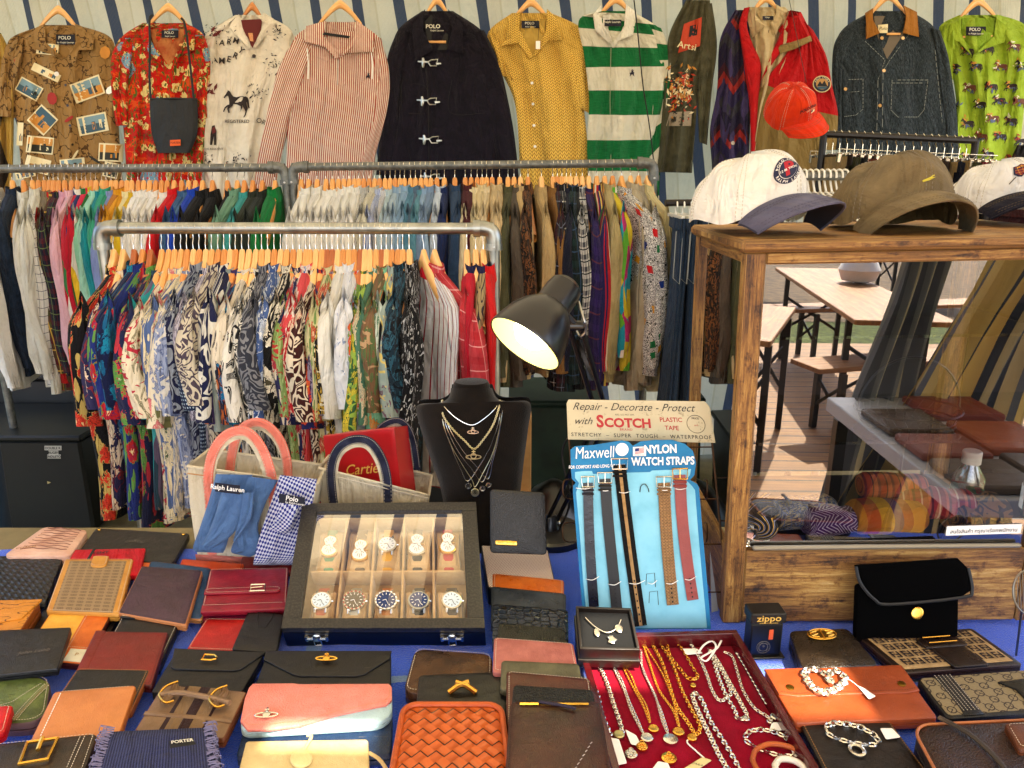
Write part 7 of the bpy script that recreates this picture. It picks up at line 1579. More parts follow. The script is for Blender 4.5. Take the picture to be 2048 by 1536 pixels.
mb = MB(); mb.tube(T3([(1505+0, 1520), (1512, 1500), (1540, 1488), (1580, 1494), (1612, 1514), (1618, 1534), (1600, 1548), (1560, 1550), (1520, 1544), (1505, 1520)], 48, ZF+.006), .0036, ORI_, 8); put('leather_bangle', mb, label='tan leather cord bangle in the front corner of the tray', cat='bangle')
mb = MB(); mb.tube(T3([(1550, 1530), (1562, 1518), (1590, 1522), (1610, 1540), (1600, 1560), (1560, 1560), (1550, 1530)], 40, ZF+.008), .0044, mat('ivory bangle', '#ddd5c4', rough=.25), 8); put('ivory_bangle', mb, label='thick ivory white bangle next to the tan leather bangle', cat='bangle')
zb_ = TZ+.041
rt = necklace('chunky pearl-silver curb bracelet lying on the long tan wallet', [(1608, 1344), (1618, 1366), (1640, 1384), (1668, 1380), (1690, 1362), (1686, 1348), (1668, 1340), (1656, 1352), (1664, 1366), (1646, 1344), (1622, 1338), (1608, 1344)], SILVER, .0105, .0092, .0022, None, (), zb_, 'bracelet', 'chain_bracelet', 40)
tag_card(rt, [(1714, 1370), (1728, 1376), (1752, 1392), (1738, 1398)], zb_-.004); mb = MB(); mb.tube(T3([(1680, 1352), (1700, 1360), (1718, 1374)], 10, zb_), .0006, WHITE, 4); put('string', mb, rt)
zb_ = TZ+.029
rt = necklace('silver oval-link bracelet with open disc pendant on the dark long wallet', [(1652, 1452), (1668, 1446), (1690, 1448), (1720, 1454), (1748, 1470), (1758, 1484), (1740, 1490), (1700, 1484), (1666, 1474), (1652, 1462), (1652, 1452)], SILVER, .012, .007, .0014, None, (), zb_, 'bracelet', 'chain_bracelet', 50)
c = onz(1714, 1500, zb_); mb = MB(); mb.tube([c+V((.009*math.cos(i*PI/10), .010*math.sin(i*PI/10), 0)) for i in range(20)], .0028, SILVER, 6, closed=True, flat=.6); put('disc_pendant', mb, rt)
tag_card(rt, [(1760, 1456), (1784, 1456), (1802, 1474), (1772, 1478)], zb_)
cbx = thing('charm_box', onz(1215, 1330, TZ+.03), 'open black gift box with a silver charm bracelet, on the tray corner', 'box')
S = Quad(onz(1152, 1212, TZ+.105), onz(1262, 1216, TZ+.105), onz(1280, 1300, TZ+.072), onz(1160, 1298, TZ+.072)); W1, H1 = S.W, S.H
BLV = mat('black box foam', '#08080a', rough=1, var=.2); BXB = mat('black brown box card', mottled('#17100d', '#241a15', 12), rough=.4)
w = .004
for pts in ([(0, 0), (W1, 0), (W1, w), (0, w)], [(0, H1-w), (W1, H1-w), (W1, H1), (0, H1)], [(0, w), (w, w), (w, H1-w), (0, H1-w)], [(W1-w, w), (W1, w), (W1, H1-w), (W1-w, H1-w)]):
    mb = MB(); solid(mb, S, pts, .03, BXB, .0008, .0003, None, False); put('box_wall', mb, cbx)
mb = MB(); solid(mb, S, [(w, w), (W1-w, w), (W1-w, H1-w), (w, H1-w)], .018, BLV, .001, 0, None, False, 0, -.010); put('foam_pad', mb, cbx)
mb = MB(); solid(mb, S, [(-.002, -.002), (W1+.002, -.002), (W1+.002, H1+.002), (-.002, H1+.002)], .022, BXB, .001, 0, None, False, 0, -.031); put('box_lid', mb, cbx)
ch = thing('charm_bracelet', S(W1/2, H1/2), 'silver snake chain with three charms inside the black gift box', 'bracelet'); mb = MB()
mb.tube(curve([S(*q, -.004) for q in ((.014, .018), (.028, .034), (.046, .044), (.062, .036), (.072, .020))], 20), .0012, SILVER, 6); put('chain', mb, ch)
for a, b, nm in ((.030, .044, 'leaf'), (.052, .056, 'flower'), (.066, .036, 'square')):
    mb = MB(); n = 10; pts = [(a+(.0065+(.002*math.cos(5*t) if nm == 'flower' else 0))*math.cos(t)*(.75 if nm == 'leaf' else 1), b+.0075*math.sin(t)) for t in [i*2*PI/n for i in range(n)]]
    solid(mb, S, pts, .002, SILVER, .0006, .0008, None, False, 0, -.003); put('charm', mb, ch)
S = Quad(at(605, 1006, 1.38), at(952, 1003, 1.38), at(970, 1256, 1.117), at(562, 1256, 1.117)); W, H = S.W, S.H
wbx = thing('watch_box', S.uvp(.5, .5, -.08), 'black glass-topped watch box with ten watches, tilted toward the front', 'watch box')
DKF = mat('speckled charcoal', mottled('#1e1d1c', '#3c3833', 260, .45, .6), rough=.35); NVB = mat('navy black box side', mottled('#07080f', '#0e1226', 6), rough=.3); BEI = mat('beige suede', mottled('#b79566', '#c8a878', 40), rough=1, sheen=.3)
fl_, fr_, ft, fb = .030, .029, .022, .020
for pts in ([(0, 0), (W, 0), (W, ft), (0, ft)], [(0, H-fb), (W, H-fb), (W, H), (0, H)], [(0, ft), (fl_, ft), (fl_, H-fb), (0, H-fb)], [(W-fr_, ft), (W, ft), (W, H-fb), (W-fr_, H-fb)]):
    mb = MB(); solid(mb, S, pts, .014, DKF, .0012, .0, None, False); put('lid_frame', mb, wbx)
for pts in ([(0, 0), (W, 0), (W, .008), (0, .008)], [(0, H-.008), (W, H-.008), (W, H), (0, H)], [(0, .008), (.008, .008), (.008, H-.008), (0, H-.008)], [(W-.008, .008), (W, .008), (W, H-.008), (W-.008, H-.008)]):
    mb = MB(); solid(mb, S, pts, .052, NVB, .001, 0, None, False, 0, -.0155); put('box_side', mb, wbx)
mb = MB(); solid(mb, S, [(.002, .002), (W-.002, .002), (W-.002, H-.002), (.002, H-.002)], .004, NVB, .001, 0, None, False, 0, -.064); put('box_bottom', mb, wbx)
mb = MB(); flat(mb, S, [(.008, .008), (W-.008, .008), (W-.008, H-.008), (.008, H-.008)], BEI, -.058); put('box_lining', mb, wbx)
ia, ib, iw, ih = fl_+.002, ft+.002, W-fl_-fr_-.004, H-ft-fb-.004
mb = MB(); cw = iw/5; rb = ib+ih*.545
for i in range(1, 5): solid(mb, S, [(ia+cw*i-.002, ib), (ia+cw*i+.002, ib), (ia+cw*i+.002, ib+ih), (ia+cw*i-.002, ib+ih)], .038, BEI, .0006, .0, None, False, 0, -.018)
solid(mb, S, [(ia, rb-.002), (ia+iw, rb-.002), (ia+iw, rb+.002), (ia, rb+.002)], .038, BEI, .0006, 0, None, False, 0, -.0175)
solid(mb, S, [(ia, ib), (ia+iw, ib), (ia+iw, ib+.004), (ia, ib+.004)], .038, BEI, .0006, 0, None, False, 0, -.018)
put('divider', mb, wbx)
mb = MB(); mb.add([S(fl_-.004, ft-.004, -.006), S(W-fr_+.004, ft-.004, -.006), S(W-fr_+.004, H-fb+.004, -.006), S(fl_-.004, H-fb+.004, -.006)], [(0, 1, 2, 3)], glass('watch box glass', .05, fr=.3)); put('glass_pane', mb, wbx)
mb = MB(); # support keeping the tilt
mb.box((S.uvp(.5, .1, 0).x, S.uvp(.5, .1, 0).y, (TZ+S.uvp(.5, .1, -.07).z)/2-.004), (.26, .06, S.uvp(.5, .1, -.07).z-TZ-.012), NVB, None, .002); put('rear_prop', mb, wbx)
for u in (.165, .835):
    mb = MB(); c0 = S.uvp(u, 1, -.026); dn = (S.uvp(u, 1, -.06)-S.uvp(u, 1, 0)).normalized(); out = V((0, -1, 0)).lerp(V((0, -.9, -.3)), .8).normalized(); rt_ = V((1, 0, 0))
    for k in (-1, 1): mb.tube([c0+rt_*.017*k-dn*.006+out*.003, c0+rt_*.017*k+dn*.006+out*.003], .0035, SILVER, 8)
    mb.tube([c0-rt_*.017+out*.004, c0+rt_*.017+out*.004], .0032, SILVER, 8)
    mb.lathe([(.009, 0), (.009, .004), (.006, .007), (.001, .008)], SILVER, Matrix.Translation(c0) @ V((0, 0, 1)).rotation_difference(out).to_matrix().to_4x4(), 14)
    mb.tube([c0+rt_*.006+out*.004, c0+rt_*.006+dn*.020+out*.003, c0-rt_*.006+dn*.020+out*.003, c0-rt_*.006+out*.004], .0016, SILVER, 6, closed=True); put('latch', mb, wbx)
def watch(i, row, label, strap, case, dial, kind, da=0, db=0, bezel=None, hand=INK, r=.0185):
    a = ia+cw*(i+.5); b0 = ib+(.012 if row == 0 else rb-ib+.028); b1 = (rb-.006 if row == 0 else ib+ih-.002); b = (b0+b1)/2+(.0 if row == 0 else .004)
    cush = MB(); hw = cw/2-.005; bt = b0+.018 if row == 0 else b0-.002+.010
    ol = [(a-hw, bt+.004), (a-hw+.004, bt), (a-hw*.5, bt+.004), (a, bt+.006), (a+hw*.5, bt+.004), (a+hw-.004, bt), (a+hw, bt+.004), (a+hw-.002, (bt+b1)/2), (a+hw, b1-.003), (a+hw-.004, b1), (a-hw+.004, b1), (a-hw, b1-.003), (a-hw+.002, (bt+b1)/2)]
    solid(cush, S, ol, .028, BEI, .006, .006, None, False, 0, -.026); put('cushion', cush, label=['leftmost', 'second', 'middle', 'fourth', 'rightmost'][i]+' beige cushion of the '+('back' if row == 0 else 'front')+' row in the watch box', cat='cushion', group='cushions of the watch box')
    ca = a+da; cb_ = (bt+b1)/2+db-(.002 if row == 0 else .004); T = thing('wrist_watch', S(ca, cb_, -.02), label, 'watch', 'watches in the glass-topped box')
    mb = MB(); sw = .0095 if kind != 'big' else .0095
    def st(u, v):
        bb = lerp(bt-.006, b1-.001, v); c = 2*(v-.5); return S(ca+(u-.5)*2*sw, bb, -.0185-.010*abs(c)**3+(.0012 if .02 < u < .98 else 0))
    mb.grid(st, 6, 16, strap, lambda u, v: (u*.02, v*.07)); put('strap', mb, T)
    if kind == 'melt':
        ol = [(ca+x*.0145, cb_+y*.0145) for x, y in ((-.2, -1.75), (.5, -1.6), (.95, -1.15), (.85, -.6), (.55, -.15), (.6, .3), (1.0, .75), (1.05, 1.25), (.6, 1.7), (-.1, 1.85), (-.8, 1.6), (-1.15, 1.0), (-1.0, .3), (-.65, -.2), (-.85, -.7), (-.85, -1.25))]
        ol = [(c_[0], c_[1]) for c_ in [cr(ol+[ol[0]], k/32) for k in range(32)]]
        il = [(lerp(x, ca, .16), lerp(y, cb_, .12)) for x, y in ol]
    else:
        ol = [(ca+r*math.cos(k*PI/16), cb_+r*math.sin(k*PI/16)) for k in range(32)]; il = [(lerp(x, ca, .17), lerp(y, cb_, .17)) for x, y in ol]
    mb = MB(); solid(mb, S, ol, .007, case, .0016, .0, None, False, 0, -.0100)
    if kind != 'melt':
        for sx in (-1, 1):
            for sy in (-1, 1): mb.tube([S(ca+sx*sw*1.05, cb_+sy*r*.8, -.013), S(ca+sx*sw*1.0, cb_+sy*(r+.004), -.016)], .002, case, 6)
        mb.tube([S(ca+r, cb_, -.013), S(ca+r+.003, cb_, -.013)], .0018, case, 8)
    else: mb.tube([S(ca+.008, cb_-.0, -.013), S(ca+.0135, cb_-.0, -.013)], .0014, GOLD, 6)
    cs = put('case', mb, T)
    mb = MB(); flat(mb, S, il, dial, -.0094); put('dial', mb, T)
    if bezel:
        mb = MB(); k = 32
        for q in range(k):
            if q % 2: continue
            t0, t1 = q*2*PI/k, (q+1)*2*PI/k; mb.add([S(ca+rr_*math.cos(t), cb_+rr_*math.sin(t), -.0092) for rr_, t in ((r*.97, t0), (r*.97, t1), (r*.85, t1), (r*.85, t0))], [(0, 1, 2, 3)], bezel)
        put('bezel_mark', mb, cs)
    mb = MB()
    rx, ry = (.0085, .018) if kind == 'melt' else (r*.66, r*.66)
    for k in range(12):
        t = k*PI/6; c, s_ = math.cos(t), math.sin(t); l = .78 if kind != 'melt' else .62
        p0 = (ca+rx*c*l, cb_+ry*s_*l); p1 = (ca+rx*c*1.08, cb_+ry*s_*1.08); d = V((p1[0]-p0[0], p1[1]-p0[1])).normalized()*(.0006 if kind != 'melt' else .0005); e = V((-d.y, d.x))
        mb.add([S(p0[0]+e.x, p0[1]+e.y, -.0090), S(p1[0]+e.x, p1[1]+e.y, -.0090), S(p1[0]-e.x, p1[1]-e.y, -.0090), S(p0[0]-e.x, p0[1]-e.y, -.0090)], [(0, 1, 2, 3)], hand)
    put('hour_mark', mb, cs)
    mb = MB(); mb.tube([S(ca, cb_, -.0085), S(ca-.006, cb_+.002, -.0085)], .0006, hand, 4); mb.tube([S(ca, cb_, -.0083), S(ca+.004, cb_+.009, -.0083)], .0005, hand, 4); put('hand', mb, cs)
dW = mat('silver white dial', '#e8e8e6', rough=.3, var=0); dB = mat('blue dial', '#1c3a6c', rough=.25, var=0); dG = mat('brown grey dial', '#5c5040', rough=.3, var=0); dLB = mat('pale blue dial', '#cfe0ea', rough=.3, var=0)
LH = WHITE
watch(0, 0, 'gold melting-shape watch on a green strap, back row left', LN('#0f7a50', '#189060'), GOLD, dW, 'melt', .002)
watch(1, 0, 'gold melting-shape watch on a brown lizard strap, back row second', LN('#3a2a1c', '#6a543c'), GOLD, dW, 'melt', .004, .010)
watch(2, 0, 'round silver watch with white dial on a yellow strap', LN('#cc962c', '#dca83c'), SILVER, dW, 'round', -.002, -.003)
watch(3, 0, 'silver melting-shape watch on a black strap', LN('#0b0a0b'), SILVER, dW, 'melt', -.002, -.003)
watch(4, 0, 'gold melting-shape watch on a red strap, back row right', LN('#a8182c', '#bc2438'), GOLD, dW, 'melt', .0, -.006)
watch(0, 1, 'silver watch with pale mint dial on an orange-brown strap', LN('#a84a1c', '#bc5c2c'), SILVER, dLB, 'round', -.001)
watch(1, 1, 'steel diver watch with black and red bezel on a steel bracelet', STEEL, SILVER, dG, 'big', .001, 0, REDP, LH, .0205)
watch(2, 1, 'steel diver watch with blue dial on an orange strap', LN('#b8742c', '#cc863c'), SILVER, dB, 'big', .001, 0, WHITE, LH, .0205)
watch(3, 1, 'dark steel watch with bright blue dial on a black strap', LN('#0b0a0b'), STEEL, dB, 'round', .002, 0, None, LH, .0195)
watch(4, 1, 'round silver watch with plain white dial on a dark brown strap', LN('#241a14', '#30241c'), SILVER, dLB, 'round', .004)
def ribbon(mb, pts, w, th, m, nrm=V((0, -1, 0)), n=40, uvw=True):
    p = curve(pts, n); vs = []; us = []; Ln = 0
    for i, q in enumerate(p):
        t = (p[min(i+1, n)]-p[max(i-1, 0)]).normalized(); s = t.cross(nrm).normalized(); k = s.cross(t).normalized()
        if i: Ln += (q-p[i-1]).length
        ww = w[0] if isinstance(w, tuple) else w
        for a, b in ((-1, 0), (1, 0), (1, 1), (-1, 1)): vs.append(q+s*a*ww/2+k*b*th*-1); us.append((a*ww/2, Ln))
    fs = [(i*4+j, i*4+(j+1) % 4, (i+1)*4+(j+1) % 4, (i+1)*4+j) for i in range(n) for j in range(4)]+[(3, 2, 1, 0), (n*4, n*4+1, n*4+2, n*4+3)]
    mb.add(vs, fs, m, us); return p
CANV = cloth('natural canvas', mottled('#d0c5a8', '#dfd5bc', 14)); CORAL = cloth('coral canvas', mottled('#e8826e', '#f09684', 12)); NAVST = cloth('faded navy canvas', mottled('#1c2038', '#3a3e54', 20))
def tote(label, Lp, Rp, Y, dep, m, trim, hnd, straps, name='canvas_tote', basetrim=None):
    P = Panel(Lp, Rp, Y, .02, .004, 5, 1.0); root = thing(name, P.S(.5, 1), label, 'tote bag')
    mb = MB()
    def loop(u, v, ins=0):
        if u < .45: x = u/.45; return P.S(lerp(.02, .98, x), v, -ins)
        if u < .5: p = P.S(.98, v); q = P.S(.96, v, 0, True)+V((0, dep, 0)); return p.lerp(q, (u-.45)/.05)
        if u < .95: x = (u-.5)/.45; return P.S(lerp(.96, .04, x), v, 0, True)+V((0, dep-.0, 0))
        p = P.S(.04, v, 0, True)+V((0, dep, 0)); q = P.S(.02, v); return p.lerp(q, (u-.95)/.05)
    mb.grid(lambda u, v: loop(u, v), 60, 20, m, lambda u, v: (u*.8, v*.2)); put('bag_body', mb, root, ang=50)
    mb = MB(); rim = [loop(i/60, 0) for i in range(60)]; mb.tube(rim, .0032, m, 6, closed=True)
    dn = [loop(i/60, .09) + V((0, -.0022, 0)) for i in range(28)]; mb.tube(dn, .0012, trim, 4); put('rim_hem', mb, root)
    if basetrim:
        mb = MB(); mb.grid(lambda u, v: P.S(lerp(.0, 1, u), lerp(.86, 1.0, v), .003), 20, 4, basetrim, P.uv); put('base_trim', mb, root)
    for pts, yo, w, mm, inner in straps:
        mb = MB(); q = [at(x, y, Y+yo) for x, y in pts]; p = ribbon(mb, q, w, .003, mm, n=48)
        h_ = put('handle', mb, root)
        mb = MB(); ins = [at(x*(1-.0)+ix, y+iy, Y+yo+.003) for (x, y), (ix, iy) in zip(pts, inner)]; ribbon(mb, ins, w*.8, .003, CANV, n=48); put('handle_lining', mb, h_)
        mb = MB()
        pp = curve(q, 90)
        for i in range(0, 88, 1):
            t = (pp[i+1]-pp[i]); s = t.normalized().cross(V((0, -1, 0)))
            for sg in (-1, 1): mb.tube([pp[i]+s*sg*w*.4+V((0, -.0012, 0)), pp[i]+t*.55+s*sg*w*.4+V((0, -.0012, 0))], .0005, STW, 4, caps=False)
        put('stitching', mb, h_)
    return root, P
hA = [(424, 1110), (420, 1020), (416, 950), (428, 900), (456, 868), (492, 864), (522, 894), (542, 950), (548, 1020), (552, 1115)]
iA = [(4, 0), (4, 0), (6, 0), (7, 5), (5, 9), (-1, 10), (-7, 8), (-8, 2), (-6, 0), (-4, 0)]
hB = [(458, 960), (462, 915), (474, 870), (498, 848), (528, 848), (556, 874), (572, 915), (576, 965)]
iB = [(4, 0), (4, 0), (5, 4), (2, 8), (-2, 8), (-5, 4), (-4, 0), (-4, 0)]
tote('natural canvas tote with coral handles and ties hanging over its front', [(370, 932), (374, 1000), (384, 1070), (394, 1128)], [(640, 968), (630, 1030), (612, 1090), (600, 1136)], 1.44, .10, CANV, STT, CORAL,
     [(hB, .095, .019, CORAL, iB), (hA, -.022, .019, CORAL, iA)], basetrim=CORAL)
hC = [(672, 1040), (664, 985), (662, 935), (676, 898), (705, 880), (738, 884), (762, 915), (774, 960), (776, 1030)]
iC = [(4, 0), (5, 0), (7, 0), (6, 6), (2, 9), (-4, 8), (-7, 4), (-7, 0), (-5, 0)]
hD = [(735, 940), (744, 890), (762, 856), (790, 842), (812, 852), (826, 885), (834, 940)]
iD = [(4, 0), (4, 0), (5, 5), (0, 8), (-5, 5), (-4, 0), (-4, 0)]
tote('natural canvas tote with navy handles holding the red box, behind the watch box', [(634, 935), (636, 980), (640, 1040), (648, 1100)], [(862, 992), (860, 1020), (850, 1060), (840, 1100)], 1.52, .11, CANV, STW, NAVST,
     [(hD, .10, .016, NAVST, iD), (hC, -.022, .019, NAVST, iC)])
c4 = [at(646, 873, 1.60), at(788, 856, 1.56), at(806, 1010, 1.56), at(662, 1010, 1.60)]
S = Quad(*c4); RDB = mat('red presentation card', mottled('#a80f1a', '#b81520', 6), rough=.4, coat=.3)
rb_ = thing('red_gift_box', S.uvp(.5, 1, 0), 'tall red presentation box with gold script, standing in the navy-handled tote', 'box')
mb = MB(); solid(mb, S, [(0, 0), (S.W, 0), (S.W, S.H), (0, S.H)], .012, RDB, .001, 0, None, False); put('front_panel', mb, rb_)
c5 = [at(788, 856, 1.56), at(815, 851, 1.62), at(834, 1000, 1.62), at(806, 1010, 1.56)]; S5 = Quad(*c5)
mb = MB(); mb.add([c5[0], c5[1], c5[2], c5[3]], [(0, 1, 2, 3)], RDB); mb.add([c4[0], c4[1], c5[1], at(700, 862, 1.66)], [(0, 1, 2, 3)], RDB); put('side_panel', mb, rb_)
mb = MB(); text(mb, S, 'Cartier', S.W*.52, S.H*.50, .036, GOLDP, .0012, .004, .35, rot=.03, sx=.9); put('gold_lettering', mb, rb_)
BT = cloth('dusty blue silk', mottled('#4d6c96', '#6484ac', 20), rough=.6); CK = cloth('blue check silk', lambda t: (lambda k: t.mix(k, hx('#cfd0dc'), hx('#2c3a8c')))((lambda c: (t.set(c.inputs[0], t.vec(1, rot=.5)), setattr(c.inputs['Scale'], 'default_value', 250), c.outputs['Fac'])[2])(t.n('TexChecker'))), var=0)
def tie(label, strips_, m, lab, t1, t2, Y):
    root = thing('necktie', at(*strips_[0][0][-1], Y), label, 'necktie')
    for i, (l, r_, dy, nm) in enumerate(strips_):
        P = Panel(l, r_, Y-dy, .010, .003, 5, i*1.3); mb = MB(); P.build(mb, m, 14, 24); put(nm, mb, root, ang=60)
    P = Panel([(lab[0]-lab[2], lab[1]-lab[3]), (lab[0]-lab[2], lab[1]+lab[3])], [(lab[0]+lab[2], lab[1]-lab[3]+lab[4]), (lab[0]+lab[2], lab[1]+lab[3]+lab[4])], Y-lab[5], .004, 0, 1)
    mb = MB(); P.build(mb, LBL, 6, 2); k = put('label_patch', mb, root); mb = MB()
    dtext(mb, P, t1, lab[0], lab[1]+lab[4]*.5-(2 if t2 else 0), lab[6], WHITE, .003, .01, rot=-math.atan2(lab[4], lab[2]*2)*-1 if False else -lab[4]/(lab[2]*2)*-1*-1)
    if t2: dtext(mb, P, t2, lab[0]+6, lab[1]+lab[4]*.5+7, 6, WHITE, .003, rot=-lab[4]/(lab[2]*2))
    put('label_lettering', mb, k)
tie('dusty blue folded necktie draped over the front of the coral-handled tote', [
    ([(432, 948), (418, 1000), (398, 1060), (386, 1095), (392, 1104)], [(505, 950), (480, 1010), (462, 1060), (452, 1094), (446, 1106)], .055, 'wide_blade'),
    ([(470, 950), (470, 1010), (474, 1060), (462, 1100), (470, 1108)], [(556, 960), (530, 1010), (516, 1060), (534, 1094), (500, 1114)], .050, 'second_fold'),
    ([(442, 985), (430, 1030), (414, 1070), (402, 1090)], [(500, 990), (490, 1030), (464, 1070), (430, 1094)], .078, 'front_fold'),
    ([(486, 985), (480, 1030), (472, 1060), (466, 1082)], [(508, 985), (504, 1030), (494, 1050), (470, 1084)], .084, 'narrow_tip')], BT, (455, 974, 25, 9, 6, .100, 13), 'Ralph Lauren', '', 1.44)
tie('blue and white checked necktie draped over the right corner of the coral-handled tote', [
    ([(560, 950), (540, 1010), (520, 1070), (507, 1124), (508, 1130)], [(634, 958), (624, 1010), (610, 1060), (600, 1110), (590, 1130)], .060, 'wide_blade'),
    ([(566, 988), (558, 1020), (550, 1040), (540, 1058)], [(604, 992), (592, 1030), (584, 1055), (574, 1070)], .084, 'narrow_end')], CK, (584, 996, 26, 9, 8, .105, 14), 'Polo', 'by Ralph Lauren', 1.44)
SUE = mat('black brown suede', mottled('#15110e', '#221b16', 20), rough=1, sheen=.15, spec=.1, bump=('terry', .3))
YB = 1.52
PB_ = Panel([(902, 776), (896, 796), (876, 806), (834, 812), (842, 860), (862, 920), (884, 990), (900, 1110)], [(984, 776), (994, 796), (1016, 803), (1060, 806), (1056, 860), (1048, 920), (1040, 990), (1024, 1110)], YB, .055, .0, 1)
bust = thing('necklace_bust', PB_.S(.5, 1), 'black suede display bust wearing several fine necklaces', 'display bust')
mb = MB(); mb.grid(lambda u, v: PB_.S(u, v), 30, 50, SUE, PB_.uv); mb.grid(lambda u, v: PB_.S(1-u, v, 0, True)+V((0, .03, 0)), 30, 50, SUE, PB_.uv); put('torso', mb, bust, ang=60)
mb = MB(); c = at(943, 779, YB-.005); mb.lathe([(.0005, .021), (.020, .021), (.034, .018), (.0385, .010), (.0385, -.01), (.041, -.03)], SUE, Matrix.Translation(c), 30, True, 1.02, .85); put('neck_cap', mb, bust)
def nk(label, pts, m, r, pend, chainy=False):
    rt = thing('pendant_necklace', PB_.D(*pts[len(pts)//2], .006), label, 'necklace', 'necklaces on the suede bust')
    q = curve([PB_.D(x, y, .0045) for x, y in pts], 60); mb = MB()
    if chainy: chain(mb, q, .0042, .0034, .0008, m, V((0, -1, 0)))
    else: mb.tube(q, r, m, 5)
    put('chain', mb, rt)
    for x, y, s, kind in pend:
        mb = MB(); D = lambda a, b, h=.008: PB_.D(x+a, y+b, h)
        if kind == 'orb':
            mb.tube([D(s*math.cos(t), s*.28*math.sin(t)) for t in [i*PI/10 for i in range(20)]], .0011, m, 5, closed=True); mb.tube([D(s*.35*math.cos(t), -2+s*.35*math.sin(t)) for t in [i*PI/8 for i in range(16)]], .0011, m, 5, closed=True)
            mb.tube([D(0, -s*.3), D(0, -s*.9)], .0014, m, 5); mb.tube([D(-s*.25, -s*.7), D(s*.25, -s*.7)], .0012, m, 5)
        else:
            n = 16; mb.add([D(s*math.cos(t), s*math.sin(t), .006) for t in [i*2*PI/n for i in range(n)]]+[D(s*.8*math.cos(t), s*.8*math.sin(t), .008) for t in [i*2*PI/n for i in range(n)]]+[D(0, 0, .007)], [(i, (i+1) % n, n+(i+1) % n, n+i) for i in range(n)]+[(n+i, n+(i+1) % n, 2*n) for i in range(n)], m)
            text(mb, lambda a, b, h: D(a, b, .009), '&', 0, 0, s*1.3, BRP, .01)
        put('pendant', mb, rt)
nk('shortest silver necklace with a silver orb pendant on the bust', [(884, 800), (890, 815), (915, 838), (944, 850), (970, 836), (992, 815), (998, 800)], SILVER, .0009, [(946, 864, 11, 'orb')])
nk('gold rope necklace with a large gold orb pendant on the bust', [(884, 800), (886, 830), (905, 858), (930, 882), (948, 898), (966, 880), (986, 850), (998, 815), (1000, 800)], PALEG, .0009, [(947, 914, 15, 'orb')], True)
nk('long silver necklace with a small round openwork disc, leftmost on the bust', [(884, 802), (888, 850), (905, 900), (922, 940), (936, 962), (960, 930), (982, 890), (998, 840), (1002, 802)], SILVER, .0008, [(937, 972, 6.5, 'd')])
nk('long gold necklace with a gold coin, lowest on the bust', [(883, 802), (886, 845), (902, 890), (925, 930), (944, 960), (950, 974), (964, 950), (986, 905), (1000, 850), (1003, 802)], PALEG, .0008, [(950, 985, 8.5, 'd')])
nk('silver necklace with a round silver coin on the bust', [(885, 802), (892, 850), (915, 900), (945, 940), (964, 964), (978, 935), (992, 890), (1002, 840), (1004, 802)], SILVER, .0008, [(965, 977, 6.5, 'd')])
nk('silver necklace with a small silver ball, rightmost on the bust', [(886, 802), (896, 850), (925, 900), (955, 935), (976, 958), (986, 920), (996, 880), (1004, 830), (1005, 802)], SILVER, .0008, [(977, 970, 6, 'd')])
lamp = thing('desk_lamp', onz(1105, 1095, TZ), 'black swing-arm desk lamp switched on, bell shade tilted left', 'lamp')
Oc = at(1048, 690, 1.30); fdir = V((-.55, -.50, -.66)).normalized(); rotL = V((0, 0, 1)).rotation_difference(-fdir).to_matrix().to_4x4(); ML = Matrix.Translation(Oc) @ rotL
mb = MB(); mb.lathe([(.0715, 0), (.0725, .002), (.0725, .006), (.070, .020), (.063, .048), (.050, .074), (.037, .090), (.0335, .094), (.0335, .126), (.031, .141), (.022, .150), (.0005, .153)], BLKMETAL, ML, 48, False); put('lamp_shade', mb, lamp)
INN = mat('lamp inner white', '#d8cc94', rough=.5, var=0)
mb = MB(); mb.lathe([(.0700, .002), (.068, .020), (.061, .047), (.048, .073), (.034, .089), (.0005, .092)], INN, ML, 48, False); put('shade_lining', mb, lamp)
mb = MB(); mb.lathe([(.0005, .006), (.022, .006), (.035, .020), (.036, .036), (.027, .056), (.016, .075), (.013, .088)], mat('lit bulb', '#fff1c8', emit=2.4, var=0), ML, 24, False); put('light_bulb', mb, lamp)
lb_ = bpy.data.lights.new('lamp_glow', 'POINT'); lb_.energy = .04; lb_.color = (1, .86, .6); lb_.shadow_soft_size = .03
lo = bpy.data.objects.new('lamp_glow', lb_); C.objects.link(lo); lo.location = ML @ V((0, 0, -.006)) - lamp.location; lo.parent = lamp
J = ML @ V((.030, 0, .11)); J = at(1150, 652, 1.36); E = at(1205, 835, 1.44); Bs = onz(1102, 1082, TZ)+V((0, .02, .035))
for n_, (a, b) in enumerate(((J, E), (E, Bs))):
    for k in (-1, 1):
        mb = MB(); mb.tube([a+V((.011*k, 0, 0)), b+V((.011*k, 0, 0))], .0052, BLKMETAL, 6); put('arm_bar', mb, lamp)
    mb = MB(); d = b-a; nn = 70; q = []
    for i in range(nn*4): t = i/(nn*4-1); an = t*nn*2*PI; q.append(a+d*lerp(.12, .55, t)+V((.005*math.cos(an), .005*math.sin(an)-.012, 0)))
    mb.tube(q, .0009, DKP, 3); put('spring', mb, lamp)
for p in (J, E, Bs):
    mb = MB(); mb.tube([p+V((-.018, 0, 0)), p+V((.018, 0, 0))], .010, BLKMETAL, 12); mb.tube([p+V((-.021, 0, 0)), p+V((.021, 0, 0))], .0045, STEEL, 8); put('joint', mb, lamp)
mb = MB(); mb.tube(curve([ML @ V((.034, 0, .13)), at(1168, 640, 1.33), at(1172, 660, 1.345), at(1160, 672, 1.35), J], 14), .0028, STEEL, 8); mb.tube([ML @ V((.0, 0, .10)), J], .008, BLKMETAL, 8); put('bracket', mb, lamp)
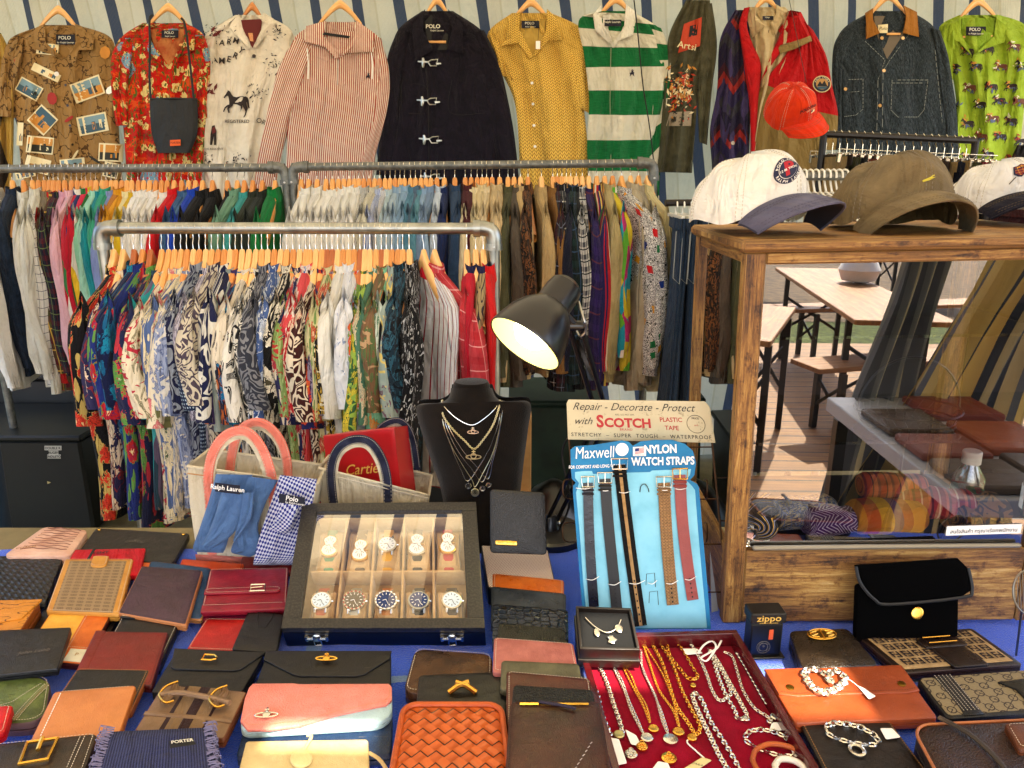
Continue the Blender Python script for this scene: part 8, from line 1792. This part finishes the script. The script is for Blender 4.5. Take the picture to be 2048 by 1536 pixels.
mb = MB(); mb.lathe([(.078, 0), (.078, .014), (.072, .019), (.02, .022), (.014, .05), (.010, .055)], BLKMETAL, Matrix.Translation((Bs.x, Bs.y, TZ+.001)), 36); put('base', mb, lamp)
mb = MB(); mb.tube(curve([Bs+V((.02, .01, -.02)), at(1140, 1000, 1.5), at(1125, 900, 1.55), at(1170, 840, 1.5), E], 24), .0025, BLACK, 5); put('power_cable', mb, lamp)
wr = thing('wire_display_rack', onz(1300, 1255, TZ), 'rusty wire counter rack carrying the cream tin sign', 'display rack'); WI = BRONZE
S = Quad(at(1133, 799, 1.31), at(1418, 803, 1.31), at(1431, 886, 1.30), at(1136, 879, 1.30)); TIN = mat('aged cream tin', lambda t: t.mix(t.sm(t.noise(t.uv, 60, 6, .75), .58, .7), t.mix(t.noise(t.uv, 8, 3), hx('#bdb18e'), hx('#cfc5a5')), hx('#8a7a58')), rough=.5)
Wt, Ht = S.W, S.H; mb = MB(); solid(mb, S, [(.004, 0), (Wt-.008, 0), (Wt, .010), (Wt, Ht), (0, Ht), (0, .008)], .002, TIN, .0004, 0, None, False); put('tin_sign', mb, wr)
RD = mat('sign red', '#b01c1c', rough=.5, var=0); DBN = mat('sign brown black', '#2a241c', rough=.6, var=0)
mb = MB(); text(mb, S, 'Repair - Decorate - Protect', Wt*.46, Ht*.17, .020, DBN, .0006, -.002, .45); text(mb, S, 'with', Wt*.105, Ht*.53, .019, DBN, .0006, 0, .45)
text(mb, S, 'STRETCHY  –  SUPER  TOUGH  –  WATERPROOF', Wt*.5, Ht*.87, .0098, DBN, .0006, .008, spacing=1.22); text(mb, S, 'REG. U.S. PAT. OFF.', Wt*.40, Ht*.355, .0042, DBN, .0006); text(mb, S, 'BRAND', Wt*.40, Ht*.72, .0062, RD, .0006, .004, spacing=1.2)
c_ = (Wt*.885, Ht*.55); mb.tube([S(c_[0]+.0165*math.cos(t), c_[1]+.0165*math.sin(t), .0006) for t in [i*PI/16 for i in range(32)]], .0004, DBN, 4, closed=True)
text(mb, S, 'PRICE', c_[0], c_[1]-.0105, .0052, DBN, .0006, .01); text(mb, S, 'and', c_[0], c_[1]+.002, .005, RD, .0006); text(mb, S, 'c', c_[0]+.006, c_[1]-.004, .005, DBN, .0006); text(mb, S, 'c', c_[0]+.007, c_[1]+.009, .005, DBN, .0006)
put('dark_lettering', mb, wr)
mb = MB(); text(mb, S, 'S', Wt*.225, Ht*.54, .032, RD, .0006, .035, sx=.9); text(mb, S, 'COTCH', Wt*.415, Ht*.565, .0235, RD, .0006, .04, sx=1.02); text(mb, S, 'PLASTIC', Wt*.715, Ht*.46, .0115, RD, .0006, .014, sx=.98); text(mb, S, 'TAPE', Wt*.715, Ht*.66, .0115, RD, .0006, .014, sx=.98); put('red_lettering', mb, wr)
mb = MB()
for a, b in (((1138, 880), (1170, 1275)), ((1424, 884), (1456, 1262))):
    p0 = at(*a, 1.305); p1 = at(*b, 1.215); p1.z = max(p1.z, TZ+.003); mb.tube([p0, p1], .0021, WI, 6)
for y in (896, 1000, 1090, 1186): mb.tube([at(lerp(1138, 1170, (y-880)/395), y, lerp(1.305, 1.215, (y-880)/395)), at(lerp(1424, 1456, (y-884)/378), y-2, lerp(1.305, 1.215, (y-880)/395))], .0014, WI, 5)
for y in (960, 1046):
    for x, s in ((1142, -1), (1400, 1)): mb.tube(curve([at(x+8, y, 1.29), at(x-14*(1 if s < 0 else -1), y+2, 1.26), at(x-14*(1 if s < 0 else -1), y+34, 1.25), at(x+10, y+38, 1.28)], 10), .0014, WI, 5)
    mb.tube([at(1424, y-4, 1.28), at(1424, y-4, 1.45)], .0014, WI, 5)
put('wire_frame', mb, wr)
yc = lambda y: lerp(1.265, 1.185, (y-885)/375)
def Sc(x, y, h=0): return at(x, y, yc(y)-h)
card = thing('strap_card', Sc(1290, 1256), 'tall blue display card holding five watch straps, in front of the wire rack', 'display card')
BLU = mat('bright blue card', mottled('#1478a8', '#1c86b4', 20), rough=.7); LBL_ = mat('pale blue card', mottled('#7fc0d4', '#8fcbdc', 14), rough=.7)
out = [(1141, 900), (1150, 893), (1190, 890), (1243, 881), (1258, 884), (1266, 892), (1282, 883), (1310, 880), (1345, 880), (1370, 888), (1386, 902), (1392, 925), (1389, 950), (1380, 960), (1394, 968), (1398, 975), (1405, 1060), (1413, 1150), (1422, 1258), (1168, 1260), (1160, 1160), (1152, 1060), (1146, 985), (1146, 972), (1152, 966), (1144, 958), (1142, 940)]
mb = MB(); mb.poly([Sc(x, y) for x, y in out], BLU, .0016, V((0, -1, 0))); put('card_board', mb, card)
inn = [(1150, 944), (1168, 942), (1184, 942), (1186, 948), (1228, 946), (1300, 944), (1304, 941), (1382, 938), (1380, 950), (1372, 960), (1384, 972), (1390, 980), (1396, 1060), (1404, 1150), (1414, 1256), (1176, 1256), (1166, 1160), (1159, 1060), (1152, 985), (1158, 966), (1150, 956)]
mb = MB(); mb.add([Sc(x, y, .0008) for x, y in inn], [tuple(range(len(inn)))], LBL_); mb.add([Sc(1244+13*math.cos(i*PI/12), 899+13*math.sin(i*PI/12), .0009) for i in range(24)], [tuple(range(24))], WHITE); put('pale_panel', mb, card)
def Tc(a, b, h): return Sc(a, b, h)
mb = MB(); text(mb, Tc, 'Maxwell', 1189, 906, 33, WHITE, .0012, .0, .12, rot=.04, sx=.72); text(mb, Tc, 'FOR COMFORT AND LONG WEARING', 1194, 933, 9, WHITE, .0012, .016, rot=.035, sx=.72); text(mb, Tc, 'NYLON', 1321, 899, 23, WHITE, .0012, .035, rot=.03, sx=.82); text(mb, Tc, 'WATCH STRAPS', 1326, 923, 22, WHITE, .0012, .03, rot=.02, sx=.78); put('white_lettering', mb, card)
mb = MB(); fx, fy = 1266, 893
mb.add([Tc(fx, fy+1, .0014), Tc(fx+26, fy, .0014), Tc(fx+26, fy+19, .0014), Tc(fx, fy+19, .0014)], [(0, 1, 2, 3)], WHITE)
for i in range(5): mb.add([Tc(fx+4, fy+4+i*2.4, .002), Tc(fx+22, fy+2+i*2.4, .002), Tc(fx+22, fy+3.2+i*2.4, .002), Tc(fx+4, fy+5.2+i*2.4, .002)], [(0, 1, 2, 3)], RD)
mb.add([Tc(fx+4, fy+4, .0026), Tc(fx+12, fy+3, .0026), Tc(fx+12, fy+9, .0026), Tc(fx+4, fy+10, .0026)], [(0, 1, 2, 3)], mat('flag blue', '#2a3a7c', var=0)); text(mb, Tc, 'MADE IN USA', fx+13, fy+17, 3.4, RD, .002); put('flag_sticker', mb, card)
def strapw(label, pts, w, m, buckle, bm=SILVER, stripe=None, holes=None):
    rt = thing('watch_strap', Sc(*pts[0]), label, 'watch strap', 'watch straps on the blue card'); q = curve([Sc(x, y, .0045) for x, y in pts], 30); k = .00088
    mb = MB(); ribbon(mb, [Sc(x, y, .0045) for x, y in pts], w*k, .0022, m, n=30); put('band', mb, rt)
    if stripe: mb = MB(); ribbon(mb, [Sc(x, y, .0053) for x, y in pts], w*k*.26, .0006, stripe, n=30); put('centre_stripe', mb, rt)
    x, y = pts[0]; s = w*.66
    mb = MB(); mb.tube([Sc(x-s, y-12, .007), Sc(x+s, y-13, .007), Sc(x+s*.95, y+8, .007), Sc(x-s*.9, y+8, .007)], .0016, bm, 6, closed=True); mb.tube([Sc(x, y-12, .008), Sc(x, y+8, .0075)], .0009, bm, 5); put('buckle', mb, rt)
    mb = MB(); 
    for yy in (14, 22): mb.tube([Sc(x-w*.58, y+yy, .0065), Sc(x+w*.58, y+yy, .0065)], .0022, m, 6)
    put('keeper', mb, rt)
    mb = MB()
    for i in range(holes or 5):
        X, Y_ = pts[-1][0]+(pts[-2][0]-pts[-1][0])*(.08+.11*i), pts[-1][1]+(pts[-2][1]-pts[-1][1])*(.08+.11*i); mb.add([Sc(X+1.6*math.cos(t), Y_+2.2*math.sin(t), .0064 if stripe else .0056) for t in [j*PI/4 for j in range(8)]], [tuple(range(8))], BLACK)
    put('buckle_hole', mb, rt); return rt
strapw('smooth navy-black strap, leftmost on the blue card', [(1176, 966), (1178, 1050), (1182, 1130), (1188, 1214)], 20, LN('#0f1220', '#1c2034', rough=.3), 1)
strapw('black braided strap, second on the blue card', [(1210, 958), (1217, 1050), (1226, 1140), (1234, 1220)], 22, mat('black braid', weave('#0c0d10', '#1a1d20', .003), rough=.5), 1)
strapw('long black nylon strap with tan centre stripe', [(1239, 930), (1250, 1020), (1264, 1130), (1282, 1252)], 25, cloth('black nylon band', mottled('#121110', '#1c1a18', 40)), 1, SILVER, cloth('tan nylon stripe', mottled('#b08c5c', '#c09c6c', 60)), 7)
strapw('tan woven perlon strap, fourth on the blue card', [(1328, 966), (1332, 1050), (1338, 1130), (1346, 1210)], 24, mat('tan perlon', weave('#8f6c44', '#b08a5c', .004), bump=weave_bump(.004), rough=.7), 1)
strapw('brick red smooth strap, rightmost on the blue card', [(1360, 950), (1364, 1030), (1374, 1120), (1386, 1200)], 23, LN('#8a3a34', '#9c4a42'), 1, GOLD)
for y, x0, x1 in ((976, 1152, 1186), (980, 1198, 1224), (984, 1236, 1260), (979, 1316, 1343), (977, 1348, 1374)): mb = MB(); mb.tube(curve([Sc(x0, y, .002), Sc((x0+x1)/2, y+2, .010), Sc(x1, y-1, .002)], 8), .0007, WHITE, 4); put('elastic_thread', mb, card)
for y, x0, x1 in ((1158, 1172, 1198), (1168, 1216, 1242), (1166, 1256, 1290), (1166, 1330, 1356), (1158, 1368, 1392), (1166, 1296, 1314)): mb = MB(); mb.tube(curve([Sc(x0, y, .002), Sc((x0+x1)/2, y+2, .010), Sc(x1, y-5, .002)], 8), .0007, WHITE, 4); put('elastic_thread', mb, card)
for x, y in ((1300, 1148), (1306, 1184)): mb = MB(); mb.tube([Sc(x-8, y+22, .001), Sc(x-7, y, .001), Sc(x+9, y-2, .001), Sc(x+11, y+26, .001)], .0006, DBN, 4); put('card_slit', mb, card)
mb = MB(); mb.tube(curve([Sc(1280, 984, .002), Sc(1282, 972, .004), Sc(1290, 968, .005), Sc(1296, 976, .004), Sc(1298, 984, .002)], 10), .0008, DBN, 4); put('card_slit', mb, card)
mb = MB(); mb.add([at(1420, 1100, 1.30), at(1438, 1230, 1.24), at(1462, 1262, 1.20), at(1424, 1262, 1.22)], [(0, 1, 2, 3)], mat('crumpled paper', '#9aa0a8', rough=.8)); put('paper_sheet', mb, label='sliver of grey paper standing behind the blue strap card', cat='paper')
def cap(name, label, c, yaw, roll, pitch, m, bm, sc=1.0, bill=.072, droop=.045, soft=.004, bill_in=None, tall=.115, pre=0):
    root = thing(name, V(c), label, 'cap'); M = Matrix.Translation(V(c)) @ Matrix.Rotation(pre, 4, 'Y') @ Matrix.Rotation(yaw, 4, 'Z') @ Matrix.Rotation(pitch, 4, 'X') @ Matrix.Rotation(roll, 4, 'Y') @ Matrix.Scale(sc, 4)
    a_, b_ = .088, .102
    def crown(u, v, o=0):
        t = 2*PI*u; ph = v*PI/2; rr_ = math.cos(ph)**.62; z = .018+tall*math.sin(ph)**1.0*(1-.05*math.sin(t))
        k = 1+soft*8*math.sin(t*3+1)*math.sin(ph*2)*.35+soft*4*math.sin(t*7+ph*5)*(1-v)*.5
        x = a_*rr_*math.cos(t)*k; y = b_*rr_*math.sin(t)*k
        seam = .0012*math.exp(-((math.sin(3*t+PI/2*0)) / .06)**2)*math.cos(ph)
        dz = .036*(max(0, -math.sin(t))**2.5)*math.cos(ph)-.012*math.cos(ph)
        return V((x*(1-seam*20)*(1+o), y*(1-seam*20)*(1+o), z+dz+soft*math.sin(t*5+ph*6)))
    P = lambda u, v, o=0: M @ crown(u, v, o)
    mb = MB(); mb.grid(lambda u, v: P(u, v), 72, 24, m, lambda u, v: (u*.6, v*.16)); put('crown', mb, root, ang=70)
    mb = MB()
    for k in range(6):
        for off in (-.008, .008):
            for i in range(0, 26): q0 = P(k/6+.25+off*(1), i/28, .006); q1 = P(k/6+.25+off, (i+.6)/28, .006); mb.tube([q0, q1], .0006, mat('cap stitch '+m.name, '#8d8270' if 'olive' in m.name else '#c8c0ac', var=0), 3, caps=False)
    put('stitching', mb, root)
    def bl(s, t, h=0):
        x = (.080+.004*t)*math.sin(s*1.25)/math.sin(1.25)*(1-.10*t*t); y0 = -b_*math.sqrt(max(0, 1-(x/a_*.93)**2)); y = y0*.97-t*bill*(math.cos(s*1.35)**.6+.05)
        z = .050-droop*(abs(s)**2.0)-.012*t+h+.004*math.sin(PI*t)
        return M @ V((x, y, z))
    mb = MB(); mb.grid(lambda u, v: bl(u*2-1, v, .0018), 30, 10, bm, lambda u, v: (u*.2, v*.07)); mb.grid(lambda u, v: bl(1-u*2, v, -.0014), 30, 10, bill_in or bm, lambda u, v: (u*.2, v*.07))
    mb.tube([bl(i/20-1, 1) for i in range(41)], .0021, bm, 6); bo = put('bill', mb, root, ang=60)
    mb = MB()
    for t in (.30, .42, .82, .92):
        for i in range(44): s0 = -.9+i*1.8/44; mb.tube([bl(s0, t, .0026), bl(s0+.024, t, .0026)], .0005, mat('bill stitch '+bm.name, '#4d4a58' if 'purple' in bm.name else '#6a5c40', var=0), 3, caps=False)
    put('bill_stitching', mb, bo)
    mb = MB(); mb.lathe([(.007, 0), (.006, .003), (.001, .0045)], m, M @ Matrix.Translation((0, 0, .018+tall)), 14); put('top_button', mb, root)
    return root, P, bl, M
ztop = CM @ V((.3, .1, H_+.0205)); ZC = ztop.z
OLC = cloth('olive cap cotton', mottled('#75664a', '#8e7d5c', 14)); WHC = cloth('white cap cotton', mottled('#f0ebe0', '#f6f2ea', 10)); PBL = cloth('purple grey bill cotton', mottled('#5e5c70', '#747284', 16)); ORC = cloth('orange cap cotton', mottled('#d8340c', '#e84812', 10)); NVL = cloth('navy bill cotton', mottled('#1c1c30', '#28283c', 14))
gc = at(1790, 420, 1.34)
r_, P, bl, M = cap('baseball_cap', 'large olive brown cap facing the front, in the middle of the cabinet top', (gc.x, 1.36, ZC+.004), .03, 0, -.04, OLC, OLC, 1.14, .062, .052, .005, tall=.082)
mb = MB(); q = [bl(.42, .62, .003), bl(.56, .60, .003), bl(.64, .96, .003), bl(.50, .97, .003)]; mb.add(q, [(0, 1, 2, 3)], WHITE); put('white_sticker', mb, r_)
mb = MB(); YT = mat('yellow thread', '#cfc04a', rough=.7, var=0); D = lambda a, b: P(.75+a/90, .20-b/120, .012)
mb.tube([D(-1.6, .6), D(0, 0), D(1.4, .6), D(.2, 1.6), D(-1.5, 1.4)], .0011, YT, 5); mb.tube([D(0, .2), D(.8, -1.5), D(1.2, -2)], .0009, YT, 5); put('embroidered_rider', mb, r_)
gw_ = at(1520, 430, 1.30)
r_, P, bl, M = cap('baseball_cap', 'white cap with purple-grey bill and round navy badge, left on the cabinet top', (gw_.x-.01, 1.34, ZC+.008), .55, 0, -.02, WHC, PBL, 1.03, .070, .046, .004, bill_in=mat('dark bill underside', '#2c2838'), tall=.092)
def badge(P, u0, v0, R_, items):
    def S(a, b, h):  # metres on crown
        return P(u0+a/.56, v0-b/.175, .02+h*8)
    for fn in items: fn(S)
mb = MB(); WHB = mat('badge white', '#e4e0d6', var=0); NVBD = mat('badge navy', '#1a2044', var=0); RDBD = mat('badge red', '#a8182c', var=0)
def disk(S, r, m, h): mb.add([S(r*math.cos(t), r*math.sin(t), h) for t in [i*PI/16 for i in range(32)]]+[S(0, 0, h)], [(i, (i+1) % 32, 32) for i in range(32)], m)
def mk(S):
    disk(S, .027, WHB, 0); disk(S, .0255, NVBD, .0006); disk(S, .0175, WHB, .0012); disk(S, .0168, NVBD, .0018)
    arctext(mb, S, 'POLO SPORT', 0, 0, .0205, .0068, WHB, h=.0026, sp=.82, bold=.02); arctext(mb, S, 'RALPH LAUREN', 0, 0, .0218, .0062, WHB, mid=-PI/2, inward=True, h=.0026, sp=.82, bold=.02)
    text(mb, S, 'P', .001, 0, .034, RDBD, .0026, .05); text(mb, S, '12 M. YACHT', 0, .001, .0058, WHB, .0034, .02)
badge(P, .715, .36, .027, [mk]); put('round_badge', mb, r_)
g3 = at(2000, 425, 1.42)
r_, P, bl, M = cap('baseball_cap', 'white cap with navy bill and small tartan shield, right edge of the cabinet top', (g3.x+.0, 1.44, ZC+.018), .12, 0, -.02, cloth('white golf cap cotton', mottled('#eeece8', '#f6f4f0', 10)), NVL, .90, .074, .040, .006, tall=.085)
mb = MB(); sh = [(-.013, -.012), (-.006, -.010), (0, -.0135), (.006, -.010), (.013, -.012), (.012, .004), (.006, .012), (0, .016), (-.006, .012), (-.012, .004)]
def mk2(S):
    mb.add([S(a*1.12, b*1.12, 0) for a, b in sh], [tuple(range(10))], NVBD); mb.add([S(a*.9, b*.9, .0006) for a, b in sh], [tuple(range(10))], mat('shield tartan', plaid('#8a1c24', '#5c1420', '#c8b04a', .006)))
    mb.add([S(-.010, -.009, .001), S(.010, -.009, .001), S(.011, -.003, .001), S(-.011, -.003, .001)], [(0, 1, 2, 3)], NVBD); text(mb, S, 'POLO', 0, -.006, .0068, GOLD, .0016, .01)
    for s in (-1, 1): mb.tube([S(s*.010, .012, .001), S(s*.020, .022, .001)], .0007, INK, 4)
    mb.tube([S(.020+.003*math.cos(t), .022+.002*math.sin(t), .001) for t in [i*PI/5 for i in range(10)]], .0007, INK, 4, closed=True)
badge(P, .70, .42, .02, [mk2]); put('shield_badge', mb, r_)
oc = at(1602, 222, 2.9)
r_, P, bl, M = cap('baseball_cap', 'bright orange cap hanging tilted in front of the red jacket', (oc.x-.035, 2.92, oc.z-.02), .25, 0, .75, ORC, ORC, .98, .075, .030, .003, tall=.115, pre=-.42)
mb = MB()
def mk3(S): text(mb, S, 'POLO SPORT', 0, -.004, .0135, INK, .0006, .03); text(mb, S, 'RALPH LAUREN', .004, .006, .006, CRM, .0006); mb.add([S(.002, .011, .0006), S(.020, .011, .0006), S(.020, .020, .0006), S(.002, .020, .0006)], [(0, 1, 2, 3)], CRM); mb.add([S(.002, .011, .001), S(.010, .011, .001), S(.010, .016, .001), S(.002, .016, .001)], [(0, 1, 2, 3)], NVBD)
badge(P, .75, .32, .02, [mk3]); put('embroidery', mb, r_)
mb = MB(); mb.tube([V((oc.x+.02, 2.93, oc.z+.10)), V((oc.x+.03, 3.3, 2.3)), V((oc.x+.03, YW-.05, at(1600, -10, YW).z))], .0012, BLACK, 4); put('thin_rope', mb, label='thin cord holding up the orange cap', cat='cord')
rt = thing('wire_stand', onz(2048, 1312, TZ), 'thin metal wire stand with oval mesh dish at the right edge of the table', 'wire stand'); WG = metal('grey wire', '#8a8478', .35)
c = at(2058, 1185, 1.09); mb = MB(); mb.tube([c+V((.026*math.cos(t), .012*math.sin(t), .034*math.sin(t))) for t in [i*PI/14 for i in range(28)]], .0016, WG, 6, closed=True)
for i in range(-5, 6): a = i*.0046; hh = .034*math.sqrt(max(0, 1-(a/.026)**2)); mb.tube([c+V((a, .012*hh/.034, hh)), c+V((a, -.012*hh/.034, -hh))], .0005, WG, 4)
put('mesh_dish', mb, rt); mb = MB(); mb.tube([c+V((-.006, 0, -.03)), onz(2032, 1312, TZ)], .0018, WG, 6); mb.tube([c+V((.01, 0, -.03)), onz(2075, 1322, TZ)], .0018, WG, 6); put('stand_leg', mb, rt)
cd = bpy.data.cameras.new('camera'); cd.sensor_width = 36; cd.lens = 36*F/2048; cd.clip_start = .05; cd.clip_end = 600
co = bpy.data.objects.new('camera', cd); C.objects.link(co); co.location = CAM; co.rotation_euler = (PI/2-PITCH, 0, 0); bpy.context.scene.camera = co
ELEV, AZ = math.radians(50), math.radians(158)   # sun seen from the stall: behind the camera, a little to the right
sv = V((math.sin(AZ)*math.cos(ELEV), math.cos(AZ)*math.cos(ELEV), math.sin(ELEV)))
sd = bpy.data.lights.new('sun', 'SUN'); sd.energy = 4.2; sd.angle = math.radians(.5); sd.color = (1, .90, .72)
so = bpy.data.objects.new('sun', sd); C.objects.link(so); so.rotation_euler = sv.to_track_quat('Z', 'Y').to_euler(); so.location = (0, -2, 6)
w = bpy.data.worlds.new('World'); bpy.context.scene.world = w; w.use_nodes = True; nt = w.node_tree
sk = nt.nodes.new('ShaderNodeTexSky'); sk.sky_type = 'NISHITA'; sk.sun_disc = False; sk.sun_elevation = ELEV; sk.sun_rotation = AZ; sk.air_density = .7; sk.dust_density = 3; sk.ozone_density = .5
bg = nt.nodes['Background']; nt.links.new(sk.outputs[0], bg.inputs[0]); bg.inputs[1].default_value = .15
sc_ = bpy.context.scene; sc_.view_settings.view_transform = 'Standard'; sc_.view_settings.look = 'None'; sc_.view_settings.exposure = 2.3; sc_.view_settings.use_white_balance = True; sc_.view_settings.white_balance_temperature = 6600; sc_.view_settings.white_balance_tint = 8; sc_.view_settings.gamma = 1
sc_.cycles.max_bounces = 7; sc_.cycles.transparent_max_bounces = 12
